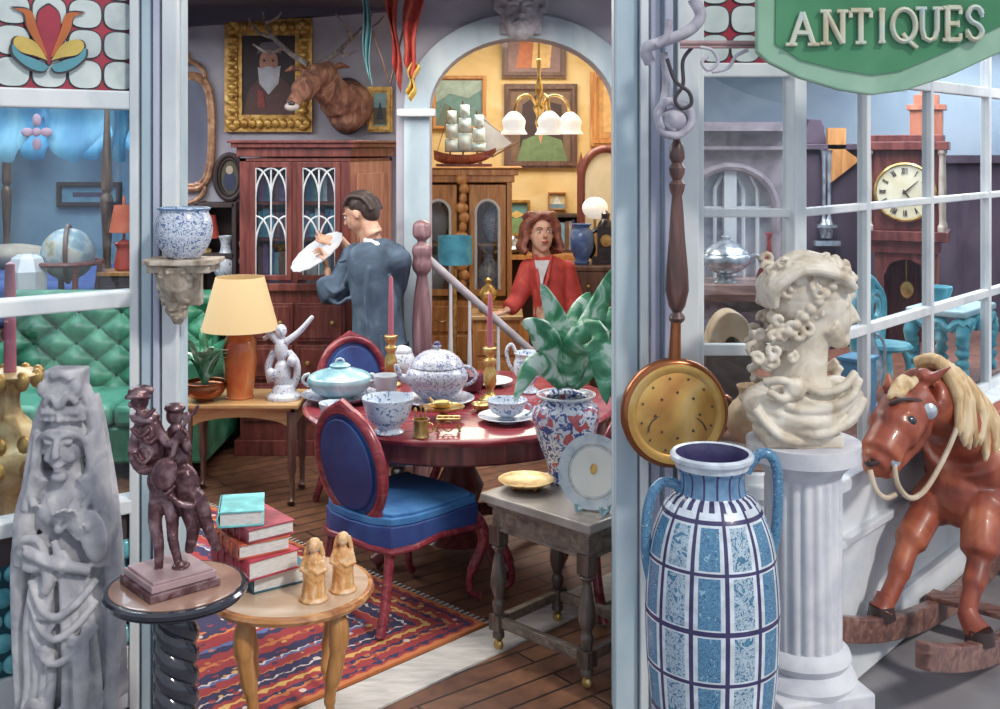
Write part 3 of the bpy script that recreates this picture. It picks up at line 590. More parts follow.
# ---- carved figurines on the round table
K['carved'] = mot('amber_carving', [(160, 84, 30), (226, 160, 88), (240, 226, 200)], 20, .35, bmp=.2)
def figurine(px, d, top, label):
    s_ = S(d); x0 = X(px, d); z0 = zg+.002; h = Z(top, d)-z0; t = thing('carved_figurine', label, 'figurine', (x0, d, z0), 'carved figurines on the round table')
    m = MM(); V = lambda x, y, z: (x0+x*h, d+y*h, z0+z*h)
    m.lathe((x0, d, z0), [(.23*h, 0), (.24*h, .03*h), (.2*h, .08*h), (.18*h, .3*h), (.18*h, .5*h), (.15*h, .64*h), (.08*h, .72*h), (.05*h, .78*h)], 20)
    m.ell(V(0, -.02, .87), (.085*h, .09*h, .11*h)); m.ell(V(0, .02, .92), (.1*h, .1*h, .08*h)); m.ell(V(0, -.09, .85), (.02*h, .03*h, .03*h))
    for sg in (-1, 1): m.tube([V(sg*.13, 0, .68), V(sg*.19, -.05, .5), V(sg*.07, -.16, .48), V(0, -.17, .55)], [.055*h, .055*h, .04*h, .035*h], 8); m.tube([V(sg*.08, -.1, .4), V(sg*.1, -.14, .2), V(sg*.12, -.14, .02)], .035*h, 8); m.tube([V(sg*.09, .04, .92), V(sg*.14, .03, .75), V(sg*.15, .05, .5)], .04*h, 8)
    m.tube([V(0, -.12, .42), V(0, -.16, .2), V(.02, -.16, .02)], .03*h, 8)
    organic('figure', m, K['carved'], t, .0026, 1, disp=.004, dscale=.01)
figurine(314, 3.75, 538, 'amber and cream robed figurine nearest the books'); figurine(343, 3.83, 532, 'amber and cream robed figurine at the right of the round table')
# ---- blue and white bowl on the carved bracket
HD = 3.76; s = S(HD); bc2 = (X(184, HD), HD, 0)
bk = thing('wall_bracket', 'carved cream corbel bracket fixed to the left shop post', 'bracket', (bc2[0], HD+.06, Z(300, HD)))
K['carved_cream'] = mot('weathered_cream_carving', [(110, 92, 78), (176, 158, 136), (214, 202, 184)], 22, .7, bmp=.3)
m = MM(); hw = 36*s
m.prism([(bc2[0]-hw, HD+.07, Z(263, HD)), (bc2[0]-hw, HD-.07, Z(263, HD)), (bc2[0]-hw*.7, HD-.1, Z(263, HD)), (bc2[0]+hw*.7, HD-.1, Z(263, HD)), (bc2[0]+hw, HD-.07, Z(263, HD)), (bc2[0]+hw, HD+.07, Z(263, HD))], (0, 0, 5*s))
m.box((bc2[0], HD, Z(267, HD)), (62*s, .15, 8*s)); obj('bracket_shelf', m, K['carved_cream'], bk, bevel=.003, smooth=False)
m = MM(); V = lambda x, y, dy=0: P(x, y, HD)+Vector((0, dy, 0))
m.tube([V(178, 262, 0), V(177, 285, .01), V(175, 305, .03), V(174, 325, .05)], [26*s, 20*s, 12*s, 5*s], 18, flat=1)
m.box((X(178, HD), HD+.05, Z(285, HD)), (40*s, .04, 44*s))
rr = random.Random(5)
for k in range(30):
    t = rr.random(); a = rr.uniform(-1.3, 1.3); r0 = (26*(1-t)+7*t)*s; p = V(178-3*t, 268+50*t, 0)+Vector((math.sin(a)*r0, -math.cos(a)*r0*.9+.04*t, 0)); ph = rr.uniform(0, 6)
    m.tube([p+Vector((math.cos(ph+q*.8)*.012*(1-q*.08), -.003*q*.4, math.sin(ph+q*.8)*.012*(1-q*.08))) for q in range(8)], [.006]*7+[.003], 7)
organic('corbel', m, K['carved_cream'], bk, .0035, 0)
K['ming'] = ware('blue_flower_porcelain', (214, 222, 234), (70, 96, 158), 38, .8, (110, 134, 186))
bw = thing('porcelain_jardiniere', 'rounded blue and white flowered jardiniere standing on the carved bracket', 'pot', (bc2[0], HD, Z(258, HD)))
zz = Z(258, HD); m = MM(); m.lathe((bc2[0], HD, zz), smooth_path([(15*s, 0), (18*s, 3*s), (25*s, 14*s), (28*s, 26*s), (27*s, 38*s), (24*s, 46*s), (25.5*s, 49*s), (24*s, 49.5*s), (22*s, 46*s), (24*s, 30*s), (12*s, 6*s), (.001, 5*s)], 4), 40)
obj('bowl', m, K['ming'], bw)
m = MM(); m.tube([(bc2[0]+25*s*math.cos(t), HD+25*s*math.sin(t), zz+49.5*s) for t in [2*PI*i/40 for i in range(40)]], .004, 8, closed=True); obj('blue_rim', m, K['urn_neck'], bw)
# ---- warming pan leaning on the right-hand post
WD = 3.74; s = S(WD)
wp = thing('warming_pan', 'brass warming pan with pierced lid and long dark turned handle', 'warming pan', (X(675, WD), WD, Z(465, WD)))
K['pan'] = mot('pan_brass', [(196, 120, 52), (232, 176, 84), (248, 224, 160)], 5, .25, .6, .02)
K['pan_copper'] = mot('pan_copper', [(120, 62, 34), (190, 108, 58)], 5, .25, .75, .02)
cpt = P(675, 413, WD); rx = 54*s
m = MM(); m.lathe(cpt, [(.9*rx, -.045), (rx, -.03), (rx*1.02, .0), (rx*.99, .012), (rx*.93, .018)], 64, rot=(PI/2, 0, .12), cap=True); obj('pan', m, K['pan_copper'], wp)
m = MM(); m.lathe(cpt, [(rx*.93, .012), (rx*.92, .022), (rx*.8, .024), (rx*.76, .02), (rx*.6, .028), (rx*.3, .034), (.001, .036)], 64, rot=(PI/2, 0, .12)); lid = obj('lid', m, K['pan'], wp)
m = MM(); mm_ = Euler((PI/2, 0, .12)).to_matrix()
for k in range(8): m.ell(cpt+mm_ @ Vector((rx*.42*math.cos(k*PI/4), rx*.42*math.sin(k*PI/4), .034)), (.0045, .0045, .0045), seg=8)
for k in range(12): m.ell(cpt+mm_ @ Vector((rx*.68*math.cos(k*PI/6+.2), rx*.68*math.sin(k*PI/6+.2), .027)), (.004, .004, .004), seg=8)
m.tube([cpt+mm_ @ Vector((rx*.55*math.cos(PI*t/10+.1), rx*(-.3+.35*math.sin(PI*t/10)), .031)) for t in range(11)], .0025, 6)
obj('pierced_pattern', m, K['dark'], lid)
hy = WD
m = MM(); m.tube([P(675, 360, WD)+Vector((0, .01, 0)), P(676, 320, WD)], [.021, .017], 14); obj('copper_ferrule', m, K['pan_copper'], wp)
K['handle_wood'] = wood('dark_turned_wood', [(44, 26, 28), (92, 56, 50), (140, 96, 84)], 5)
pr = [(6, 322), (9, 318), (5, 312), (9, 306), (13, 290), (12, 270), (9, 240), (7, 210), (5.5, 196), (8, 190), (9, 184), (5, 180), (8, 174), (9, 168), (5.5, 163), (8.5, 158), (8, 148), (3, 138), (1, 136)]
m = MM(); m.lathe((X(677, WD), WD, 0), [(r*s*.92, Z(y, WD)) for r, y in pr], 20); obj('handle', m, K['handle_wood'], wp)
m = MM(); m.tube([P(677+7*math.cos(t), 318+5*math.sin(t), WD) for t in [2*PI*i/16 for i in range(16)]], .004, 8, closed=True); obj('hanging_ring', m, K['lead'], wp)
# ---- scrolled sign bracket and sign
GD2 = 3.6; s = S(GD2)
sb = thing('sign_bracket', 'white scrolled iron bracket on the post holding the sign arm', 'bracket', (X(672, GD2), GD2+.1, Z(80, GD2)))
K['lilac_iron'] = mot('lilac_painted_iron', [(138, 130, 150), (182, 176, 190), (214, 210, 218)], 14, .5)
T = lambda m, pts, r: m.tube(smooth_path([tuple(P(x, y, GD2)+Vector((0, dd, 0))) for x, y, dd in pts], 6), r, 10)
m = MM(); T(m, [(655, 60, .12), (650, 46, .1), (664, 40, .08), (690, 30, .06), (704, 14, .06), (696, -4, .06)], .02); T(m, [(672, 18, .05), (668, 36, .05), (660, 44, .06)], .011); obj('acanthus_scroll', m, K['lilac_iron'], sb)
m = MM(); m.tube([P(680, 43, GD2), P(764, 43, GD2)], .008, 8); m.tube([P(680, 47, GD2), P(764, 47, GD2)], .005, 8); obj('sign_arm', m, mot('rose_iron', [(138, 100, 100), (186, 148, 146)], 10, .5), sb)
m = MM(); T(m, [(700, 47, 0), (712, 50, 0), (718, 62, 0), (708, 70, 0), (702, 62, 0), (708, 56, 0)], .006); T(m, [(712, 72, 0), (728, 68, 0), (736, 56, 0), (748, 50, 0)], [.006]); obj('small_scroll', m, K['lilac_iron'], sb)
m = MM(); T(m, [(668, 58, .02), (676, 80, .02), (690, 92, .02), (692, 104, .02), (682, 108, .02), (676, 98, .02), (684, 84, .02), (684, 60, .02), (694, 46, .02)], .0065); obj('curled_hook', m, K['lead'], sb)
m = MM(); T(m, [(668, 50, .1), (672, 80, .12), (668, 110, .12), (672, 124, .1), (680, 130, .1)], .014); T(m, [(665, 128, .09), (662, 112, .09), (672, 100, .09), (692, 106, .09), (696, 122, .09), (684, 134, .08), (670, 134, .08), (664, 128, .09)], .014)
m.ell(P(680, 120, GD2)+Vector((0, .11, 0)), (15*s, .03, 14*s)); obj('lower_scroll', m, K['lilac_iron'], sb)
sg = thing('shop_sign', 'green hanging shield sign with pale edge reading ANTIQUES', 'sign', (X(880, 3.5), 3.5, 2.4))
K['sgreen'] = mot('sign_green', [(30, 100, 62), (52, 134, 84), (76, 152, 104)], 3, .4)
K['sedge'] = mot('sign_pale_edge', [(104, 156, 124), (136, 182, 150), (160, 198, 172)], 4, .4)
SG = 3.5
def sgp(x, y, o=0): return P(x, y, SG)+Vector((0, o, 0))
sy_ = 14      # the part of the board above the picture edge
outl = [(757, -40), (757, 52), (768, 62), (800, 78), (840, 90), (872, 95), (905, 91), (950, 76), (1002, 52), (1060, 30), (1060, -40)]
inl = [(776, -30), (775, 44), (800, 60), (840, 70), (872, 75), (900, 71), (950, 50), (1000, 26), (1050, 4), (1050, -30)]
m = MM(); m.prism([sgp(*p) for p in outl], (0, .035, 0)); obj('board_edge', m, K['sedge'], sg, bevel=.006, smooth=False)
m = MM(); m.prism([sgp(*p, -.006) for p in inl], (0, .01, 0)); obj('board', m, K['sgreen'], sg, smooth=False)
K['letter'] = mot('sign_lettering', [(176, 150, 104), (206, 206, 180), (176, 204, 206)], 10, .4)
LW = {'A': [((0, 0), (.5, 1)), ((.5, 1), (1, 0)), ((.22, .36), (.78, .36))], 'N': [((.1, 0), (.1, 1)), ((.1, 1), (.9, 0)), ((.9, 0), (.9, 1))], 'T': [((.5, 0), (.5, 1)), ((0, 1), (1, 1))], 'I': [((.5, 0), (.5, 1))],
      'Q': 'Q', 'U': 'U', 'E': [((.15, 0), (.15, 1)), ((.15, 1), (.95, 1)), ((.15, .5), (.8, .5)), ((.15, 0), (.95, 0))], 'S': 'S'}
SERIF = {'A': [(0, 0), (1, 0)], 'N': [(.1, 0), (.1, 1), (.9, 1)], 'T': [(.5, 0)], 'I': [(.5, 0), (.5, 1)], 'U': [(.1, 1), (.9, 1)], 'E': [(.1, 0), (.1, 1)]}
xs = [(790, 22), (822, 21), (849, 20), (874, 12), (890, 24), (917, 21), (943, 16), (964, 17)]
m = MM()
for (x0, wd), ch in zip(xs, 'ANTIQUES'):
    hh = 32; yb = 45-(x0-790)*.03
    def W_(u, v): return sgp(x0+u*wd, yb-v*hh, -.016)
    def stroke(pts, wpx=4.6):
        pts = [W_(u, v) for u, v in pts]; m.tube(pts, wpx*S(SG)/2*1.25, 6, flat=1.0)
    g = LW[ch]
    if g == 'Q': stroke([(.5+.48*math.cos(t), .5+.5*math.sin(t)) for t in [2*PI*i/24 for i in range(25)]]); stroke([(.45, .25), (.7, .02), (1.05, -.2)], 4)
    elif g == 'U': stroke([(.15, 1), (.15, .35), (.25, .08), (.5, 0), (.75, .08), (.85, .35), (.85, 1)])
    elif g == 'S': stroke(smooth_path([(.92, .78), (.7, .98), (.3, .97), (.1, .76), (.3, .56), (.7, .44), (.92, .24), (.7, .02), (.3, .02), (.05, .24)], 4)); stroke([(.92, .68), (.92, .95)], 3); stroke([(.06, .05), (.06, .32)], 3)
    else:
        for a_, b_ in g: stroke([a_, b_])
    for u, v in SERIF.get(ch, []): stroke([(u-.26, v), (u+.26, v)], 3.4)
    if ch == 'T': stroke([(0, 1), (0, .78)], 3.4); stroke([(1, 1), (1, .78)], 3.4)
    if ch == 'E': stroke([(.95, 1), (.95, .8)], 3.2); stroke([(.95, 0), (.95, .2)], 3.2); stroke([(.8, .6), (.8, .4)], 3)
obj('lettering', m, K['letter'], sg, ang=60)
# ================================================================ rug
HX, HY = .82, 1.15
rc = R(HX, HY, 0); m, nt, b = base('kilim'); L = nt.links.new
t = N(nt, 'TexCoord'); sp = N(nt, 'SeparateXYZ'); L(t.outputs['Object'], sp.inputs[0])
def mth(op, a, b_=None, c=None):
    q = N(nt, 'Math', operation=op)
    for i, v in enumerate((a, b_, c)):
        if v is None: continue
        if isinstance(v, (int, float)): q.inputs[i].default_value = v
        else: L(v, q.inputs[i])
    return q.outputs[0]
ex = mth('SUBTRACT', HX, mth('ABSOLUTE', sp.outputs[0])); ey = mth('SUBTRACT', HY, mth('ABSOLUTE', sp.outputs[1]))
ed = mth('MINIMUM', ex, ey)
zig = mth('PINGPONG', mth('ADD', sp.outputs[0], sp.outputs[1]), .04)
zg2 = mth('PINGPONG', mth('SUBTRACT', sp.outputs[0], sp.outputs[1]), .04)
edz = mth('ADD', ed, mth('MULTIPLY', mth('MINIMUM', zig, zg2), .45))
red, nav, ora, cre, yel, blu = (164, 48, 52), (52, 46, 84), (206, 112, 56), (214, 196, 186), (222, 168, 84), (88, 104, 160)
stops = [(0, ora), (.03, red), (.045, nav), (.06, red), (.10, ora), (.12, nav), (.135, red), (.165, yel), (.185, red), (.21, nav), (.235, cre), (.245, nav), (.29, ora), (.30, red), (.35, blu), (.365, cre), (.375, nav), (.43, red), (.48, ora), (.5, red), (.56, nav), (.6, blu), (.62, red), (.7, ora), (.72, nav)]
rp_ = N(nt, 'ValToRGB'); rp_.color_ramp.interpolation = 'CONSTANT'; e_ = rp_.color_ramp.elements
while len(e_) < len(stops): e_.new(.9)
for i, (p_, c_) in enumerate(stops): e_[i].position = p_; e_[i].color = lin(c_)
L(edz, rp_.inputs[0])
vo = N(nt, 'TexVoronoi', Scale=24); L(t.outputs['Object'], vo.inputs['Vector'])
cell = ramp(nt, vo.outputs['Color'], [red, ora, nav, yel, cre, red], [0, .35, .45, .6, .66, .72], True)
msk = mth('MULTIPLY', mth('LESS_THAN', vo.outputs['Distance'], .36), mth('GREATER_THAN', mth('FRACT', mth('MULTIPLY', ed, 7.4)), .35))
mx = N(nt, 'Mix', data_type='RGBA'); L(mth('MULTIPLY', msk, .85), mx.inputs[0]); L(rp_.outputs[0], mx.inputs[6]); L(cell, mx.inputs[7]); L(mx.outputs[2], b.inputs['Base Color']); b.inputs['Roughness'].default_value = .95
n = N(nt, 'TexNoise', Scale=160); L(t.outputs['Object'], n.inputs['Vector']); bump(nt, b, n.outputs[0], .4)
K['rug'] = m
m = MM(); m.box((0, 0, .006), (2*HX, 2*HY, .012)); rug = obj('patterned_rug', m, K['rug'], None, smooth=False, local=False)
rug.location = (rc.x, rc.y, .0005); rug.rotation_euler = (0, 0, math.atan2(ru.y, ru.x))
tag(rug, 'red and navy patterned oriental rug lying inside the doorway', 'rug')
m = MM()
for k in range(72):
    for sgn in (-1, 1): x = sgn*(HX); y = -HY+.016+k*2*HY/72; m.box((x+sgn*.018, y, .004), (.038, .012, .005))
fr = obj('fringe', m, K['marble'], rug, smooth=False, local=True); fr['kind'] = 'stuff'
# ================================================================ oval-back chairs
K['blue_seat'] = mot('royal_blue_velvet', [(22, 66, 136), (44, 108, 176), (72, 142, 204)], 4, .7, bmp=.05)
K['navy_back'] = mot('navy_velvet', [(28, 32, 84), (36, 60, 132), (50, 92, 168)], 4, .6, bmp=.05)
def make_chair(loc, ang, label, group='oval-back dining chairs round the table'):
    t = thing('dining_chair', label, 'chair', (0, 0, 0), group); W_, D_ = .25, .235
    m = MM(); sh = [(-W_, -D_), (-W_*.8, -D_*1.12), (0, -D_*1.2), (W_*.8, -D_*1.12), (W_, -D_), (W_*.86, D_), (-W_*.86, D_)]
    sh = smooth_path(sh+[sh[0]], 4)[:-1]
    m.prism([(x*.97, y*.97, .441) for x, y in sh], (0, 0, .03)); m.prism([(x*.9, y*.9, .47) for x, y in sh], (0, 0, .014)); obj('seat', m, K['blue_seat'], t, bevel=.014, local=True)
    m = MM(); m.prism([(x, y, .35) for x, y in sh], (0, 0, .09)); rail = obj('seat_rail', m, K['navy_back'], t, bevel=.006, local=True)
    m = MM(); m.tube([(x*1.01, y*1.01, .352+.012*math.cos(math.atan2(y, x)*4)) for x, y in sh], .014, 8, closed=True); obj('carved_edge', m, K['mahog_red'], t, local=True)
    for sx in (-1, 1):
        m = MM(); q = smooth_path([(sx*.21, -.22, .4), (sx*.235, -.26, .34), (sx*.245, -.275, .26), (sx*.205, -.235, .12), (sx*.2, -.24, .04), (sx*.225, -.275, .016)], 6)
        m.tube(q, [.03]*6+[.03]*6+[.024]*6+[.016]*6+[.014]*6+[.022], 10); obj('leg', m, K['mahog_red'], t, local=True)
        m = MM(); q = smooth_path([(sx*.19, .215, .44), (sx*.19, .225, .3), (sx*.205, .26, .12), (sx*.22, .30, .012)], 6); m.tube(q, .019, 10, flat=1.2); obj('leg', m, K['mahog_red'], t, local=True)
    tilt = .16; cz = .67; B = lambda a, rx, rz, off=0: (rx*math.cos(a), .235+(cz+rz*math.sin(a)-.42)*tilt+off, cz+rz*math.sin(a))
    m = MM(); m.tube([B(2*PI*i/40, .205, .235) for i in range(40)], .024, 10, closed=True); m.tube([(-.13, .22, .42), B(PI*1.25, .2, .23)], .022, 8); m.tube([(.13, .22, .42), B(PI*1.75, .2, .23)], .022, 8)
    m.tube([B(1.25, .205, .24), B(1.57, .205, .262), B(1.9, .205, .24)], .02, 8); obj('back_frame', m, K['mahog_red'], t, local=True)
    m = MM(); m.prism([B(2*PI*i/32, .192, .222, .012) for i in range(32)], (0, -.012, 0)); m.prism([B(2*PI*i/32, .165, .195, .028) for i in range(32)], (0, -.046, 0)); obj('back_pad', m, K['navy_back'], t, bevel=.008, local=True)
    t.location = loc; t.rotation_euler = (0, 0, ang); return t
def face(fx, fy): return math.atan2(fx, -fy)        # chair's front (-y) turned to look along (fx, fy)
make_chair((-.44, 4.82, .013), face(.685, .728), 'blue oval-back chair in the foreground with its back to the round table stack of books')
bpy.data.objects['dining_chair']['label'] = 'blue oval-back dining chair nearest the doorway, left front of the laid table'
c2 = copy_tree(bpy.data.objects['dining_chair']); c2.location = (-.70, 6.13, 0); c2.rotation_euler = (0, 0, face(.55, -.83)); c2['label'] = 'blue oval-back dining chair behind the table, only its crest showing'
c3 = copy_tree(bpy.data.objects['dining_chair']); c3.location = (.36, 4.98, 0); c3.rotation_euler = (0, 0, face(-.75, .66)); c3['label'] = 'red framed dining chair right of the table, behind the vase'
# ================================================================ laid table
tc_ = (-.20, 5.46); TR = .77; th_ = .76
dt = thing('dining_table', 'round red mahogany pedestal dining table laid with china', 'table', (tc_[0], tc_[1], 0))
m = MM(); m.lathe((*tc_, 0), [(TR-.03, th_-.035), (TR-.005, th_-.03), (TR, th_-.014), (TR-.01, th_-.003), (TR-.02, th_)], 96); obj('tabletop', m, K['mahog_red'], dt)
m = MM(); m.lathe((*tc_, 0), [(TR-.06, th_-.13), (TR-.05, th_-.12), (TR-.05, th_-.036)], 80, cap=True); obj('apron', m, K['mahog'], dt)
m = MM(); m.lathe((*tc_, 0), [(.18, .08), (.14, .12), (.07, .17), (.09, .25), (.12, .34), (.08, .42), (.06, .5), (.1, .58), (.2, .64)], 32); obj('pedestal', m, K['mahog'], dt)
for k in range(4):
    a = k*PI/2+.5; m = MM(); m.tube(smooth_path([(tc_[0]+math.cos(a)*r, tc_[1]+math.sin(a)*r, z) for r, z in ((.1, .2), (.25, .18), (.38, .08), (.46, .035))], 5), .035, 10); obj('foot', m, K['mahog'], dt)
TZ = th_+.001
K['wb'] = ware('blue_white_china', (206, 216, 228), (92, 120, 172), 30, .5)
K['wb2'] = ware('blue_scroll_china', (206, 210, 222), (104, 116, 156), 26, .8, (140, 150, 184))
K['aqua'] = mot('aqua_glaze', [(86, 152, 172), (150, 196, 208), (214, 228, 232)], 8, .12)
K['chinaw'] = mot('white_china', [(196, 204, 212), (222, 226, 230)], 8, .15)
def lath(name, c, prof, mat, par, seg=36, k=3, **kw):
    m = MM(); m.lathe(c, smooth_path(prof, k), seg, **kw); return obj(name, m, mat, par)
def td(py): return (EH-TZ)*F/(py-HZ)
def onT(px, py): d = td(py); return (X(px, d), d, TZ)
# stack: aqua tureen on a wide plate
p = onT(340, 400); pl = thing('serving_plate', 'wide white plate under the aqua tureen', 'plate', p)
lath('plate_body', p, [(.09, 0), (.10, .004), (.15, .012), (.185, .03), (.187, .034), (.15, .018), (.001, .012)], K['wb2'], pl)
q = (p[0], p[1], p[2]+.015); tu = thing('aqua_tureen', 'aqua covered tureen with small handles on a wide plate', 'tureen', q)
lath('tureen_body', q, [(.07, 0), (.08, .01), (.13, .035), (.16, .075), (.158, .1), (.152, .1), (.13, .06), (.001, .02)], K['aqua'], tu)
lath('lid', q, [(.155, .1), (.155, .106), (.12, .125), (.07, .14), (.05, .15), (.052, .158), (.03, .17), (.001, .172)], K['aqua'], tu)
for sg_ in (-1, 1): m = MM(); m.tube([(q[0]+sg_*(.15+.035*math.sin(a)), q[1], q[2]+.085-.028*math.cos(a)) for a in [PI*i/8 for i in range(9)]], .009, 8); obj('handle', m, K['chinaw'], tu)
m = MM(); m.tube([(q[0]+.02*math.cos(a), q[1], q[2]+.172+.018*math.sin(a)) for a in [PI*i/8 for i in range(9)]], .006, 8); obj('lid_knob', m, K['wb'], tu)
def cup(name, p, h, r, mat, label, foot=.5, saucer=None, cat='cup', hnd=0, par=None):
    t = thing(name, label, cat, p)
    lath(name.split('_')[-1]+'_body', p, [(r*foot, 0), (r*foot*1.05, .004), (r*foot*.7, h*.12), (r*.78, h*.38), (r*.97, h*.8), (r*1.04, h), (r*1.0, h), (r*.88, h*.7), (r*.5, h*.25), (.001, h*.2)], mat, t)
    if hnd:
        m = MM(); m.tube([(p[0]+hnd*(r*.9+h*.36*math.sin(a)), p[1], p[2]+h*.52+h*.3*math.cos(a)) for a in [PI*i/10 for i in range(11)]], .0055, 8); obj('handle', m, mat, t)
    return t
p = onT(333, 424); cup('footed_cup', p, .095, .062, K['wb'], 'small footed blue and white cup in front of the aqua tureen', .55)
p = onT(388, 432); cup('china_bowl', p, .15, .11, K['wb'], 'deep blue and white bowl at the front edge of the table', .6, cat='bowl')
p = onT(386, 402); t = cup('china_mug', p, .13, .06, K['chinaw'], 'white mug between the tureen and the deep bowl', .8, hnd=-1, cat='mug')
# big tureen / teapot
p = onT(437, 403); pl = thing('china_platter', 'oval china platter beneath the scroll patterned teapot', 'platter', p)
lath('platter_body', p, [(.1, 0), (.12, .004), (.17, .022), (.185, .026), (.17, .03), (.1, .014), (.001, .012)], K['wb2'], pl)
q = (p[0], p[1], p[2]+.0145); tp = thing('china_teapot', 'large round white teapot with blue scrolls and domed lid', 'teapot', q)
lath('pot_body', q, [(.07, 0), (.075, .012), (.12, .05), (.15, .1), (.15, .14), (.13, .165), (.125, .17)], K['wb2'], tp)
lath('lid', q, [(.132, .17), (.128, .178), (.11, .205), (.07, .235), (.02, .248), (.016, .255), (.022, .265), (.014, .278), (.001, .28)], K['wb2'], tp)
m = MM(); m.ell((q[0], q[1], q[2]+.27), .02); obj('lid_knob', m, K['urn_line'], tp)
m = MM(); m.tube(smooth_path([(q[0]-.13, q[1], q[2]+.09), (q[0]-.18, q[1], q[2]+.12), (q[0]-.2, q[1], q[2]+.175)], 4), [.022]*4+[.015]*4+[.012], 10); obj('spout', m, K['wb2'], tp)
m = MM(); m.tube([(q[0]+.13+.06*math.sin(a), q[1], q[2]+.12+.045*math.cos(a)) for a in [PI*i/10 for i in range(11)]], .009, 8); obj('handle', m, K['wb2'], tp)
# gilt condiment stand in front of the teapot
p = onT(444, 419); ds = thing('gilt_dish', 'gilt oval dish on a stand in front of the teapot', 'dish', p)
m = MM(); m.lathe(p, smooth_path([(.03, 0), (.012, .012), (.02, .03), (.07, .045), (.08, .06), (.07, .056), (.001, .045)], 3), 32, sx=1.2); obj('dish_body', m, K['brass'], ds)
m = MM(); m.ell((p[0]-.01, p[1], p[2]+.068), (.05, .03, .022)); m.tube([(p[0]-.04, p[1], p[2]+.07), (p[0]-.07, p[1], p[2]+.1)], .006, 8); obj('cover', m, K['brass'], ds)
p = onT(421, 437); bm = thing('brass_mug', 'small brass mug holding spoons at the table edge', 'mug', p)
m = MM(); m.lathe(p, [(.034, 0), (.036, .004), (.033, .01), (.034, .072), (.037, .078), (.032, .078), (.03, .02), (.001, .01)], 28); m.tube([(p[0]+.034+.02*math.sin(a), p[1], p[2]+.04+.02*math.cos(a)) for a in [PI*i/8 for i in range(9)]], .004, 6); obj('mug_body', m, K['brass'], bm)
for k, (dx, hh) in enumerate(((-.015, .035), (.0, .05), (.012, .03))): m = MM(); m.tube([(p[0]+dx, p[1]+.005*k, p[2]+.015), (p[0]+dx*1.6, p[1]+.005*k, p[2]+.08+hh)], .003, 6); m.ell((p[0]+dx*1.65, p[1]+.005*k, p[2]+.082+hh), (.008, .003, .01)); obj('spoon', m, K['brass'], bm)
p = onT(448, 433); rk = thing('brass_trivet', 'openwork brass trivet beside the brass mug', 'trivet', p)
m = MM(); m.tube([(p[0]-.05, p[1], p[2]+.06), (p[0]+.05, p[1], p[2]+.06)], .005, 8); m.tube([(p[0]-.05, p[1]+.05, p[2]+.06), (p[0]+.05, p[1]+.05, p[2]+.06)], .005, 8)
for k in range(5): m.tube([(p[0]-.05+k*.025, p[1], p[2]+.06), (p[0]-.05+k*.025, p[1]+.05, p[2]+.06)], .004, 6)
m.tube([(p[0]+.022*math.cos(a), p[1]-.003, p[2]+.03+.022*math.sin(a)) for a in [2*PI*i/16 for i in range(16)]], .003, 6, closed=True); obj('rack', m, K['brass'], rk)
for sx in (-1, 1):
    for sy in (0, .05): m = MM(); m.tube(smooth_path([(p[0]+sx*.05, p[1]+sy, p[2]+.06), (p[0]+sx*.042, p[1]+sy, p[2]+.03), (p[0]+sx*.054, p[1]+sy, p[2]+.004)], 4), .0045, 8); obj('leg', m, K['brass'], rk)
# cup and saucer
p = onT(507, 421); sc = thing('saucer', 'blue edged saucer under the wide teacup, right front of table', 'saucer', p)
lath('saucer_body', p, [(.06, 0), (.065, .004), (.12, .022), (.134, .028), (.12, .027), (.06, .01), (.001, .008)], K['wb'], sc)
q = (p[0], p[1], p[2]+.0105); cup('teacup', q, .085, .09, K['wb'], 'wide blue and white teacup on its saucer, right front of table', .45, hnd=1)
p = onT(482, 411); cup('salt_dish', p, .035, .05, K['brass'], 'small gilt salt dish between teapot and teacup', .5, cat='dish')
p = onT(488, 384); pp = thing('dinner_plate', 'white plate behind the right candlestick', 'plate', p)
lath('plate_body', p, [(.07, 0), (.08, .004), (.125, .018), (.127, .022), (.08, .01), (.001, .008)], K['chinaw'], pp)
p = onT(529, 392); jg = thing('cream_jug', 'blue and white helmet jug with tall looped handle', 'jug', p)
lath('jug_body', p, [(.05, 0), (.052, .008), (.025, .03), (.03, .05), (.07, .09), (.08, .14), (.07, .18), (.078, .2), (.072, .2), (.06, .15), (.001, .06)], K['wb'], jg)
m = MM(); m.tube(smooth_path([(p[0]-.065, p[1], p[2]+.1), (p[0]-.1, p[1], p[2]+.14), (p[0]-.115, p[1], p[2]+.21), (p[0]-.09, p[1], p[2]+.245), (p[0]-.065, p[1], p[2]+.2)], 4), .009, 8); obj('handle', m, K['wb'], jg)
m = MM(); m.tube([(p[0]+.06, p[1], p[2]+.19), (p[0]+.1, p[1], p[2]+.215)], [.022, .01], 8); obj('spout', m, K['wb'], jg)
p = onT(472, 392); sbw = thing('plum_bowl', 'plum coloured sugar bowl behind the right of the teapot', 'bowl', p); lath('bowl_body', p, [(.03, 0), (.05, .02), (.065, .06), (.06, .085), (.055, .085), (.001, .03)], mot('plum_glaze', [(70, 24, 44), (120, 50, 72)], 8, .2), sbw)
p = onT(402, 378); jr = thing('ginger_jar', 'white and blue lidded jar behind the left candlestick', 'jar', p)
lath('jar_body', p, [(.05, 0), (.07, .03), (.08, .08), (.06, .13), (.05, .14)], K['wb'], jr); lath('lid', p, [(.055, .14), (.05, .16), (.02, .175), (.001, .18)], K['wb'], jr)
K['candle'] = mot('pink_wax', [(150, 60, 84), (188, 92, 112), (212, 140, 150)], 8, .4, stretch=(1, 1, .3))
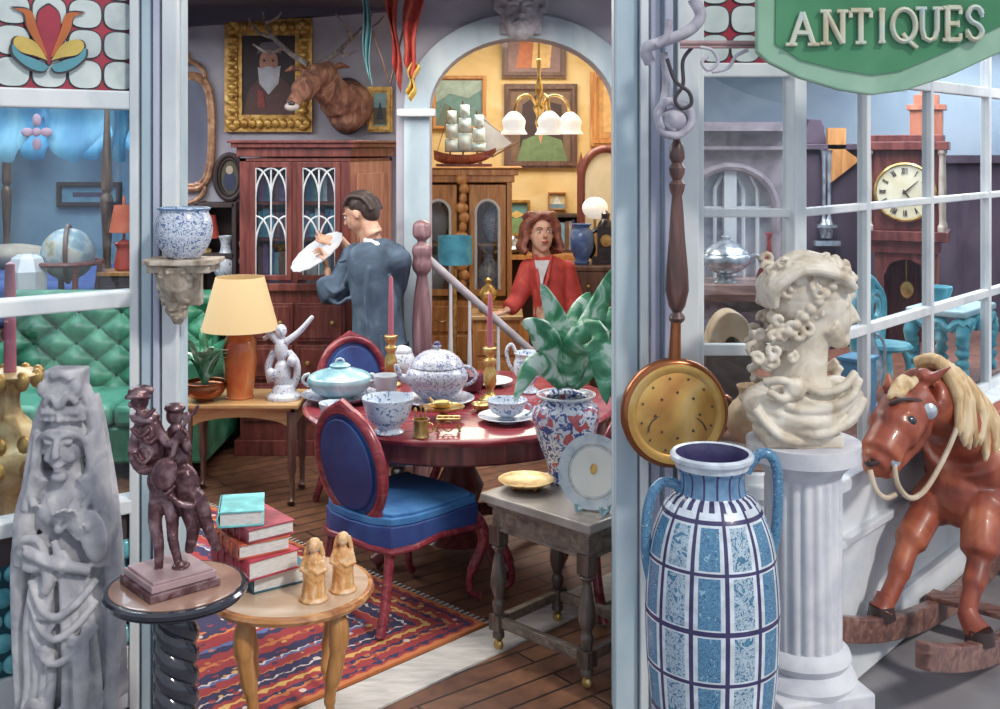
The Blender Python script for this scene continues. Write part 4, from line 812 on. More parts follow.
def candlestick(px, pyb, ytop, yc, label):
    p = onT(px, pyb); s = S(p[1]); h = Z(yc, p[1])-p[2]; t = thing('candlestick', label, 'candlestick', p, 'brass candlesticks on the laid table')
    lath('stick', p, [(.055, 0), (.055, .01), (.03, .025), (.018, .05), (.03, h*.3), (.033, h*.5), (.02, h*.64), (.03, h*.7), (.033, h*.76), (.018, h*.8), (.028, h*.88), (.036, h*.97), (.03, h), (.001, h)], K['brass'], t)
    m = MM(); zt = Z(ytop, p[1]); m.lathe((p[0], p[1], 0), [(.015, p[2]+h), (.0135, (p[2]+h+zt)/2), (.010, zt-.01), (.003, zt)], 14); cd = obj('candle', m, K['candle'], t)
    m = MM(); m.tube([(p[0], p[1], zt-.004), (p[0]+.002, p[1], zt+.014)], .0016, 6); obj('wick', m, K['dark'], cd)
candlestick(391, 385, 276, 335, 'left brass candlestick with a tall pink candle'); candlestick(490, 400, 293, 347, 'right brass candlestick with pink candle beside the teapot')
# ================================================================ grey oak stool table with imari vase
zs_ = .63; k0 = Vector((-.08, 4.40, 0)); e1 = Vector((.72, -.69, 0)).normalized(); e2 = Vector((.69, .72, 0)).normalized(); LL, WW = .565, .46
ot = thing('side_table', 'weathered oak side table with turned legs and low stretchers', 'table', tuple(k0+e1*LL/2+e2*WW/2))
oc = k0+e1*LL/2+e2*WW/2; oa = math.atan2(e1.y, e1.x)
m = MM(); m.box((oc.x, oc.y, zs_-.018), (LL, WW, .036), rz=oa); obj('tabletop', m, mot('pale_worn_oak', [(110, 100, 92), (150, 140, 130), (186, 180, 174)], 6, .35, stretch=(1, .3, 1)), ot, bevel=.006, smooth=False)
m = MM(); m.box((oc.x, oc.y, zs_-.088), (LL-.07, WW-.07, .10), rz=oa); m.box((oc.x, oc.y, zs_-.045), (LL-.04, WW-.04, .016), rz=oa); m.box((oc.x, oc.y, zs_-.138), (LL-.055, WW-.055, .012), rz=oa); obj('apron', m, K['grey_oak'], ot, bevel=.003, smooth=False)
K['dark_oak'] = wood('dark_oak', [(40, 32, 30), (84, 68, 58), (128, 110, 94)], 5)
for a_ in (.055, LL-.055):
    for b_ in (.05, WW-.05):
        c = k0+e1*a_+e2*b_; m = MM()
        m.box((c.x, c.y, zs_-.165), (.055, .055, .075), rz=oa)
        m.lathe((c.x, c.y, 0), smooth_path([(.018, zs_-.205), (.03, zs_-.215), (.016, zs_-.235), (.02, zs_-.26), (.032, zs_-.34), (.03, zs_-.38), (.018, zs_-.42), (.026, zs_-.44), (.018, .145)], 3), 16)
        m.box((c.x, c.y, .115), (.055, .055, .06), rz=oa); m.lathe((c.x, c.y, 0), [(.014, .085), (.024, .07), (.024, .055), (.012, .045)], 12)
        lg = obj('leg', m, K['dark_oak'], ot); m = MM(); m.ell((c.x, c.y, .024), (.022, .016, .022), (0, 0, oa)); m.box((c.x, c.y, .043), (.014, .03, .012), rz=oa); obj('caster', m, K['brass'], lg)
for (a0, b0, a1, b1) in ((.055, .05, LL-.055, .05), (.055, WW-.05, LL-.055, WW-.05), (.055, .05, .055, WW-.05), (LL-.055, .05, LL-.055, WW-.05)):
    u0 = k0+e1*a0+e2*b0; u1 = k0+e1*a1+e2*b1; d_ = (u1-u0).normalized(); u0 += d_*.025; u1 -= d_*.025
    m = MM(); c = (u0+u1)/2; m.box((c.x, c.y, .118), ((u1-u0).length, .03, .04), rz=math.atan2(d_.y, d_.x)); obj('stretcher', m, K['grey_oak'], ot, bevel=.004, smooth=False)
ZS = zs_+.001
vc = (X(566, 4.55), 4.55, ZS); vs = thing('imari_vase', 'blue red and white fluted porcelain vase holding the leafy plant', 'vase', vc)
m, nt, b = base('imari_glaze'); L = nt.links.new; t = N(nt, 'TexCoord'); n1 = N(nt, 'TexNoise', Scale=20, Detail=2, Distortion=2); n2_ = N(nt, 'TexNoise', Scale=15, Detail=1, Distortion=1.5); L(t.outputs['Object'], n1.inputs['Vector'])
mp = N(nt, 'Mapping'); mp.inputs['Location'].default_value = (3, 5, 1); L(t.outputs['Object'], mp.inputs[0]); L(mp.outputs[0], n2_.inputs['Vector'])
c1_ = ramp(nt, n1.outputs[0], [(60, 84, 150), (60, 84, 150), (210, 214, 226), (210, 214, 226), (90, 110, 170)], [0, .42, .47, .6, .62]); mx = N(nt, 'Mix', data_type='RGBA'); L(ramp(nt, n2_.outputs[0], [(0, 0, 0), (255, 255, 255)], [.57, .6]), mx.inputs[0]); L(c1_, mx.inputs[6]); mx.inputs[7].default_value = lin((190, 70, 78)); L(mx.outputs[2], b.inputs['Base Color']); b.inputs['Roughness'].default_value = .15
K['imari'] = m
vp = [(.075, 0), (.078, .01), (.07, .03), (.085, .09), (.115, .17), (.137, .25), (.14, .285), (.128, .315), (.105, .33), (.1, .338), (.118, .35), (.122, .358), (.112, .358), (.09, .34), (.1, .3), (.001, .28)]
m = MM(); m.lathe(vc, smooth_path(vp, 4), 96, flute=lambda i, a: 1-(.045*abs(math.sin(a*5)) if 8 < i < 30 else 0)); obj('vase_body', m, K['imari'], vs)
m = MM(); m.lathe(vc, [(.118, .352), (.1235, .356), (.1235, .361), (.112, .361), (.108, .352)], 48, cap=False); obj('vase_rim', m, K['chinaw'], vs)
pt = thing('leafy_plant', 'broad-leaved green plant with painted pale highlights on its leaves in the imari vase', 'plant', (vc[0], vc[1], ZS+.29))
m, nt, b = base('leaf_painted_highlights'); L = nt.links.new; uvn = N(nt, 'TexCoord'); n = N(nt, 'TexNoise', Scale=9, Detail=3, Distortion=1.2); L(uvn.outputs['Object'], n.inputs['Vector']); L(ramp(nt, n.outputs[0], [(28, 96, 60), (48, 134, 88), (96, 172, 130), (200, 222, 208)], [.3, .42, .5, .58]), b.inputs['Base Color']); b.inputs['Roughness'].default_value = .3; K['leaf'] = m  # pale end of the ramp paints highlights into the leaf colour
def leaf(pts, wd, roll=0):
    path = [Vector(p) for p in smooth_path([tuple(P(*p)) for p in pts], 6)]; n = len(path)-1; wd = wd*S(4.55)
    def fn(u, v):
        i = min(n-1, int(v*n)); t = (path[i+1]-path[i]).normalized(); p = path[i].lerp(path[i+1], v*n-i)
        side = t.cross(Vector((math.sin(roll)*.4, -1, .35))).normalized(); up_ = side.cross(t)
        w_ = wd*math.sin(PI*min(1, .06+v*.94))**.75*(1 if v < .5 else 1-.25*(v-.5)); a = (u-.5)*2
        return p+side*a*w_+up_*(a*a*w_*.35)*-1+up_*math.sin(v*18+a)*.003
    m = MM(); m.grid(fn, 8, 22); o = obj('leaf', m, K['leaf'], pt, solid=.002, ang=80)
lv = [([(566, 388, 4.55), (562, 350, 4.52), (556, 318, 4.5), (541, 283, 4.46)], 15), ([(570, 388, 4.56), (582, 345, 4.6), (597, 310, 4.6), (613, 268, 4.56)], 15), ([(564, 388, 4.5), (552, 352, 4.42), (540, 330, 4.38), (522, 322, 4.34)], 16),
      ([(562, 388, 4.48), (548, 368, 4.4), (532, 366, 4.34), (514, 402, 4.3)], 13), ([(572, 388, 4.5), (578, 350, 4.4), (596, 338, 4.3), (607, 405, 4.22)], 20), ([(572, 388, 4.6), (586, 352, 4.62), (600, 326, 4.62), (622, 305, 4.62)], 17),
      ([(566, 388, 4.48), (570, 360, 4.38), (576, 348, 4.32), (574, 380, 4.26)], 15), ([(568, 388, 4.62), (572, 340, 4.7), (580, 310, 4.74), (590, 292, 4.76)], 14), ([(560, 388, 4.6), (545, 350, 4.66), (530, 345, 4.7), (512, 365, 4.72)], 13),
      ([(574, 388, 4.54), (592, 362, 4.5), (612, 352, 4.46), (630, 372, 4.42)], 16)]
for k, (q, wd) in enumerate(lv):
    if k not in (6, 8): leaf(q, wd*.86)
K['soil'] = mot('soil', [(40, 30, 26), (66, 50, 42)], 30, .9)
m = MM(); m.lathe((vc[0], vc[1], ZS+.285), [(.088, 0), (.088, .01), (.001, .016)], 24); obj('soil', m, K['soil'], pt)
# gold footed plate
q = k0+e1*.10+e2*.165; gp = thing('footed_plate', 'gilt patterned plate on small feet on the oak side table', 'plate', (q.x, q.y, ZS))
lath('plate_body', (q.x, q.y, ZS), [(.05, .018), (.08, .02), (.108, .034), (.112, .04), (.08, .03), (.001, .024)], mot('yellow_gilt_dish', [(140, 96, 44), (214, 172, 96), (240, 214, 150)], 18, .3, .25), gp, seg=48)
m = MM()
for k in range(4): m.ell((q.x+.06*math.cos(k*PI/2+.6), q.y+.06*math.sin(k*PI/2+.6), ZS+.0105), (.012, .012, .0105))
m.lathe((q.x, q.y, ZS), [(.066, .012), (.07, .02)], 24, cap=True); obj('footed_ring', m, K['copper'] if 'copper' in K else K['pan_copper'], gp)
# display plate on a stand
q = k0+e1*.485+e2*.12; nrm_ = Vector((-.42, -.86, .28)).normalized(); dp = thing('display_plate', 'large white plate with gold crest standing upright on the side table', 'plate', (q.x, q.y, ZS))
rot = nrm_.to_track_quat('Z', 'Y').to_euler(); cz = Vector((q.x, q.y, ZS+.155))
m = MM(); m.lathe(cz, [(.001, -.01), (.08, -.01), (.09, -.004), (.128, .008), (.138, .012), (.138, .016), (.09, .004), (.001, .001)], 64, rot=rot, mi=lambda i, j: 1 if i in (5,) else (2 if i == 6 else 0))
obj('plate_body', m, [K['chinaw'], mot('grey_blue_band', [(150, 166, 176), (182, 192, 198), (206, 210, 210)], 22, .2), mot('ivory_glaze', [(206, 204, 192), (226, 222, 210)], 8, .2)], dp, ang=25)
m = MM(); RM = Euler(rot).to_matrix()
m.ell(cz+RM @ Vector((0, .01, .003)), (.014, .02, .0015), rot=rot); m.tube([cz+RM @ Vector((.1*math.cos(a), .1*math.sin(a), .0055)) for a in [2*PI*i/48 for i in range(48)]], .0018, 6, closed=True); obj('gold_crest', m, K['gold'], dp)
ps = thing('plate_stand', 'clear blue glass plate stand holding the white crest plate', 'stand', (q.x, q.y, ZS)); fx = Vector((nrm_.x, nrm_.y, 0)).normalized(); sd = Vector((fx.y, -fx.x, 0))
for sg_ in (-1, 1):
    c = Vector((q.x, q.y, ZS))+sd*sg_*.05; m = MM(); m.tube([c+fx*.055+Vector((0, 0, .045)), c+fx*.045+Vector((0, 0, .012)), c-fx*.03+Vector((0, 0, .008)), c-fx*.075+Vector((0, 0, .13))], .007, 8); obj('stand_arm', m, K['aqua'], ps)
m = MM(); m.tube([Vector((q.x, q.y, ZS+.008))-sd*.055-fx*.02, Vector((q.x, q.y, ZS+.008))+sd*.055-fx*.02], .007, 8); obj('stand_bar', m, K['aqua'], ps)
# ================================================================ people
K['skin'] = mot('skin', [(176, 112, 84), (214, 158, 128), (232, 190, 162)], 18, .55, bmp=.03)
K['hair_d'] = mot('dark_hair', [(30, 24, 26), (58, 44, 42), (84, 66, 60)], 30, .5, bmp=.3)
K['hair_r'] = mot('auburn_hair', [(82, 36, 30), (136, 68, 52), (176, 104, 80)], 30, .5, bmp=.3)
K['suit'] = mot('blue_grey_suit', [(38, 52, 70), (66, 88, 112), (98, 122, 146)], 7, .8, bmp=.2)
K['trouser'] = mot('dark_trousers', [(34, 36, 48), (52, 56, 70)], 8, .8)
K['red_coat'] = mot('red_jacket', [(158, 34, 32), (202, 56, 48), (224, 92, 78)], 8, .7, bmp=.15)
K['shirt'] = mot('white_shirt', (220, 220, 222), 10, .7)
K['shoe'] = mot('black_shoes', (36, 32, 36), 10, .3)
def head_prims(m, c, fwd, h=.24, tilt=0):
    """head with face; c = middle of the head, fwd = direction of the face"""
    f = Vector(fwd).normalized(); r = f.cross(Vector((0, 0, 1))).normalized(); u = r.cross(f); c = Vector(c)
    ro = Matrix((r, f, u)).transposed().to_euler(); V = lambda x, y, z: c+(r*x+f*y+u*z)*h
    m.ell(V(0, -.06, .1), (.31*h, .38*h, .36*h), ro, 20); m.ell(V(0, .06, -.1), (.27*h, .31*h, .36*h), ro, 20); m.ell(V(0, .17, -.36), (.13*h, .13*h, .12*h), ro)
    m.tube([V(0, .33, .08), V(0, .38, -.0), V(0, .45, -.08), V(0, .36, -.12)], [.035*h, .04*h, .06*h, .05*h], 10)
    m.ell(V(0, .34, -.2), (.1*h, .06*h, .025*h), ro); m.ell(V(0, .335, -.245), (.085*h, .06*h, .03*h), ro)
    for s_ in (-1, 1):
        m.ell(V(s_*.315, -.04, -.03), (.04*h, .08*h, .11*h), ro); m.tube([V(s_*.05, .36, .11), V(s_*.14, .345, .13), V(s_*.22, .29, .1)], .028*h, 8)
    m.tube([V(0, -.08, -.25), V(0, -.12, -.62)], [.22*h, .22*h], 16); return V, ro
def face_bits(V, h, ro, par, lip=(168, 70, 66)):
    for s_ in (-1, 1):
        m = MM(); m.ell(V(s_*.125, .325, .035), (.05*h, .035*h, .03*h), ro, 12); e_ = obj('eye', m, K['shirt'], par); m = MM(); m.ell(V(s_*.125, .352, .035), (.022*h, .014*h, .026*h), ro, 10); obj('iris', m, K['hair_d'], e_)
        m = MM(); m.tube([V(s_*.06, .375, .125), V(s_*.14, .36, .15), V(s_*.21, .3, .12)], .016*h, 6); obj('eyebrow', m, K['hair_d'], par)
    m = MM(); m.tube([V(-.09, .37, -.205), V(0, .405, -.215), V(.09, .37, -.205)], [.014*h, .026*h, .014*h], 8); m.tube([V(-.07, .37, -.225), V(0, .4, -.235), V(.07, .37, -.225)], [.012*h, .024*h, .012*h], 8); obj('lips', m, mot('lip', lip, 8, .4), par)
# ---- man in the blue-grey suit, seen from behind
MD = 6.72; s = S(MD)
def Q(x, y, dy=0): return P(x, y, MD)+Vector((0, dy, 0))
man = thing('person', 'person in blue-grey suit seen from behind, studying a white plate by the cabinet', 'person', (X(376, MD), MD, 0))
m = MM(); hc = Q(360, 213, 0); Vh, ro = head_prims(m, hc, (-.86, .28, -.42), .262)
m.tube([Q(366, 228, 0), Q(374, 246, 0)], [.058, .066], 16); m.tube([Q(376, 250), Q(378, 300), Q(378, 350)], [.12, .12, .12], 16)
sh_l = Q(353, 256, .14); el_l = Q(333, 297, .06); wr_l = Q(324, 272, .10)
sh_r = Q(399, 258, -.06); el_r = Q(384, 296, .13); wr_r = Q(333, 243, .30)
m.tube([sh_l, el_l, wr_l], [.05, .042, .028], 12); m.tube([sh_r, el_r, wr_r], [.05, .042, .028], 12)
hand(m, wr_l, (-.12, .25, .55), (-.8, .1, .6), 1.15, .8); hand(m, wr_r, (-.95, -.05, -.05), (.2, -.5, .8), 1.1, .5, -1)
for sx in (-1, 1): m.tube([Q(378+sx*13, 350), Q(378+sx*14, 420), Q(378+sx*15, 480)], [.085, .062, .045], 12)
organic('body', m, K['skin'], man, .0075, 2)
face_bits(Vh, .262, ro, man)
m = MM(); V = Vh; h = .262
m.ell(V(0, -.13, .17), (.35*h, .36*h, .34*h), ro, 20); m.ell(V(0, -.26, .0), (.32*h, .22*h, .34*h), ro, 20)
for k in range(9): a = -1+k*.25; m.tube(smooth_path([tuple(V(.3*a, .2, .36-.1*abs(a))), tuple(V(.33*a, -.05, .5-.1*abs(a))), tuple(V(.36*a, -.35, .3-.06*abs(a))), tuple(V(.3*a, -.42, -.1))], 4), .045*h, 8)
organic('hair', m, K['hair_d'], man, .006, 1)
m = MM()
sec = [(238, 376, 9, .07), (243, 378, 19, .09), (249, 378, 28, .115), (260, 377, 30, .13), (285, 376, 27, .13), (310, 377, 25, .125), (335, 379, 27, .14), (362, 381, 30, .15), (378, 382, 31, .15)]
def hull(m, sec, d, yaw=0, seg=28):
    vs = []; n = len(sec)
    for y, x, hw, dp in sec:
        c = P(x, y, d)
        for j in range(seg): a = 2*PI*j/seg; vs.append(c+Matrix.Rotation(yaw, 3, 'Z') @ Vector((hw*S(d)*math.copysign(abs(math.cos(a))**.85, math.cos(a)), dp*math.sin(a), 0)))
    fs = [(i*seg+j, i*seg+(j+1) % seg, (i+1)*seg+(j+1) % seg, (i+1)*seg+j) for i in range(n-1) for j in range(seg)]+[tuple(range(seg)), tuple((n-1)*seg+j for j in range(seg))[::-1]]
    m.add(vs, fs)
hull(m, [tuple(v) for v in smooth_path(sec, 3)], MD, .35)
m.ell(sh_l+Vector((0, 0, -.01)), (.085, .08, .08)); m.ell(sh_r+Vector((0, 0, -.01)), (.085, .085, .08))
m.tube(smooth_path([tuple(sh_l), tuple(el_l), tuple(el_l.lerp(wr_l, .75))], 5), [.088]*5+[.082]*5+[.055], 14)
m.tube(smooth_path([tuple(sh_r), tuple(el_r), tuple(el_r.lerp(wr_r, .8))], 5), [.088]*5+[.078]*5+[.05], 14)
rr = random.Random(2)
for q in ([(352, 262, -.02), (345, 282, -.04), (334, 296, -.03)], [(326, 285, .0), (336, 292, -.04), (346, 286, -.06)], [(330, 300, .0), (340, 303, -.04), (350, 296, -.06)], [(392, 270, -.2), (398, 300, -.2), (394, 330, -.2)], [(372, 265, -.14), (368, 300, -.15), (372, 340, -.16)], [(356, 300, -.06), (362, 330, -.12), (360, 365, -.14)], [(340, 262, .0), (350, 258, -.04), (362, 254, -.06)], [(384, 330, -.18), (386, 352, -.19), (385, 372, -.2)]):
    m.tube(smooth_path([tuple(Q(*p)) for p in q], 4), .014, 8)
organic('jacket', m, K['suit'], man, .009, 3)
m = MM(); m.tube([Q(362, 243, .07), Q(368, 240, -.05), Q(378, 244, -.075), Q(388, 250, -.06)], [.02, .024, .024, .02], 10); obj('shirt_collar', m, K['shirt'], man)
m = MM(); m.tube([Q(362, 247, .08), Q(368, 245, -.07), Q(380, 249, -.09), Q(391, 255, -.07)], [.022, .025, .025, .02], 10); obj('jacket_collar', m, K['suit'], man)
def legs(par, base, d, xo, hipz, mat, shoe, r0=.1):
    for sx in (-1, 1):
        m = MM(); m.tube([(base+sx*xo*.8, d, hipz), (base+sx*xo, d, hipz*.55), (base+sx*xo*1.05, d, .08)], [r0, r0*.78, r0*.66], 14); obj('trouser_leg', m, mat, par)
        m = MM(); m.ell((base+sx*xo*1.05, d+.04, .045), (.048, .13, .045)); obj('shoe', m, shoe, par)
legs(man, X(380, MD), MD, .10, .82, K['trouser'], K['shoe'])
# white plate in his hands
pd = thing('white_plate', 'white ribbed plate held up by the person in the suit', 'plate', tuple(Q(314, 256, .2)))
nn = Vector((-.5, -.36, .79)).normalized(); c = Q(313, 257, .2)
m = MM(); m.lathe(c, [(.001, -.008), (.1, -.008), (.15, .0), (.19, .014), (.19, .02), (.15, .006), (.1, 0), (.001, 0)], 60, rot=nn.to_track_quat('Z', 'Y').to_euler(), flute=lambda i, a: 1+.02*math.cos(a*15) if i in (3, 4) else 1); obj('plate_body', m, K['chinaw'], pd)
# ---- woman in the red jacket
FDm = 7.55; s = S(FDm)
def Q(x, y, dy=0): return P(x, y, FDm)+Vector((0, dy, 0))
wo = thing('person', 'smiling person with auburn hair in a red jacket behind the stair rail', 'person', (X(548, FDm), FDm, 0))
m = MM(); hw = .27; Vh, ro = head_prims(m, Q(541, 234, 0), (.22, -.95, .12), hw)
m.tube([Q(541, 246, .02), Q(545, 262, .02)], [.05, .056], 16); m.tube([Q(547, 270), Q(549, 345)], [.1, .11], 16)
wl_, el_, sl_ = Q(506, 309, -.12), Q(518, 297, -.04), Q(529, 269, .02)
m.tube([sl_, el_, wl_], [.045, .038, .025], 12); hand(m, wl_, (-.9, -.3, -.15), (0, .1, -1), 1.0, .25, -1)
sr_, er_, wr_ = Q(566, 270, .02), Q(574, 308, .0), Q(566, 338, -.08)
m.tube([sr_, er_, wr_], [.045, .038, .025], 12); hand(m, wr_, (-.2, -.3, -.9), (-.8, 0, 0), 1.0, .4)
for sx in (-1, 1): m.tube([Q(550+sx*12, 345), Q(551+sx*12, 400), Q(551+sx*12, 440)], [.08, .058, .04], 12)
organic('body', m, K['skin'], wo, .007, 2)
face_bits(Vh, hw, ro, wo, (176, 50, 56))
m = MM(); V = Vh; h = hw
m.ell(V(0, -.14, .18), (.39*h, .4*h, .4*h), ro, 20)
for k in range(7):
    a = -1+k/3; m.tube(smooth_path([tuple(V(.1*a, .26, .42)), tuple(V(.3*a, .12, .5)), tuple(V(.4*a, -.1, .42))], 4), .09*h, 8)
for s_ in (-1, 1):
    for k in range(4): m.tube(smooth_path([tuple(V(s_*.2, .22-.12*k, .42)), tuple(V(s_*.4, .14-.14*k, .22)), tuple(V(s_*.42, .08-.14*k, -.1)), tuple(V(s_*.5, .08-.14*k, -.32)), tuple(V(s_*(.42-.04*k), .12-.14*k, -.46))], 4), .095*h, 8)
m.ell(V(0, -.36, -.2), (.38*h, .16*h, .3*h), ro)
organic('hair', m, K['hair_r'], wo, .006, 1)
m = MM(); sec = [(256, 546, 8, .05), (260, 547, 17, .08), (268, 548, 21, .10), (290, 549, 18, .105), (312, 550, 17, .10), (335, 551, 20, .115), (358, 552, 22, .12), (380, 553, 23, .12)]
hull(m, [tuple(v) for v in smooth_path(sec, 3)], FDm, .1)
m.ell(sl_, (.07, .07, .07)); m.ell(sr_, (.07, .07, .07))
m.tube(smooth_path([tuple(sl_), tuple(el_), tuple(wl_.lerp(el_, .15))], 5), [.07]*5+[.06]*5+[.045], 14); m.tube(smooth_path([tuple(sr_), tuple(er_), tuple(wr_.lerp(er_, .1))], 5), [.07]*5+[.062]*5+[.045], 14)
organic('jacket', m, K['red_coat'], wo, .009, 3)
m = MM(); m.prism([Q(534, 259, -.112), Q(549, 259, -.112), Q(543, 276, -.128), Q(540, 296, -.122), Q(537, 276, -.128)], (0, .03, 0)); obj('blouse', m, K['shirt'], wo)
m = MM(); m.tube([Q(535, 254, -.07), Q(537, 274, -.13), Q(540, 297, -.125)], .012, 8); m.tube([Q(551, 254, -.07), Q(547, 275, -.13), Q(541, 297, -.125)], .012, 8); obj('lapel', m, K['red_coat'], wo)
for k in range(3): m = MM(); m.ell(Q(543+k*.5, 304+k*16, -.122), .011); obj('button', m, K['gold'], wo)
legs(wo, X(551, FDm), FDm, .085, .72, mot('grey_skirt', (70, 56, 64), 8, .8), K['shoe'], .085)
# ================================================================ left of the shop: cabinet, lamp table, wall things
CD = 7.22; cw = K['mahog']
cab = thing('display_cabinet', 'tall red mahogany bookcase cabinet with gothic glazed doors and drawers below', 'cabinet', (-1.3, 7.45, 0))
xl, xr = X(240, CD), X(350, CD); yb_ = 7.76; xrb = -.76
zt0 = Z(143, CD); zd1 = Z(158, CD); zd0 = Z(277, CD); zw = Z(283, CD)
fp = [(xl, yb_), (xl, CD), (xr, CD), (xrb, yb_-.18), (xrb, yb_)]
def cprism(m, z0, z1, g=0.0, mi=0):
    q = [(xl-g, yb_), (xl-g, CD-g), (xr+g*.6, CD-g), (xrb+g, yb_-.18), (xrb+g, yb_)]; m.prism([(x, y, z0) for x, y in q], (0, 0, z1-z0), mi)
m = MM(); cprism(m, zt0-.09, zt0-.03, .02); cprism(m, zt0-.03, zt0, .05); cprism(m, zt0, zt0+.018, .07); obj('cornice', m, cw, cab, smooth=False, bevel=.004)
m = MM(); cprism(m, .1, zw-.05); cprism(m, 0, .1, .03); cprism(m, zw-.05, zw, .03); obj('lower_case', m, cw, cab, smooth=False, bevel=.004)
m = MM(); m.box(((xl+xr)/2, yb_-.02, (zw+zt0-.1)/2), (xr-xl, .03, zt0-.1-zw)); m.box((xl+.02, (CD+yb_)/2, (zw+zt0-.1)/2), (.04, yb_-CD, zt0-.1-zw)); cprism(m, zt0-.12, zt0-.1)
m.box((xl+.033, CD+.018, (zw+zt0-.122)/2), (.07, .04, zt0-.126-zw)); m.box((xr-.03, CD+.018, (zw+zt0-.122)/2), (.06, .04, zt0-.126-zw)); m.box(((xl+xr)/2, CD+.018, (zw+zt0-.122)/2), (.035, .04, zt0-.126-zw)); obj('upper_case', m, cw, cab, smooth=False)
m = MM(); m.prism([(xr-.01, CD, zw), (xrb, yb_-.18, zw), (xrb, yb_, zw), (xrb-.04, yb_, zw), (xr-.04, CD+.06, zw)], (0, 0, zt0-.1-zw)); u_ = Vector((xrb-xr, yb_-.18-CD, 0)); nv = Vector((u_.y, -u_.x, 0)).normalized()
a0 = Vector((xr, CD, 0)); m.prism([a0+u_*.14+nv*.004+Vector((0, 0, zw+.1)), a0+u_*.86+nv*.004+Vector((0, 0, zw+.1)), a0+u_*.86+nv*.004+Vector((0, 0, zt0-.2)), a0+u_*.14+nv*.004+Vector((0, 0, zt0-.2))], nv*.012)
obj('side_panel', m, wood('light_mahogany', [(138, 78, 62), (186, 118, 96), (208, 148, 122)], 5), cab, smooth=False, bevel=.003)
m = MM()
for zz in (zw+.28, zw+.52): m.box(((xl+xr)/2, CD+.28, zz), (xr-xl-.08, .42, .02))
obj('shelf', m, cw, cab, smooth=False)
xm = (xl+xr)/2
for (a, c_) in ((xl+.07, xm-.018), (xm+.018, xr-.06)):
    m = MM(); fw = .035; z0, z1 = zw+.02, zt0-.125
    for q in ((a+fw/2, (z0+z1)/2, fw, z1-z0), (c_-fw/2, (z0+z1)/2, fw, z1-z0), ((a+c_)/2, z0+fw/2, c_-a-2*fw, fw), ((a+c_)/2, z1-fw/2, c_-a-2*fw, fw)): m.box((q[0], CD-.008, q[1]), (q[2], .03, q[3]))
    dr = obj('door', m, cw, cab, smooth=False, bevel=.003)
    m = MM(); w_ = (c_-a)/2-.035; T = lambda pts: m.tube([(x, CD-.012, z) for x, z in pts], .0065, 6)
    cx_ = (a+c_)/2; T([(cx_, z0), (cx_, z1-.05)])
    for sg_ in (-1, 1):
        for zb_ in (z1-.04, z0+.42): T([(cx_+sg_*w_*(1-math.cos(t)), zb_-.2*(1-math.sin(t))) for t in [PI/2*i/8 for i in range(9)]]); T([(cx_+sg_*w_*math.cos(t), zb_-.2*(1-math.sin(t))) for t in [PI/2*i/8 for i in range(9)]])
        T([(cx_+sg_*w_, z0), (cx_+sg_*w_, z1-.04)])
    obj('tracery', m, K['chinaw'], dr)
    m = MM(); m.box((cx_, CD+.004, (z0+z1)/2), (c_-a-.03, .003, z1-z0-.03)); obj('pane', m, K['glass'], dr, smooth=False)
for r_, (z0, z1) in enumerate(((Z(341, CD), Z(303, CD)), (Z(379, CD), Z(345, CD)), (Z(420, CD), Z(383, CD)))):
    for (a, c_) in ((xl+.03, xm-.01), (xm+.01, xr-.03)):
        m = MM(); m.box(((a+c_)/2, CD-.008, (z0+z1)/2), (c_-a, .02, z1-z0)); m.box(((a+c_)/2, CD-.02, (z0+z1)/2), (c_-a-.04, .01, z1-z0-.04)); d_ = obj('drawer', m, cw, cab, smooth=False, bevel=.003)
        for kx in (.25, .75): m = MM(); m.lathe((a+(c_-a)*kx, CD-.022, (z0+z1)/2), [(.006, 0), (.006, .012), (.016, .02), (.012, .03), (.001, .034)], 14, rot=(PI/2, 0, 0)); obj('knob', m, K['brass'], d_)
# books inside the cabinet
rr = random.Random(21); cols_ = [(70, 150, 184), (96, 176, 206), (60, 110, 160), (130, 100, 150), (150, 90, 110), (176, 196, 210), (110, 70, 80), (90, 140, 150)]
nm_ = {0: 'sky blue', 1: 'pale blue', 2: 'deep blue', 3: 'violet', 4: 'plum', 5: 'ivory grey', 6: 'brown', 7: 'teal grey'}
for lvl, zz in enumerate((zw+.001, zw+.291, zw+.531)):
    x_ = xl+.09; hmax = (.25, .2, .22)[lvl]; k = 0
    while x_ < xr-.12:
        w_ = rr.uniform(.028, .05); ci = rr.randrange(8); h_ = hmax*rr.uniform(.75, 1)
        if abs(x_+w_/2-xm) < .0: x_ += .05
        kk = 'cabbook%d' % ci
        if kk not in K: K[kk] = cloth_cover('spine_'+nm_[ci].replace(' ', '_'), cols_[ci])
        m = MM(); m.box((x_+w_/2, CD+.2, zz+h_/2), (w_-.002, .16, h_)); m.box((x_+w_/2, CD+.118, zz+h_*.82), (w_-.004, .004, .012)); m.box((x_+w_/2, CD+.118, zz+h_*.2), (w_-.004, .004, .008))
        o = obj('book', m, K[kk], None, smooth=False, bevel=.003, loc=(x_+w_/2, CD+.2, zz))
        tag(o, nm_[ci]+' book standing on the '+('bottom', 'middle', 'top')[lvl]+' shelf inside the glazed mahogany cabinet', 'book', 'books inside the glazed cabinet'); x_ += w_; k += 1
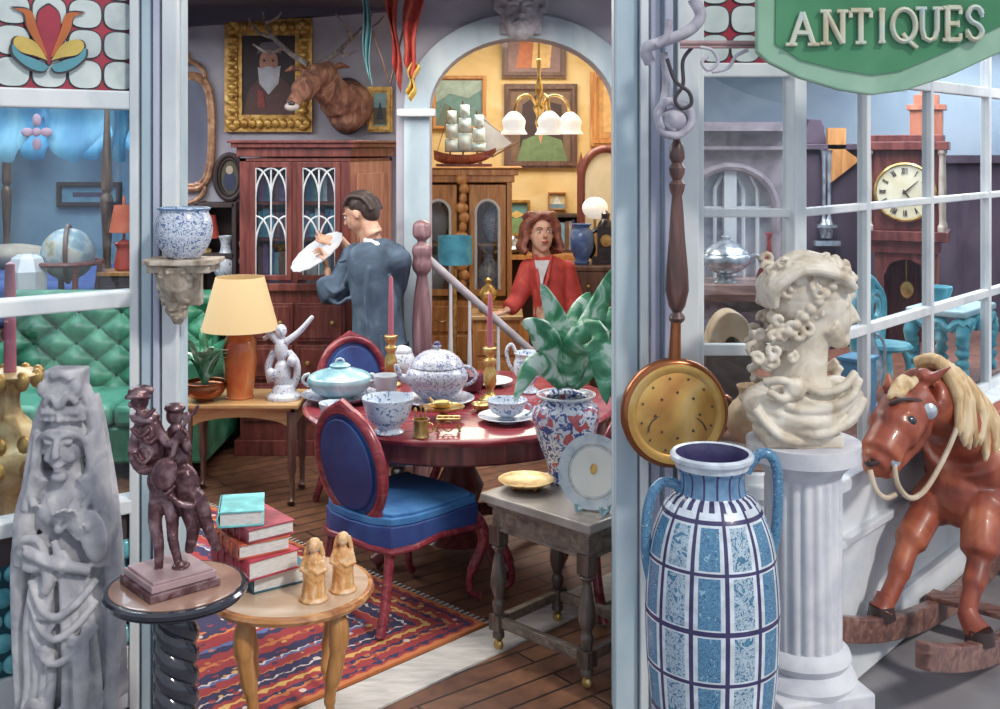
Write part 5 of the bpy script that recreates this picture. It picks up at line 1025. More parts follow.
# ---- portrait in the big gilt frame
WL = 7.79
def framed(name, label, px0, px1, py0, py1, d, fwp, fmat, builder, cat='painting', rope=True, dep=.06):
    t = thing(name, label, cat, (X((px0+px1)/2, d), d, Z(py1, d))); s_ = S(d); m = MM(); x0, x1, z0, z1 = X(px0, d), X(px1, d), Z(py1, d), Z(py0, d); f = fwp*s_
    for k, (a, b_, y) in enumerate(((0, .35, .7), (.35, .75, 1), (.75, 1, .6))):
        i0, i1 = a*f, b_*f
        for q in ([(x0+i0, z0+i0), (x1-i0, z0+i0), (x1-i1, z0+i1), (x0+i1, z0+i1)], [(x0+i0, z1-i0), (x1-i0, z1-i0), (x1-i1, z1-i1), (x0+i1, z1-i1)], [(x0+i0, z0+i0), (x0+i0, z1-i0), (x0+i1, z1-i1), (x0+i1, z0+i1)], [(x1-i0, z0+i0), (x1-i0, z1-i0), (x1-i1, z1-i1), (x1-i1, z0+i1)]):
            m.prism([(x, d-dep*y, z) for x, z in q], (0, dep*y, 0))
    if rope:
        n = int((x1-x0)/(f*.5)); mz = int((z1-z0)/(f*.5))
        for i in range(n+1): 
            for zz in (z0+f*.5, z1-f*.5): m.ell((x0+f*.3+(x1-x0-f*.6)*i/n, d-dep, zz), (f*.24, f*.14, f*.3), seg=8)
        for i in range(mz+1):
            for xx in (x0+f*.5, x1-f*.5): m.ell((xx, d-dep, z0+f*.3+(z1-z0-f*.6)*i/mz), (f*.3, f*.14, f*.24), seg=8)
    obj('frame', m, fmat, t, smooth=False if not rope else True, bevel=0)
    cv = MM(); mats = builder(cv, x0+f*.95, x1-f*.95, z0+f*.95, z1-f*.95, d-dep*.4); obj('canvas', cv, mats, t, smooth=False); return t
def blob(m, cx_, cz_, rx_, rz_, y, mi, n=20): m.prism([(cx_+rx_*math.cos(2*PI*i/n), y, cz_+rz_*math.sin(2*PI*i/n)) for i in range(n)], (0, .004, 0), mi)
flat = lambda n, c: mot(n, c, 14, .6, bmp=0)
def portrait(m, x0, x1, z0, z1, y):
    W_, H_ = x1-x0, z1-z0; V = lambda u, v: (x0+u*W_, z0+v*H_)
    m.box(((x0+x1)/2, y+.004, (z0+z1)/2), (W_, .006, H_), mi=0)
    def pg(pts, mi, o): m.prism([(V(u, v)[0], y-o, V(u, v)[1]) for u, v in pts], (0, .003, 0), mi)
    pg([(.05, 0), (.12, .3), (.35, .5), (.65, .52), (.92, .35), (.98, 0)], 1, .002); blob(m, *V(.5, .66), .17*W_, .17*H_, y-.004, 2)
    pg([(.30, .6), (.33, .4), (.5, .26), (.68, .4), (.72, .62), (.5, .56)], 3, .006); pg([(.28, .76), (.36, .9), (.64, .92), (.74, .76), (.5, .82)], 4, .008); blob(m, *V(.5, .58), .1*W_, .03*H_, y-.008, 3)
    for u in (.42, .58): blob(m, *V(u, .68), .025*W_, .015*H_, y-.008, 0, 8)
    pg([(.3, .1), (.44, .1), (.4, .3), (.3, .32)], 5, .006); return [flat('dark_ground', (48, 34, 36)), flat('brown_robe', (84, 50, 46)), flat('painted_skin', (186, 128, 104)), flat('painted_beard', (178, 180, 190)), flat('painted_cap', (104, 96, 110)), flat('red_sash', (140, 50, 46))]
framed('gilt_framed_portrait', 'large gilt framed portrait of a white bearded man in dark robes', 226, 313, 19, 132, WL, 17, K['gold'], portrait)
def smallp(m, x0, x1, z0, z1, y):
    m.box(((x0+x1)/2, y+.004, (z0+z1)/2), (x1-x0, .006, z1-z0), mi=0); m.box(((x0+x1)/2, y, z0+(z1-z0)*.3), (x1-x0, .004, (z1-z0)*.5), mi=1); m.prism([(x0+(x1-x0)*u, y-.004, z0+(z1-z0)*v) for u, v in ((.2, .2), (.5, .75), (.8, .2))], (0, .003, 0), 2); return [flat('sky_paint', (140, 190, 196)), flat('ground_paint', (96, 96, 76)), flat('tower_paint', (58, 66, 70))]
framed('small_gilt_painting', 'small upright gilt framed landscape to the right of the deer head', 368, 393, 87, 132, 7.79, 6, K['gold'], smallp, rope=False)
# oval portraits
def oval(px, py, rx_, ry_, d, fm, label, cat='portrait'):
    t = thing('oval_portrait', label, cat, (X(px, d), d, Z(py+ry_, d)), 'oval miniature portraits on the lilac wall'); s_ = S(d); c = P(px, py, d)
    m = MM(); m.tube([(c.x+rx_*s_*math.cos(a), d-.02, c.z+ry_*s_*math.sin(a)) for a in [2*PI*i/36 for i in range(36)]], .02, 8, closed=True); m.tube([(c.x+(rx_-4)*s_*math.cos(a), d-.018, c.z+(ry_-4)*s_*math.sin(a)) for a in [2*PI*i/36 for i in range(36)]], .01, 8, closed=True); obj('frame', m, fm, t)
    m = MM(); blob(m, c.x, c.z, (rx_-3)*s_, (ry_-3)*s_, d-.012, 0); blob(m, c.x, c.z-.03, .045, .07, d-.014, 1); blob(m, c.x, c.z+.05, .026, .03, d-.016, 2); obj('picture', m, [flat('olive_ground', (96, 92, 70)), flat('blue_coat', (60, 66, 100)), flat('painted_face', (206, 184, 160))], t, smooth=False)
oval(230, 177, 14, 22, 7.79, K['dark'], 'dark framed oval miniature left of the mahogany cabinet')
# carved gilt wall mirror, partly behind the post
t = thing('gilt_mirror', 'tall gilt framed mirror with scrolled crest beside the left post', 'mirror', (X(186, WL), WL, Z(200, WL))); d = WL; s_ = S(d)
rrx = [(X(186, d)+28*s_*math.copysign(abs(math.cos(a))**.5, math.cos(a)), Z(132, d)+57*s_*math.copysign(abs(math.sin(a))**.7, math.sin(a))) for a in [2*PI*i/56 for i in range(56)]]
K['copper_gilt'] = mot('copper_gilt', [(120, 74, 56), (176, 124, 90), (214, 170, 128)], 20, .4, .3)
m = MM(); m.tube([(x, d-.03, z) for x, z in rrx], .022, 8, closed=True); m.tube([(X(186, d)+(x-X(186, d))*.86, d-.028, Z(132, d)+(z-Z(132, d))*.93) for x, z in rrx], .01, 8, closed=True)
for sg_ in (-1, 1):
    for (ay, fl) in ((72, 1), (192, -1)): m.tube(smooth_path([tuple(P(186+sg_*q[0], ay+fl*q[1], d)+Vector((0, -.03, 0))) for q in ((2, -12), (14, -6), (20, 4), (12, 8), (8, 2))], 5), .018, 8)
m.ell(P(186, 58, d)+Vector((0, -.03, 0)), (.04, .02, .06)); obj('frame', m, K['copper_gilt'], t)
mi_, nt, b = base('mirror_silver'); b.inputs['Metallic'].default_value = 1; b.inputs['Roughness'].default_value = .06; b.inputs['Base Color'].default_value = lin((210, 214, 222)); K['mirror'] = mi_
m = MM(); m.prism([(x, d-.024, z) for x, z in rrx], (0, .01, 0)); obj('mirror_glass', m, K['mirror'], t, smooth=False)
# ---- stag head trophy
t = thing('stag_head', 'brown mounted stag head with wide antlers above the cabinet', 'trophy', (X(345, 7.7), 7.75, Z(130, 7.7)))
d = 7.5; s_ = S(d)
def Q(x, y, dy=0): return P(x, y, d)+Vector((0, dy, 0))
K['fur'] = mot('brown_fur', [(74, 44, 38), (134, 84, 64), (182, 130, 100)], 20, .9, bmp=.4, stretch=(1, 1, .5))
m = MM(); m.tube(smooth_path([tuple(Q(346, 106, .26)), tuple(Q(345, 104, .14)), tuple(Q(337, 98, 0)), tuple(Q(326, 84, -.12))], 4), [.16]*3+[.17]*3+[.14]*3+[.115]*4, 18)
m.tube(smooth_path([tuple(Q(330, 72, -.06)), tuple(Q(318, 82, -.2)), tuple(Q(307, 98, -.32)), tuple(Q(303, 108, -.37))], 4), [.085]*4+[.08]*4+[.05]*4+[.042], 16); m.ell(Q(322, 78, -.16), (.1, .1, .09)); m.ell(Q(345, 119, .08), (.12, .12, .09))
m.tube([Q(332, 70, -.1), Q(342, 66, -.08), Q(352, 68, -.06)], [.02, .04, .008], 10, flat=.6); m.tube([Q(308, 72, -.2), Q(298, 70, -.2), Q(290, 74, -.2)], [.02, .036, .008], 10, flat=.6)
hd = organic('head_and_neck', m, K['fur'], t, .009, 2)
m = MM(); m.ell(Q(302.5, 109, -.385), (.048, .035, .03)); obj('muzzle', m, mot('pale_muzzle', (190, 178, 174), 8, .6), t)
m = MM(); m.ell(Q(303, 106, -.415), (.025, .016, .014)); obj('nose', m, K['ebony'], t)
for x, y, dy in ((316, 84, -.285), (306, 84, -.20)): m = MM(); m.ell(Q(x, y, dy), .02); obj('eye', m, K['ebony'], t)
K['antler'] = mot('antler_bone', [(84, 76, 76), (128, 116, 112), (176, 166, 160)], 24, .6)
for pts in ([[(322, 66, -.14), (334, 58, -.1), (352, 40, -.04), (366, 24, 0), (372, 14, 0)], [(342, 50, -.08), (348, 58, -.16), (362, 52, -.2)], [(352, 40, -.04), (348, 28, -.1), (338, 16, -.12)], [(362, 28, 0), (374, 26, .02), (384, 16, .02)]],
            [(lambda q: q)([(312, 66, -.18), (296, 56, -.18), (278, 40, -.14), (268, 24, -.1), (266, 14, -.1)]), [(288, 50, -.16), (276, 56, -.24), (262, 48, -.28)], [(278, 40, -.14), (262, 34, -.12), (252, 20, -.1)], [(270, 24, -.12), (282, 20, -.16), (286, 15, -.16)]]):
    m = MM()
    for k, q in enumerate(pts): m.tube(smooth_path([tuple(Q(*p)) for p in q], 4), [(.022 if k == 0 else .015), .006], 8)
    obj('antler', m, K['antler'], t)
m = MM(); m.lathe((X(347, 7.74), 7.76, Z(106, 7.74)), [(.15, 0), (.145, .03), (.12, .035)], 32, rot=(PI/2, 0, 0), sy=1.35); obj('plaque', m, K['dark'], t)
# ---- flags by the arch
K['flag_red'] = mot('red_flag_cloth', [(172, 46, 46), (206, 72, 62), (222, 110, 88)], 8, .8); K['flag_teal'] = mot('teal_ribbon', [(96, 168, 176), (140, 200, 204)], 8, .8); K['flag_yel'] = mot('yellow_flag_cloth', (222, 182, 76), 8, .8)
def cloth(px0, px1, w0, w1, y0, y1, d, mat, seedv, name, par, tail=0):
    rng = random.Random(seedv); ph = rng.uniform(0, 6)
    def fn(u, v):
        x = px0+(px1-px0)*v+(u-.5)*(w0+(w1-w0)*v)+2*math.sin(v*9+ph); return P(x, y0+(y1-y0)*v+tail*(u-.5), d)+Vector((0, .035*math.sin(u*11+ph+v*3), 0))
    m = MM(); m.grid(fn, 16, 20); return obj(name, m, mat, par, solid=.004)
f1 = thing('hanging_flag', 'red flag on a dark staff hanging beside the arch pillar', 'flag', (X(392, 6.8), 6.85, 2.5), 'flags hung over the pillar')
cloth(388, 397, 16, 8, -40, 78, 6.84, K['flag_red'], 1, 'flag_cloth', f1, 30); m = MM(); m.tube([P(372, 30, 6.9), P(390, 84, 6.9)], .008, 8); m.tube([P(390, 84, 6.9), P(418, -30, 6.86)], .007, 8); obj('staff', m, K['walnut'], f1)
f2 = thing('hanging_flag', 'red flag with yellow tail hanging right over the arch pillar', 'flag', (X(412, 6.8), 6.8, 2.4), 'flags hung over the pillar')
cloth(417, 407, 20, 10, -40, 72, 6.78, K['flag_red'], 2, 'flag_cloth', f2, 20); cloth(414, 410, 9, 5, 62, 97, 6.79, K['flag_yel'], 3, 'flag_tail', f2, 10); m = MM(); m.tube([P(404, 60, 6.83), P(422, -30, 6.81)], .007, 8); obj('staff', m, K['walnut'], f2)
f3 = thing('teal_banner', 'narrow teal ribbon banner hanging near the flags', 'banner', (X(368, 6.9), 6.9, 2.5)); cloth(362, 370, 9, 6, -40, 80, 6.9, K['flag_teal'], 5, 'ribbon', f3, 14)
# ---- stone mask on the arch
t = thing('keystone_mask', 'grey stone mask of a bearded face on the arch keystone', 'mask', (X(521, 6.9), 6.93, Z(36, 6.9))); d = 6.88; s_ = S(d)
def Q(x, y, dy=0): return P(x, y, d)+Vector((0, dy, 0))
m = MM(); m.ell(Q(521, 14), (.125, .09, .17)); m.ell(Q(521, 30, -.01), (.07, .07, .06)); m.ell(Q(521, -4, 0), (.15, .09, .09)); m.tube([Q(521, 6, -.09), Q(521, 18, -.12)], [.012, .026], 8)
for sg_ in (-1, 1):
    m.ell(Q(521+sg_*8, 9, -.085), (.02, .014, .012)); m.tube([Q(521+sg_*3, 3, -.09), Q(521+sg_*13, 4, -.08)], .012, 8); m.tube(smooth_path([tuple(Q(521+sg_*q[0], q[1], -.02)) for q in ((10, -8), (20, -4), (24, 8), (18, 12), (19, 22))], 4), .024, 8); m.ell(Q(521+sg_*9, 20, -.06), (.03, .03, .03)); m.tube([Q(521+sg_*2, 22, -.1), Q(521+sg_*9, 26, -.08)], .012, 8)
m.box(Q(521, 2, .05), (.26, .09, .4)); organic('mask_face', m, K['stone'], t, .007, 1)
# ---- wall shelf with jug
t = thing('wall_shelf', 'dark brown open shelf unit against the wall left of the cabinet', 'shelf', (X(216, 7.6), 7.65, 0)); xa, xb = X(198, 7.6), X(236, 7.6)
m = MM()
for zz in (.05, .5, Z(297, 7.6), Z(255, 7.6), Z(205, 7.6)): m.box(((xa+xb)/2, 7.66, zz), (xb-xa, .24, .03))
for x_ in (xa, xb): m.box((x_, 7.66, (Z(202, 7.6))/2), (.03, .24, Z(202, 7.6)))
m.box(((xa+xb)/2, 7.775, Z(205, 7.6)/2), (xb-xa, .015, Z(205, 7.6))); obj('shelf_case', m, K['dark'], t, smooth=False, bevel=.003)
p = (X(225, 7.6), 7.62, Z(297, 7.6)+.016); t = thing('china_ewer', 'tall blue and white ewer on the dark wall shelf', 'ewer', p)
lath('ewer_body', p, [(.06, 0), (.05, .015), (.025, .05), (.05, .1), (.085, .17), (.08, .24), (.04, .3), (.035, .36), (.05, .4), (.045, .4), (.03, .34), (.001, .3)], K['wb'], t); m = MM(); m.tube([(p[0]+.04+.07*math.sin(a), p[1], p[2]+.29+.1*math.cos(a)) for a in [PI*i/10 for i in range(11)]], .01, 8); obj('handle', m, K['wb'], t)
# small red bottle-vase beside the jardiniere
p = (X(204, 7.6), 7.63, Z(255, 7.6)+.016); t = thing('red_shade_lamp', 'little lamp with red shade behind the jardiniere', 'lamp', p)
m = MM(); m.lathe(p, [(.05, 0), (.05, .02), (.012, .04), (.012, .12)], 16); obj('lamp_base', m, K['brass'], t); m = MM(); m.lathe((p[0]+.01, p[1], p[2]), [(.09, .1), (.06, .26), (.057, .26), (.086, .1)], 24, cap=False); obj('lamp_shade', m, mot('red_shade', (206, 74, 62), 8, .7), t)
# ---- green chesterfield sofa
K['green'] = mot('green_leather', [(22, 92, 66), (44, 136, 98), (92, 180, 142)], 6, .35, bmp=.1)
t = thing('chesterfield_sofa', 'long green buttoned leather chesterfield sofa against the lilac wall', 'sofa', (-2.5, 7.1, 0)); xa, xb = X(8, 7.2), -1.90
def tuft(a, h0): return a
sp_ = .14; zb0, zb1 = .42, .98
def fb(u, v):
    x = xa+(xb-xa)*u; z = zb0+(zb1-zb0)*v; i, j = (x-xa)/sp_, (z-zb0)/(sp_*.72)
    q = abs(math.sin(PI*(i+j)/2)*math.sin(PI*(i-j)/2)); y = 7.36-.075*q**.55+.12*(v-.5)
    if v > .85: y -= 0
    return Vector((x, y, z))
m = MM(); m.grid(fb, 190, 46); m.box(((xa+xb)/2, 7.5, .55), (xb-xa, .16, .8)); obj('backrest', m, K['green'], t, ang=180)
m = MM(); m.tube([(xa-.05, 7.45, .99), (xb+.05, 7.45, .99)], .075, 14); obj('top_roll', m, K['green'], t)
m = MM()
i_ = 0
for j in range(0, 7):
    for i in range(0, 30):
        if (i+j) % 2 == 0:
            x = xa+i*sp_; z = zb0+j*sp_*.72
            if x < xb and z < zb1: m.ell((x, 7.35+.12*((z-zb0)/(zb1-zb0)-.5), z), (.011, .008, .011), seg=8)
bt = obj('button', m, mot('dark_green_buttons', (18, 60, 46), 8, .4), t); bt['kind'] = 'stuff'
n_ = 3; cwid = (xb-xa)/n_
for k in range(n_): m = MM(); m.box((xa+cwid*(k+.5), 7.03, .39), (cwid-.015, .66, .13)); obj('seat_cushion', m, mot('bright_green_leather', [(40, 128, 96), (84, 176, 144), (120, 200, 172)], 4, .35), t, bevel=.035)
m = MM(); m.box(((xa+xb)/2, 7.1, .21), (xb-xa, .74, .22)); obj('base', m, K['green'], t, bevel=.02)
for x_ in (xa-.06, xb+.06): m = MM(); m.box((x_, 7.1, .36), (.14, .8, .5)); m.tube([(x_, 6.72, .63), (x_, 7.5, .63)], .1, 16); obj('armrest', m, K['green'], t, bevel=.02)
for x_ in (xa+.05, xb-.05):
    for y_ in (6.8, 7.4): m = MM(); m.lathe((x_, y_, 0), [(.02, 0), (.04, .03), (.045, .07), (.03, .1)], 12); obj('foot', m, K['dark'], t)
t.location.y -= .08
# ---- lamp table and lamp
t = thing('lamp_table', 'honey wood console table carrying the orange lamp', 'table', (X(240, 6.35), 6.35, 0)); xa, xb = X(180, 6.2), X(300, 6.2); zt_ = .575
m = MM(); m.box(((xa+xb)/2, 6.36, zt_-.0125), (xb-xa, .42, .025)); obj('tabletop', m, K['honey'], t, bevel=.006, smooth=False)
m = MM()
for y_ in (6.19, 6.53):
    pts = [(xa+.03, zt_-.03), (xb-.03, zt_-.03), (xb-.03, zt_-.13)]+[(xb-.07-(xb-xa-.14)*i/16, zt_-.13+.05*math.sin(PI*i/16)**.6) for i in range(17)]+[(xa+.03, zt_-.13)]
    m.prism([(x, y_, z) for x, z in pts], (0, .02, 0))
for x_ in (xa+.03, xb-.05): m.box((x_+.01, 6.36, zt_-.08), (.02, .34, .1))
obj('apron', m, K['honey'], t, smooth=False)
for x_ in (xa+.045, xb-.045):
    for y_ in (6.2, 6.52): m = MM(); m.tube(smooth_path([(x_, y_, zt_-.05), (x_, y_-.01, .34), (x_, y_, .16), (x_, y_, .05), (x_, y_-.025, .014)], 4), [.03]*4+[.024]*4+[.016]*4+[.014]*4+[.024], 10); obj('leg', m, K['walnut'], t)
p = (X(240, 6.33), 6.33, zt_); d = 6.33; t = thing('table_lamp', 'orange glazed table lamp with wide cream shade', 'lamp', p); s_ = S(d)
K['amber'] = mot('orange_lamp_glaze', [(190, 70, 34), (224, 118, 54), (240, 172, 110)], 4, .15, coat=.5)
lath('lamp_base', p, [(.075, 0), (.08, .01), (.075, .02), (.085, .1), (.1, .22), (.095, .31), (.07, .37), (.06, .4), (.08, .42), (.03, .43), (.012, .45), (.012, .5)], K['amber'], t)
sh, nt, b = base('cream_lampshade'); b.inputs['Base Color'].default_value = lin((222, 190, 134)); b.inputs['Roughness'].default_value = .9; b.inputs['Emission Color'].default_value = lin((240, 196, 122)); b.inputs['Emission Strength'].default_value = .06; K['shade'] = sh
m = MM(); zq = Z(329, d)-p[2]; zq1 = Z(277, d)-p[2]; m.lathe(p, [(38*s_, zq), (24*s_, zq1), (23.5*s_, zq1), (37*s_, zq)], 48, cap=False); obj('lamp_shade', m, K['shade'], t)
# plant in a bowl
p = (X(205, 6.25), 6.25, zt_); t = thing('copper_bowl', 'copper bowl planter with handles on the console table', 'bowl', p)
lath('bowl_body', p, [(.05, 0), (.05, .01), (.09, .03), (.115, .07), (.11, .1), (.12, .11), (.11, .11), (.1, .08), (.001, .06)], K['pan_copper'], t); m = MM(); m.lathe(p, [(.1, .085), (.001, .095)], 20); obj('soil', m, K['soil'], t)
pt = thing('potted_plant', 'small spiky green plant growing in the copper bowl', 'plant', (p[0], p[1], p[2]+.09)); rng = random.Random(4)
for k in range(15):
    a = k*2.4; L_ = rng.uniform(.12, .26); c = Vector((p[0], p[1], p[2]+.085))
    path = [c+Vector((math.cos(a)*L_*t_, math.sin(a)*L_*t_*.7, .26*math.sin(t_*1.9)*L_/.2)) for t_ in (0, .3, .6, 1)]
    pth = [Vector(q) for q in smooth_path([tuple(q) for q in path], 3)]; sd_ = Vector((-math.sin(a), math.cos(a), 0))
    m = MM(); m.grid(lambda u, v: pth[min(9, int(v*9))]+sd_*(u-.5)*.05*math.sin(PI*min(1, .12+v*.88))+Vector((0, 0, -.006*abs(u-.5))), 2, 9); obj('leaf', m, K['leaf'], pt, solid=.002)
# porcelain cherub group
p = (X(284, 6.3), 6.3, zt_); d = 6.3; t = thing('porcelain_figurine', 'white and pale blue porcelain cherub group with raised arms', 'figurine', p); s_ = S(d)
def Q(x, y, dy=0): return P(x, y, d)+Vector((0, dy*s_, 0))
m = MM(); e = lambda x, y, rx, ry, rz, dy=0: m.ell(Q(x, y, dy), (rx*s_, ry*s_, rz*s_), seg=12)
T = lambda pts, r: m.tube(smooth_path([tuple(Q(*q)) for q in pts], 4), [v*s_ for v in r] if isinstance(r, (list, tuple)) else r*s_, 8)
m.lathe(p, [(17*s_, 0), (17*s_, 4*s_), (13*s_, 7*s_), (10*s_, 14*s_)], 20); e(282, 375, 9, 9, 16); e(281, 350, 7, 6, 12); e(281, 331, 6, 6, 7)
T([(278, 342, 0), (268, 332, 0), (258, 318, 0), (254, 308, 0)], [4, 3.5, 3, 2]); T([(286, 342, 0), (298, 333, 0), (308, 322, 0), (313, 316, 0)], [4, 3.5, 3, 2]); T([(288, 352, 2), (296, 362, 0), (297, 376, 0), (292, 388, 0)], [4, 5, 4, 4]); T([(274, 352, 4), (268, 366, 2), (271, 382, 0)], [4, 5, 4]); e(293, 360, 5, 5, 6, -6); e(272, 372, 5, 5, 6, -8)
T([(262, 340, 6), (272, 336, 6), (282, 344, 6)], 2.5); organic('cherub_group', m, ware('cherub_china', (216, 222, 234), (140, 160, 200), 30, .4), t, .005, 1)
# ---- bedroom corner seen through the left window
K['bed_blue'] = mot('royal_blue_cover', [(36, 64, 140), (56, 92, 172), (84, 124, 196)], 4, .8); K['canopy'] = mot('azure_silk', [(34, 108, 164), (64, 150, 196), (126, 196, 220)], 4, .45, stretch=(1, 1, .4))
bed = thing('four_poster_bed', 'four poster bed with royal blue cover and azure canopy swags', 'bed', (X(40, 9.6), 9.6, 0)); yf, ybk = 8.7, 10.5; xr_ = X(107, 8.7); xl_ = xr_-1.6
K['bedpost'] = wood('dark_turned_post', [(48, 34, 30), (92, 64, 50), (150, 112, 74)], 5)
for x_, y_ in ((xr_, yf), (xl_, yf), (xr_, ybk), (xl_, ybk)):
    m = MM(); m.lathe((x_, y_, 0), smooth_path([(.05, 0), (.05, .5), (.03, .55), (.05, .62), (.055, .9), (.03, 1.0), (.05, 1.05), (.03, 1.1), (.04, 1.4), (.05, 1.6), (.03, 1.66), (.045, 1.7), (.04, 1.85), (.02, 2.3), (.02, 2.45)], 3), 16); obj('post', m, K['bedpost'], bed)
m = MM(); m.box(((xr_+xl_)/2, 9.6, .75), (1.5, 1.7, .35)); obj('mattress', m, K['bed_blue'], bed, bevel=.06); m = MM(); m.box(((xr_+xl_)/2, 9.6, .45), (1.55, 1.75, .25)); obj('frame', m, K['bedpost'], bed, bevel=.01)
m = MM(); 
for (p0, p1) in (((xl_, yf), (xr_, yf)), ((xr_, yf), (xr_, ybk)), ((xl_, ybk), (xr_, ybk))):
    def fn(u, v):
        x = p0[0]+(p1[0]-p0[0])*u; y = p0[1]+(p1[1]-p0[1])*u; sw = abs(math.sin(PI*u*3)); return Vector((x+.03*math.sin(u*40), y-.04*math.sin(v*7+sw*2)*sw, 2.42-(.1+.42*sw**.7)*v))
    m.grid(fn, 70, 16)
obj('canopy', m, K['canopy'], bed, ang=180)
m = MM(); cxx = xr_-.53
for k in range(4): a = k*PI/2; m.ell((cxx+.075*math.cos(a), yf-.06, 2.14+.095*math.sin(a)), (.05 if k % 2 == 0 else .035, .012, .05 if k % 2 else .035), seg=12)
m.ell((cxx, yf-.065, 2.14), (.035, .015, .035)); obj('rosette', m, mot('dusty_pink', (190, 150, 170), 8, .6), bed)
p = (X(12, 10), 10.05, .925); t = thing('pillow', 'beige pillow lying at the head of the blue bed', 'pillow', p); m = MM(); m.ell((p[0], p[1], p[2]+.11), (.36, .22, .11)); obj('pillow_body', m, mot('beige_linen', (196, 180, 160), 5, .9), t)
framed('dark_framed_picture', 'dark framed blue picture on the wall behind the bed', 58, 122, 182, 207, 10.79, 5, K['dark'], lambda m, x0, x1, z0, z1, y: (m.box(((x0+x1)/2, y+.004, (z0+z1)/2), (x1-x0, .006, z1-z0)), m.box(((x0+x1)/2, y, (z0+z1)/2), ((x1-x0)*.6, .004, (z1-z0)*.3), mi=1), [flat('azure_paint', (104, 160, 190)), flat('plum_paint', (84, 70, 100))])[-1], rope=False)
# globe
d = 7.95; c = P(68, 254, d); t = thing('floor_globe', 'pale floor globe with dark meridian in a wooden stand', 'globe', (c.x, d, 0)); r_ = 26*S(d)
m = MM(); m.ell(c, r_, seg=32); m_, nt, b = base('globe_map'); L = nt.links.new; tx = N(nt, 'TexCoord'); n = N(nt, 'TexNoise', Scale=7, Detail=4); L(tx.outputs['Object'], n.inputs['Vector']); L(ramp(nt, n.outputs[0], [(120, 156, 172), (176, 196, 202), (196, 190, 170), (150, 156, 130)], [.4, .5, .54, .62]), b.inputs['Base Color']); b.inputs['Roughness'].default_value = .3; obj('sphere', m, m_, t)
m = MM(); m.tube([(c.x+.25*r_*math.cos(a)*1.15, d-.9*r_*math.cos(a)*1.15, c.z+r_*1.1*math.sin(a)) for a in [2*PI*i/40 for i in range(40)]], .018, 8, closed=True, flat=.6); obj('meridian', m, K['walnut'], t)
m = MM(); m.tube([(c.x+r_*1.22*math.cos(a), d+r_*1.22*math.sin(a), c.z-.06) for a in [2*PI*i/40 for i in range(40)]], .026, 8, closed=True, flat=.7); obj('horizon_ring', m, K['mahog'], t)
for k in range(4): a = k*PI/2+.6; m = MM(); m.tube([(c.x+r_*1.2*math.cos(a), d+r_*1.2*math.sin(a), c.z-.08), (c.x+r_*.8*math.cos(a), d+r_*.8*math.sin(a), .5), (c.x+r_*1.1*math.cos(a), d+r_*1.1*math.sin(a), .0)], [.02, .028, .02], 10); obj('leg', m, K['mahog'], t)
# night table with red lamp
d = 8.1; t = thing('night_table', 'tall dark brown night table with ochre top beside the globe', 'table', (X(126, d), d, 0)); zt_ = Z(270, d); m = MM(); m.box((X(128, d), d, zt_-.015), (.36, .3, .03)); obj('tabletop', m, K['oak'], t, bevel=.005, smooth=False)
m = MM(); m.box((X(128, d), d, zt_*.5-.01), (.32, .26, zt_-.04)); m.box((X(128, d), d-.135, zt_-.2), (.26, .015, .2)); m.box((X(128, d), d-.135, zt_-.5), (.26, .015, .3)); obj('carcass', m, K['dark'], t, bevel=.005, smooth=False)
p = (X(124, d), d, zt_); t = thing('red_table_lamp', 'red lamp with orange red shade on the night table', 'lamp', p); lath('lamp_base', p, [(.05, 0), (.07, .02), (.06, .1), (.05, .16), (.07, .2), (.02, .22), (.01, .24), (.01, .34)], mot('red_glaze', (206, 70, 52), 7, .2), t)
m = MM(); m.lathe(p, [(.105, .28), (.07, .48), (.068, .48), (.102, .28)], 32, cap=False); m.lathe(p, [(.01, .47), (.012, .53), (.001, .55)], 8); obj('lamp_shade', m, mot('orange_red_shade', [(206, 76, 44), (232, 116, 74)], 7, .7), t)
# white jar on a gilt stand
d = 7.78; zc = Z(299, d); t = thing('gilt_plant_stand', 'slender gilt stand behind the sofa under the white jar', 'stand', (X(27, d), d, 0)); m = MM(); m.lathe((X(27, d), d, 0), smooth_path([(.15, 0), (.12, .03), (.03, .1), (.025, .5), (.04, .7), (.03, .9), (.15, zc-.02), (.15, zc)], 3), 24); obj('stand_body', m, K['gold'], t)
t = thing('white_jar', 'white faceted jar with sloping shoulders seen through the left window', 'jar', (X(27, d), d, zc+.001)); m = MM(); m.lathe((X(27, d), d, zc+.001), [(.12, 0), (.14, .04), (.145, .2), (.11, .29), (.07, .315), (.065, .3), (.001, .29)], 8); obj('jar_body', m, K['chinaw'], t, ang=20)
# gilt torchere with pink candle
d = 4.35; zc = Z(372, d); t = thing('gilt_torchere', 'ornate gilt torchere behind the left window holding a pink candle', 'candle stand', (X(8, d), d, 0)); s_ = S(d); x_ = X(8, d)
m = MM(); m.lathe((x_, d, 0), smooth_path([(.2, 0), (.2, .05), (.06, .12), (.05, .4), (.07, Z(500, d)), (.14, Z(470, d)), (.15, Z(450, d)), (.09, Z(425, d)), (.05, Z(412, d)), (.045, Z(395, d)), (.07, Z(385, d)), (.115, Z(378, d)), (.12, zc), (.001, zc)], 3), 28, flute=lambda i, a: 1+.05*math.cos(a*9)); obj('carved_column', m, mot('pale_gilt', [(160, 116, 56), (212, 172, 104), (236, 212, 156)], 14, .4, .25, .4), t)
m = MM()
for k in range(9):
    a = k*2*PI/9
    for zz, rr_ in ((Z(462, d), .15), (Z(440, d), .13), (Z(378, d), .115)): m.ell((x_+math.cos(a)*rr_, d+math.sin(a)*rr_, zz), (.028, .028, .04), seg=10)
obj('acanthus_leaves', m, K['gold'], t)
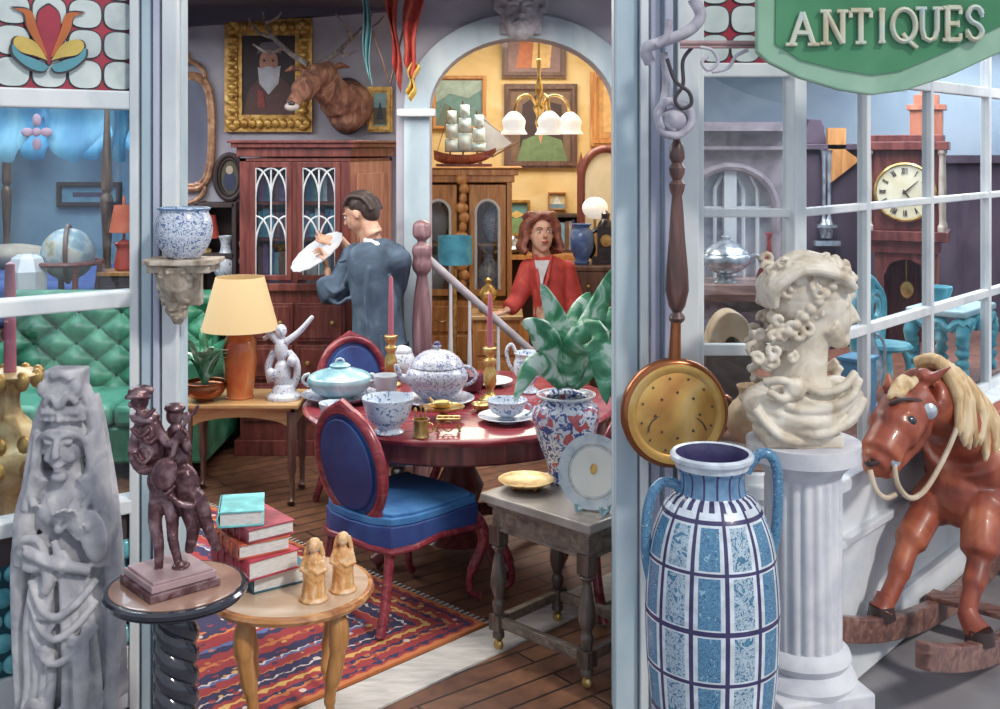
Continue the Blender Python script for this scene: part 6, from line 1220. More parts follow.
m = MM(); m.lathe((X(10, d), d, 0), [(.024, zc), (.022, Z(300, d)), (.018, Z(264, d)), (.004, Z(262, d))], 14); obj('candle', m, K['candle'], t)
# ================================================================ back room beyond the arch
K['orange_wood'] = wood('orange_pine', [(164, 96, 44), (206, 136, 66), (228, 168, 96)], 5)
# carved dresser with arched glass doors
d = 8.6; dc = thing('glazed_dresser', 'orange pine dresser with two arched glass doors beyond the stair rail', 'dresser', (X(462, d), 8.85, 0)); x0, x1 = X(414, d), X(512, d); zt_ = Z(167, d)
m = MM(); m.box(((x0+x1)/2, 9.1, zt_/2-.04), (x1-x0-.04, .5, .02)); 
for x_ in (x0+.02, x1-.02): m.box((x_, 8.86, zt_/2-.05), (.04, .5, zt_-.1))
m.box(((x0+x1)/2, 9.1, zt_/2-.05), (x1-x0, .02, zt_-.1)); m.box(((x0+x1)/2, 8.86, .42), (x1-x0-.08, .5, .8)); m.box(((x0+x1)/2, 8.86, .05), (x1-x0+.04, .54, .1)); obj('case', m, K['orange_wood'], dc, smooth=False)
m = MM(); m.box(((x0+x1)/2, 8.86, zt_-.09), (x1-x0+.04, .54, .06)); m.box(((x0+x1)/2, 8.85, zt_-.04), (x1-x0+.1, .58, .05)); m.box(((x0+x1)/2, 8.84, zt_-.006), (x1-x0+.16, .62, .012)); obj('cornice', m, K['orange_wood'], dc, smooth=False, bevel=.006)
xm = (x0+x1)/2
for (a, c_) in ((x0+.05, xm-.05), (xm+.05, x1-.05)):
    cx_ = (a+c_)/2; w_ = (c_-a)/2; z0 = .86; z1 = zt_-.14; iw = w_-.05; zs = z1-.22
    inn_ = [(cx_+iw, z0+.05)]+[(cx_+iw*math.cos(PI*i/16), zs+iw*1.1*math.sin(PI*i/16)) for i in range(17)]+[(cx_-iw, z0+.05)]
    m = MM(); outp = [(cx_-w_, z0), (cx_-w_, z1), (cx_+w_, z1), (cx_+w_, z0)]
    poly_ = [(cx_+w_, z0)]+[(cx_+w_, z1), (cx_-w_, z1), (cx_-w_, z0), (cx_-iw, z0), ]+inn_[::-1]+[(cx_+iw, z0)]
    m.prism([(x, d, z) for x, z in poly_], (0, .03, 0)); m.box((cx_, d+.015, z0+.025), (2*iw, .03, .05)); dr = obj('door', m, K['orange_wood'], dc, smooth=False)
    m = MM(); m.tube([(x, d-.005, z) for x, z in inn_], .012, 8); obj('arch_moulding', m, K['chinaw'], dr)
    m = MM(); m.prism([(x, d+.012, z) for x, z in inn_], (0, .003, 0)); obj('pane', m, K['glass'], dr, smooth=False)
m = MM()
for k in range(12): m.ell((xm+.012*math.sin(k*2.1), d-.03, .95+k*.075), (.03+.012*(k % 3), .022, .045), seg=10)
obj('carved_pilaster', m, K['orange_wood'], dc)
for zz in (.45, .68):
    for cx_ in (x0+.22, x1-.22): m = MM(); m.box((cx_, 8.6, zz), (.34, .025, .2)); q = obj('drawer', m, K['orange_wood'], dc, bevel=.005, smooth=False); m = MM(); m.tube([(cx_-.05, 8.575, zz), (cx_, 8.56, zz-.02), (cx_+.05, 8.575, zz)], .006, 8); obj('handle', m, K['brass'], q)
m = MM(); m.box((xm, 8.88, 1.25), (x1-x0-.1, .4, .02)); obj('shelf', m, K['orange_wood'], dc, smooth=False)
for k, (x_, z_) in enumerate(((xm-.25, .83), (xm+.2, .83), (xm-.22, 1.265), (xm+.24, 1.265))):
    t = thing('porcelain_vase', ('white vase on the lower left shelf of the arched glass dresser', 'white vase on the lower right shelf of the arched glass dresser', 'white vase on the upper left shelf of the arched glass dresser', 'white vase on the upper right shelf of the arched glass dresser')[k], 'vase', (x_, 8.86, z_), 'vases inside the arched glass dresser')
    lath('vase_body', (x_, 8.86, z_), [(.04, 0), (.05, .01), (.09, .1), (.1, .18), (.05, .27), (.035, .3), (.05, .32), (.04, .32), (.001, .28)], K['wb'] if k % 2 else K['chinaw'], t)
# ship model on top
p = Vector((X(462, 8.8), 8.82, zt_)); t = thing('ship_model', 'model sailing ship with pale blue sails on top of the dresser', 'ship model', p); s_ = S(8.8)
def Q(x, y, dy=0): return P(x, y+9, 8.8)+Vector((0, .02+dy, 0))
m = MM(); 
def hullf(u, v):
    x = 434+62*u; a = (v-.5)*PI; wd = .085*math.sin(PI*min(1, u*.9+.12))**.6; dep = 13+2*abs(u-.5)**2*16; yy = 146-6*(abs(u-.45)*2)**2
    return Q(x, yy+dep*math.cos(a)*.75*(math.sin(PI*min(1, u*.86+.12))**.5), math.sin(a)*wd)
m.grid(hullf, 24, 12); m.box(Q(464, 147), (56*s_, .11, .02)); hu = obj('hull', m, K['mahog'], t)
m = MM(); m.box((Q(464, 161).x, 8.84, zt_+.012), (56*s_, .12, .02)); m.box((Q(450, 158).x, 8.84, zt_+.03), (.03, .1, .03)); m.box((Q(480, 158).x, 8.84, zt_+.03), (.03, .1, .03)); obj('cradle', m, K['mahog'], t)
for k, (mx_, tp) in enumerate(((450, 98), (463, 92), (477, 102))):
    m = MM(); m.tube([Q(mx_, 150), Q(mx_, tp)], .008, 8); ms = obj('mast', m, K['walnut'], t)
    for r_, (ya, yb2, wd) in enumerate(((tp+4, tp+16, 9), (tp+17, tp+31, 12), (tp+32, 143, 14))):
        m = MM(); m.grid(lambda u, v: Q(mx_-wd/2+wd*u+2, ya+(yb2-ya)*v, -.03-.05*math.sin(PI*v)*math.sin(PI*u)), 8, 8); obj('sail', m, mot('sail_cloth', [(146, 190, 206), (190, 214, 222), (220, 226, 226)], 10, .8) if 'sail' not in K else K['sail'], ms, solid=.004)
for q in ([(482, 104), (484, 146), (506, 138)], [(486, 112), (492, 146), (512, 134)]):
    m = MM(); m.prism([Q(*p_, .012*(q[0][0]-482)/4) for p_ in q], (0, .004, 0)); obj('jib_sail', m, K['chinaw'], t, smooth=False)
m = MM(); m.tube([Q(492, 148), Q(518, 133)], .007, 8); m.tube([Q(463, 94), Q(514, 134)], .003, 6); m.tube([Q(450, 99), Q(436, 146)], .003, 6); obj('bowsprit', m, K['walnut'], t)
# paintings on the ochre wall
WB = 10.59
def abstract(cols, shapes):
    def f(m, x0, x1, z0, z1, y):
        m.box(((x0+x1)/2, y+.004, (z0+z1)/2), (x1-x0, .006, z1-z0), mi=0)
        for k, (mi, pts) in enumerate(shapes): m.prism([(x0+(x1-x0)*u, y-.003*(k+1), z0+(z1-z0)*v) for u, v in pts], (0, .003, 0), mi)
        return [flat('paint_%d_%d' % (c[0], c[1]), c) for c in cols]
    return f
framed('brown_framed_painting', 'brown framed figure painting high under the arch crown', 502, 566, 26, 78, WB, 6, K['walnut'], abstract([(150, 118, 120), (196, 112, 74), (226, 186, 120)], [(1, [(.15, .1), (.25, .9), (.55, .85), (.5, .1)]), (2, [(.45, .1), (.5, .8), (.85, .9), (.8, .1)])]), rope=False)
framed('large_figure_painting', 'large brown framed painting of a figure in green behind the chandelier', 504, 577, 84, 168, WB, 7, K['walnut'], abstract([(120, 92, 74), (60, 44, 50), (104, 134, 92), (206, 140, 110)], [(1, [(.15, .2), (.2, .8), (.45, .95), (.5, .2)]), (1, [(.55, .2), (.6, .85), (.85, .8), (.88, .2)]), (2, [(.1, .0), (.2, .3), (.5, .4), (.85, .3), (.95, 0)]), (3, [(.42, .5), (.5, .7), (.58, .5), (.5, .25)])]), rope=False)
framed('teal_seascape', 'teal green painting on the wall behind the ship model', 432, 486, 76, 130, WB, 4, K['oak'], abstract([(96, 140, 140), (150, 176, 168), (96, 110, 96)], [(1, [(0, .5), (.3, .7), (.7, .6), (1, .8), (1, 1), (0, 1)]), (2, [(0, 0), (.2, .5), (.5, .3), (.6, 0)])]), rope=False)
framed('small_green_painting', 'small green and blue landscape left of the auburn haired person', 503, 530, 200, 236, WB, 3, K['gold'], abstract([(96, 156, 160), (126, 170, 110), (230, 196, 110)], [(1, [(0, 0), (1, 0), (1, .4), (.5, .55), (0, .35)]), (2, [(.1, .6), (.5, .75), (.9, .62), (.5, .5)])]), rope=False)
framed('tall_gilt_frame', 'tall gilt panelled frame at the right edge of the arch', 590, 634, 72, 146, WB, 8, K['orange_wood'], abstract([(206, 150, 84), (224, 178, 110)], [(1, [(.2, .1), (.2, .9), (.8, .9), (.8, .1)])]), rope=False)
# chandelier
d = 8.4; t = thing('chandelier', 'brass chandelier with five white glass shades hanging beyond the arch', 'chandelier', (X(539, d), d, Z(100, d))); cx_ = X(539, d); s_ = S(d)
K['opal'] = emis('opal_shade', (236, 234, 228), .55)
m = MM(); m.lathe((cx_, d, 0), smooth_path([(.002, Z(128, d)), (.03, Z(124, d)), (.02, Z(116, d)), (.045, Z(108, d)), (.015, Z(98, d)), (.03, Z(88, d)), (.012, Z(76, d)), (.02, Z(60, d)), (.009, Z(50, d)), (.009, 3.4)], 3), 16); obj('stem', m, K['brass'], t)
for k in range(5):
    a = k*2*PI/5-PI/2+.3; c_ = Vector((math.cos(a), math.sin(a), 0)); b0 = Vector((cx_, d, Z(112, d))); R_ = 31*s_
    m = MM(); m.tube(smooth_path([tuple(b0), tuple(b0+c_*R_*.35+Vector((0, 0, .12))), tuple(b0+c_*R_*.8+Vector((0, 0, .1))), tuple(b0+c_*R_+Vector((0, 0, -.01)))], 5), .011, 8); ar_ = obj('arm', m, K['brass'], t)
    m = MM(); q = b0+c_*R_; m.lathe((q.x, q.y, q.z), smooth_path([(.02, 0), (.05, -.02), (.088, -.07), (.08, -.13), (.1, -.165), (.095, -.165), (.072, -.12), (.04, -.03)], 3), 24, cap=False); obj('glass_shade', m, K['opal'], ar_)
# turned newel and stair rail
nd = 6.72; t = thing('stair_rail', 'dark turned newel post with pale handrail sloping down into the back room', 'stair rail', (X(422, nd), nd, 0)); s_ = S(nd)
K['newel'] = wood('rosewood', [(76, 46, 56), (128, 88, 96), (176, 140, 146)], 5)
pr = [(6, 498), (9, 470), (9, 380), (6, 372), (7, 362), (9, 350), (10, 330), (8.5, 300), (6, 282), (5.5, 275), (9, 270), (10, 264), (9, 258), (10, 252), (9, 246), (5, 243), (5, 240), (9, 236), (9.5, 229), (8, 223), (3, 220)]
m = MM(); m.lathe((X(422, nd), nd, 0), smooth_path([(r_*s_, max(.0, Z(y, nd))) for r_, y in pr], 3), 22); obj('newel_post', m, K['newel'], t)
pa, pb = P(427, 258, 6.75), P(530, 350, 7.15)
m = MM(); m.tube([pa, pb], .026, 10); obj('handrail', m, mot('pale_handrail', [(168, 160, 170), (212, 208, 214)], 9, .3), t)
for u in (.22, .4, .68, .92): q = pa.lerp(pb, u); m = MM(); m.lathe((q.x, q.y, 0), [(.012, 0), (.012, q.z*.3), (.018, q.z*.5), (.01, q.z*.8), (.01, q.z-.01)], 8); obj('baluster', m, K['chinaw'], t)
# turquoise standard lamp
d = 7.9; t = thing('floor_lamp', 'lamp with a flat turquoise shade in front of the dresser', 'lamp', (X(455, d), d, 0)); s_ = S(d)
m = MM(); m.lathe((X(455, d), d, 0), [(17.5*s_, Z(264, d)), (17*s_, Z(236, d)), (16.7*s_, Z(236, d)), (17.2*s_, Z(264, d))], 32, cap=False); obj('lamp_shade', m, mot('turquoise_shade', [(34, 128, 166), (66, 168, 200), (104, 196, 216)], 7, .7), t)
m = MM(); m.lathe((X(455, d), d, 0), smooth_path([(.14, 0), (.13, .03), (.02, .06), (.015, .5), (.03, .55), (.015, .6), (.015, Z(238, d))], 2), 16); m.tube([(X(455, d)-17*s_, d, Z(238, d)), (X(455, d)+17*s_, d, Z(238, d))], .004, 6); obj('stand', m, K['brass'], t)
# counter with silver, where the person rests a hand
d = 7.75; t = thing('shop_counter', 'orange pine counter with drawers beside the auburn haired person', 'counter', (X(500, d), 8.0, 0)); x0, x1 = X(470, d), X(536, d)-.09; zc = .83
m = MM(); m.box(((x0+x1)/2, 7.95, zc-.015), (x1-x0, .42, .03)); obj('countertop', m, K['honey'], t, bevel=.006, smooth=False); m = MM(); m.box(((x0+x1)/2, 7.96, zc/2-.016), (x1-x0-.04, .38, zc-.034)); obj('case', m, K['orange_wood'], t, smooth=False)
for zz in (.64, .42, .2): m = MM(); m.box(((x0+x1)/2, 7.765, zz), (x1-x0-.1, .02, .18)); q = obj('drawer', m, K['orange_wood'], t, bevel=.005, smooth=False); m = MM(); m.ell(((x0+x1)/2, 7.745, zz), .014); obj('knob', m, K['brass'], q)
p = (X(488, 7.95), 7.95, zc); t = thing('gilt_clock', 'small gilt ornament standing on the pine counter', 'ornament', p); lath('ornament_body', p, [(.06, 0), (.07, .02), (.03, .04), (.05, .09), (.07, .13), (.04, .18), (.02, .2), (.03, .23), (.001, .25)], K['brass'], t)
# dark recess shelf with silver dish behind
d = 10.1; t = thing('wall_cabinet', 'ochre side cabinet with open dark compartment behind the person in red', 'cabinet', (X(530, d), 10.3, 0)); x0, x1 = X(497, d), X(576, d); z1 = Z(255, d); m = MM()
m.box(((x0+x1)/2, 10.3, z1-.02), (x1-x0, .46, .04)); m.box(((x0+x1)/2, 10.3, .2), (x1-x0-.02, .44, .4)); m.box((x0+.02, 10.3, z1/2), (.04, .44, z1-.05)); m.box((x1-.02, 10.3, z1/2), (.04, .44, z1-.05)); obj('case', m, K['orange_wood'], t, smooth=False)
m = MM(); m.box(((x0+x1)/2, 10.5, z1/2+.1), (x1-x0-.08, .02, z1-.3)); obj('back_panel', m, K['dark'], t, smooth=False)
p = (X(513, d), 10.25, z1); t = thing('silver_dish', 'covered silver dish on the ochre side cabinet', 'dish', p); lath('dish_body', p, [(.06, 0), (.1, .02), (.16, .05), (.165, .06), (.12, .1), (.04, .13), (.02, .16), (.001, .17)], K['silver'], t)
d = 10.3; t = thing('book_rack', 'small dark bookcase standing on the side cabinet behind the auburn hair', 'bookcase', (X(562, d), 10.42, z1)); x0, x1 = X(550, d), X(580, d); zt2_ = Z(216, d); m = MM()
for x_ in (x0, x1): m.box((x_, 10.42, (z1+zt2_)/2), (.025, .2, zt2_-z1))
m.box(((x0+x1)/2, 10.42, z1+.012), (x1-x0, .2, .024)); m.box(((x0+x1)/2, 10.42, zt2_), (x1-x0+.03, .22, .025)); m.box(((x0+x1)/2, 10.51, (z1+zt2_)/2), (x1-x0, .01, zt2_-z1)); obj('case', m, K['dark'], t, smooth=False)
x_ = x0+.02; rng = random.Random(8); k = 0; names = ['navy', 'slate', 'cream', 'sky blue', 'brown', 'grey']; cc_ = [(50, 66, 120), (96, 110, 140), (206, 196, 176), (110, 160, 196), (110, 76, 60), (140, 140, 150)]
while x_ < x1-.05:
    w_ = rng.uniform(.025, .04); h_ = (zt2_-z1)*rng.uniform(.7, .86); ci = k % 6; m = MM(); m.box((x_+w_/2, 10.4, z1+.026+h_/2), (w_-.002, .14, h_))
    kk = 'rack%d' % ci; K[kk] = K.get(kk) or cloth_cover('rack_cover_'+names[ci].replace(' ', '_'), cc_[ci]); o = obj('book', m, K[kk], None, smooth=False, bevel=.003, loc=(x_+w_/2, 10.4, z1+.026)); tag(o, names[ci]+' book in the small dark bookcase behind the auburn haired person', 'book', 'books in the small bookcase'); x_ += w_; k += 1
framed('small_ship_picture', 'tiny picture of a white boat above the small bookcase', 548, 566, 192, 210, WB, 1.5, K['oak'], abstract([(206, 196, 150), (226, 232, 236), (110, 150, 176)], [(2, [(0, 0), (1, 0), (1, .3), (0, .3)]), (1, [(.2, .3), (.45, .9), (.8, .3)])]), rope=False)
# brown chest with blue vase, ornate clock, cheval mirror
d = 8.2; t = thing('dark_chest', 'dark brown chest of drawers under the blue vase', 'chest', (X(604, d), 8.4, 0)); x0, x1 = X(572, d), X(636, d); z1 = Z(266, d)
m = MM(); m.box(((x0+x1)/2, 8.42, z1-.02), (x1-x0+.03, .48, .04)); m.box(((x0+x1)/2, 8.42, z1/2-.02), (x1-x0, .44, z1-.04)); obj('case', m, K['walnut'], t, bevel=.008, smooth=False)
for k in range(4): m = MM(); m.box(((x0+x1)/2, 8.19, z1-.15-k*.24), (x1-x0-.06, .02, .21)); q = obj('drawer', m, K['walnut'], t, bevel=.005, smooth=False); m = MM(); m.ell(((x0+x1)/2-.12, 8.17, z1-.15-k*.24), .015); m.ell(((x0+x1)/2+.12, 8.17, z1-.15-k*.24), .015); obj('knobs', m, K['brass'], q)
p = (X(582, 8.35), 8.35, z1); t = thing('blue_vase', 'cobalt blue vase on the dark chest near the arch', 'vase', p); lath('vase_body', p, [(.05, 0), (.06, .015), (.05, .03), (.085, .11), (.095, .18), (.08, .25), (.055, .275), (.075, .3), (.07, .3), (.045, .26), (.001, .2)], mot('cobalt_glaze', [(44, 70, 140), (78, 116, 184), (140, 172, 214)], 9, .15), t)
p = (X(606, 8.35), 8.38, z1); t = thing('bronze_clock', 'ornate dark bronze mantel clock next to the blue vase', 'clock', p); m = MM(); m.box((p[0], p[1], p[2]+.03), (.22, .14, .06)); m.box((p[0], p[1], p[2]+.17), (.13, .1, .22)); m.lathe((p[0], p[1], p[2]+.28), [(.07, 0), (.05, .04), (.03, .06), (.035, .1), (.001, .13)], 14)
for sg_ in (-1, 1): m.tube(smooth_path([(p[0]+sg_*.06, p[1], p[2]+.26), (p[0]+sg_*.12, p[1], p[2]+.22), (p[0]+sg_*.09, p[1], p[2]+.12), (p[0]+sg_*.12, p[1], p[2]+.04)], 4), .018, 8)
obj('clock_case', m, K['ebony'], t); m = MM(); m.lathe((p[0], p[1]-.052, p[2]+.18), [(.045, 0), (.045, .012), (.001, .014)], 20, rot=(PI/2, 0, 0)); obj('dial', m, K['brass'], t)
d = 9.3; t = thing('arched_mirror', 'arched mirror in a dark frame standing behind the dark chest', 'mirror', (X(602, d), d, 0)); cx_ = X(606, d); r_ = 25*S(d); zs_ = Z(180, d)
path_ = [(cx_-r_, .2), (cx_-r_, zs_)]+[(cx_-r_*math.cos(PI*i/20), zs_+r_*1.25*math.sin(PI*i/20)) for i in range(1, 20)]+[(cx_+r_, zs_), (cx_+r_, .2)]
m = MM(); m.tube([(x, d, z) for x, z in path_], .035, 10, closed=True); obj('frame', m, K['mahog'], t); m = MM(); m.prism([(x, d, z) for x, z in path_], (0, .01, 0)); obj('mirror_glass', m, mot('clouded_mirror', [(206, 190, 150), (236, 230, 214)], 3, .3), t, smooth=False)
for sg_ in (-1, 1): m = MM(); m.tube([(cx_+sg_*r_, d, .2), (cx_+sg_*r_, d-.2, .01)], .03, 8); m.tube([(cx_+sg_*r_, d, .2), (cx_+sg_*r_, d+.2, .01)], .03, 8); obj('foot', m, K['mahog'], t)
m = MM(); m.lathe((cx_-r_, d, 0), [(.03, zs_), (.04, zs_+.1), (.02, zs_+.16), (.001, zs_+.24)], 12); obj('finial', m, K['mahog'], t)
d = 8.9; t = thing('oval_hand_mirror', 'round white globe lamp above the bronze clock', 'lamp', (X(595, d), d, z1)); t['label'] = 'round white globe lamp on a slim stem behind the bronze clock'; t.name = 'globe_lamp'; m = MM(); m.ell(P(595, 208, d), (.105, .1, .09)); obj('glass_globe', m, K['opal'], t); c_ = P(595, 208, d); m = MM(); m.lathe((c_.x, d, 0), [(.12, 0), (.12, .02), (.012, .05), (.012, c_.z-.08)], 12); obj('lamp_stem', m, K['brass'], t); t.location.z = 0
for o in t.children:
    o.data.transform(Matrix.Translation((0, 0, z1)))
# ================================================================ inside the right-hand bay
DZ = .835
K['slate'] = mot('grey_carved_mantel', [(104, 92, 104), (146, 134, 144), (176, 166, 172)], 9, .7)
# mantelpiece with arched overmantel
d = 6.0; t = thing('mantelpiece', 'grey carved mantelpiece with an arched tracery overmantel and a marble shelf', 'mantelpiece', (X(745, d), 6.2, 0)); zs_ = Z(284, d); x0, x1 = 1.07, X(800, d)
m = MM(); m.box(((x0+x1)/2, 6.2, zs_-.03), (x1-x0+.04, .46, .06)); m.box(((x0+x1)/2, 6.22, zs_-.08), (x1-x0, .4, .04)); obj('shelf', m, wood('rosy_wood', [(110, 78, 76), (160, 126, 118), (186, 156, 146)], 4, .4, 'X'), t, bevel=.006, smooth=False)
m = MM(); m.box(((x0+x1)/2, 6.3, (zs_-.1)/2), (x1-x0-.06, .2, zs_-.1)); m.box((x0+.1, 6.17, (zs_-.1)/2), (.14, .1, zs_-.1)); m.box((x1-.1, 6.17, (zs_-.1)/2), (.14, .1, zs_-.1)); m.box(((x0+x1)/2, 6.18, zs_-.22), (x1-x0-.3, .06, .1)); obj('mantel_body', m, K['slate'], t, bevel=.006, smooth=False)
cx_ = X(742, d); zb_ = zs_; za = Z(212, d); r_ = 47*S(d)
ou = [(x1, zb_), (x1, Z(122, d)), (x0, Z(122, d)), (x0, zb_)]
inn_ = [(cx_-r_, zb_), (cx_-r_, za)]+[(cx_-r_*math.cos(PI*i/24), za+r_*.95*math.sin(PI*i/24)) for i in range(1, 24)]+[(cx_+r_, za), (cx_+r_, zb_)]
inn_ = [(min(max(x, x0+.04), x1-.03), z) for x, z in inn_]
m = MM(); m.prism([(x, 6.3, z) for x, z in ou+inn_], (0, .1, 0)); m.box(((x0+x1)/2, 6.28, Z(122, d)-.02), (x1-x0+.02, .16, .05)); m.box(((x0+x1)/2, 6.3, Z(148, d)), (x1-x0, .12, .02)); m.tube([(x, 6.29, z-.0) for x, z in inn_], .025, 8); obj('overmantel', m, K['slate'], t, smooth=False)
m = MM(); m.box((cx_, 6.33, (zb_+za+r_)/2), (.07, .06, r_+za-zb_-.02))
for px in (712, 727, 757, 772): m.tube([(X(px, d), 6.34, zb_), (X(px, d), 6.34, za+r_*.45), (X(px, d)+.04*(1 if px < 742 else -1), 6.34, za+r_*.75)], .012, 6)
m.box(((x0+x1)/2, 6.34, za), (x1-x0-.08, .03, .03)); obj('tracery', m, K['chinaw'], t, smooth=False)
m = MM(); m.prism([(x, 6.385, z) for x, z in inn_], (0, .01, 0)); obj('mirror_glass', m, mot('silvered_glass', [(146, 150, 176), (196, 204, 220), (226, 228, 232)], 8, .25), t, smooth=False)
# silver tureen and red decanter on the shelf
p = (X(726, 6.1), 6.1, zs_); s_ = S(6.1); t = thing('silver_tureen', 'silver lidded tureen with side handles on the mantel shelf', 'tureen', p)
lath('tureen_body', p, [(.07, 0), (.05, .02), (.03, .04), (.08, .06), (.13, .1), (.135, .14), (.12, .16)], K['silver'], t); lath('lid', p, [(.125, .16), (.1, .19), (.05, .22), (.02, .235), (.03, .25), (.001, .265)], K['silver'], t)
for sg_ in (-1, 1): m = MM(); m.tube(smooth_path([(p[0]+sg_*.12, p[1], p[2]+.12), (p[0]+sg_*.17, p[1], p[2]+.15), (p[0]+sg_*.2, p[1], p[2]+.1)], 4), .013, 8); obj('handle', m, K['silver'], t)
p = (X(769, 6.1), 6.1, zs_); t = thing('red_decanter', 'slim red glass decanter on the mantel shelf beside the tureen', 'decanter', p)
lath('decanter_body', p, [(.06, 0), (.07, .02), (.06, .06), (.025, .12), (.014, .18), (.013, .24), (.022, .27), (.016, .27), (.001, .26)], mot('ruby_glass', [(120, 24, 40), (176, 48, 60)], 8, .1), t)
p = (X(788, 6.1), 6.06, zs_); t = thing('lilac_bowl', 'small lilac bowl at the right end of the mantel shelf', 'bowl', p); lath('bowl_body', p, [(.03, 0), (.06, .03), (.055, .06), (.05, .06), (.001, .02)], K['slate'], t)
# tan arched case on the sill of the front light
d = 4.9; p = (X(731, d), d, DZ)
def dk(px, py, zoff=0): dd = (EH-DZ)*F/(py-HZ); return (X(px, dd), dd, DZ)
p = dk(726, 414); d = p[1]; t = thing('display_box', 'dark wooden box stand carrying the tan arched clock case', 'box', p); zt_ = Z(352, d)
m = MM(); m.box((p[0], d+.04, (DZ+zt_)/2), (.2, .18, zt_-DZ)); obj('box_body', m, K['dark'], t, bevel=.004, smooth=False)
t = thing('arched_case', 'tan hooped case with a dark round opening behind the bust', 'clock case', (p[0]+.01, d, zt_)); s_ = S(d); cx_ = X(731, d)
ou = [(cx_+24*s_*math.cos(a), zt_+.0+41*s_*math.sin(a)) for a in [PI*i/24 for i in range(25)]]; ii = [(cx_+9*s_*math.cos(a), zt_+16*s_*math.sin(a)) for a in [PI-PI*i/16 for i in range(17)]]
m = MM(); m.prism([(x, d-.03, z) for x, z in ou+ii], (0, .14, 0)); obj('hooped_body', m, mot('tan_leather', [(150, 116, 84), (194, 164, 126), (218, 196, 164)], 7, .5), t, bevel=.01, smooth=False); m = MM(); m.box((cx_, d+.09, zt_+.045), (.1, .02, .085)); obj('dark_back', m, K['dark'], t, smooth=False)
# small pots on the display deck
tanm = mot('tan_glaze', [(150, 106, 70), (204, 160, 112), (226, 200, 160)], 9, .4)
for (px, py, sc, mt, nm, lab) in ((752, 446, 1.0, tanm, 'tan_jug', 'tan pottery jug on the display deck behind the brass pan'), (712, 436, .8, K['pan_copper'], 'copper_pot', 'dark copper pot low in the front light of the bay'), (765, 436, .9, K['chinaw'], 'white_pitcher', 'white pitcher behind the neck of the marble bust'), (700+22, 470, .8, tanm, 'wide_bowl', 'wide brown bowl behind the blue urn in the bay')):
    p = dk(px, py); t = thing(nm, lab, nm.split('_')[-1], p)
    if 'bowl' in nm: lath('bowl_body', p, [(.05, 0), (.05, .01), (.1, .04), (.12, .07), (.11, .07), (.001, .02)], K['walnut'], t)
    else:
        lath('pot_body', p, [(.05*sc, 0), (.06*sc, .01), (.1*sc, .08*sc), (.09*sc, .15*sc), (.05*sc, .2*sc), (.06*sc, .235*sc), (.055*sc, .235*sc), (.04*sc, .2*sc), (.001, .1*sc)], mt, t)
        m = MM(); m.tube([(p[0]+(.06+.05*math.sin(a))*sc, p[1], p[2]+(.13+.07*math.cos(a))*sc) for a in [PI*i/10 for i in range(11)]], .011, 8); obj('handle', m, mt, t)
# dark upright cabinet with slender columns
d = 7.0; t = thing('dark_armoire', 'tall dark armoire with slim pale columns behind the bust', 'armoire', (X(833, d), 7.3, 0)); x0, x1 = X(797, d), X(872, d)-.02; z1 = Z(150, d)
m = MM(); m.box(((x0+x1)/2, 7.3, z1/2), (x1-x0, .5, z1)); m.box(((x0+x1)/2, 7.28, z1+.02), (x1-x0+.05, .56, .04)); m.box((X(818, d), 7.28, z1+.1), (.16, .3, .12)); m.prism([(X(806, d), 7.1, z1+.04), (X(814, d), 7.1, z1+.2), (X(826, d), 7.1, z1+.2), (X(832, d), 7.1, z1+.04)], (0, .3, 0)); obj('case', m, K['purple'], t, bevel=.006, smooth=False)
m = MM(); m.prism([(X(828, d), 7.0, Z(185, d)), (X(828, d), 7.0, Z(128, d)), (X(846, d), 7.0, Z(128, d)), (X(846, d), 7.0, Z(150, d)), (X(860, d), 7.0, Z(160, d))], (0, .04, 0)); obj('orange_panel', m, K['orange_wood'], t, smooth=False)
for px in (824, 829): m = MM(); m.lathe((X(px, d), 7.0, 0), smooth_path([(.02, Z(238, d)), (.03, Z(225, d)), (.012, Z(215, d)), (.014, Z(160, d)), (.025, Z(150, d))], 3), 12); obj('column', m, K['silver'], t)
m = MM(); m.box((X(826, d), 6.985, Z(243, d)), (.16, .06, .03)); m.box((X(826, d), 6.985, Z(226, d)), (.12, .05, .02)); obj('bracket', m, K['silver'], t)
# longcase clock
d = 6.5; ca = -.42; t = thing('longcase_clock', 'tall mahogany longcase clock with brass rimmed round dial seen through the bay', 'clock', (X(915, d), 6.75, 0)); s_ = S(d)
fx_ = Vector((math.cos(ca), math.sin(ca), 0)); bx_ = Vector((-math.sin(ca), math.cos(ca), 0)); o_ = Vector((X(905, d), d, 0))      # fx_ along the front
def cb(m, u0, u1, v0, v1, z0, z1, mi=0): m.prism([o_+fx_*u0+bx_*v0+Vector((0, 0, z0)), o_+fx_*u1+bx_*v0+Vector((0, 0, z0)), o_+fx_*u1+bx_*v1+Vector((0, 0, z0)), o_+fx_*u0+bx_*v1+Vector((0, 0, z0))], (0, 0, z1-z0), mi)
ck = K['mahog']; hb, ht = Z(231, d), Z(150, d)
cg = wood('reddish_side_wood', [(150, 78, 54), (196, 112, 80), (216, 148, 112)], 5)
m = MM(); cb(m, -.19, .19, .02, .3, hb, ht); cb(m, -.24, .24, -.03, .33, hb-.06, hb); cb(m, -.24, .24, -.03, .33, ht, ht+.05); cb(m, -.21, .21, 0, .32, ht+.05, ht+.09); obj('hood', m, ck, t, bevel=.004, smooth=False)
m = MM(); cb(m, .192, .2, .05, .28, hb+.03, ht-.03); cb(m, .205, .21, .02, .3, ht+.1-.05, ht+.09); obj('side_panel', m, cg, t, smooth=False)
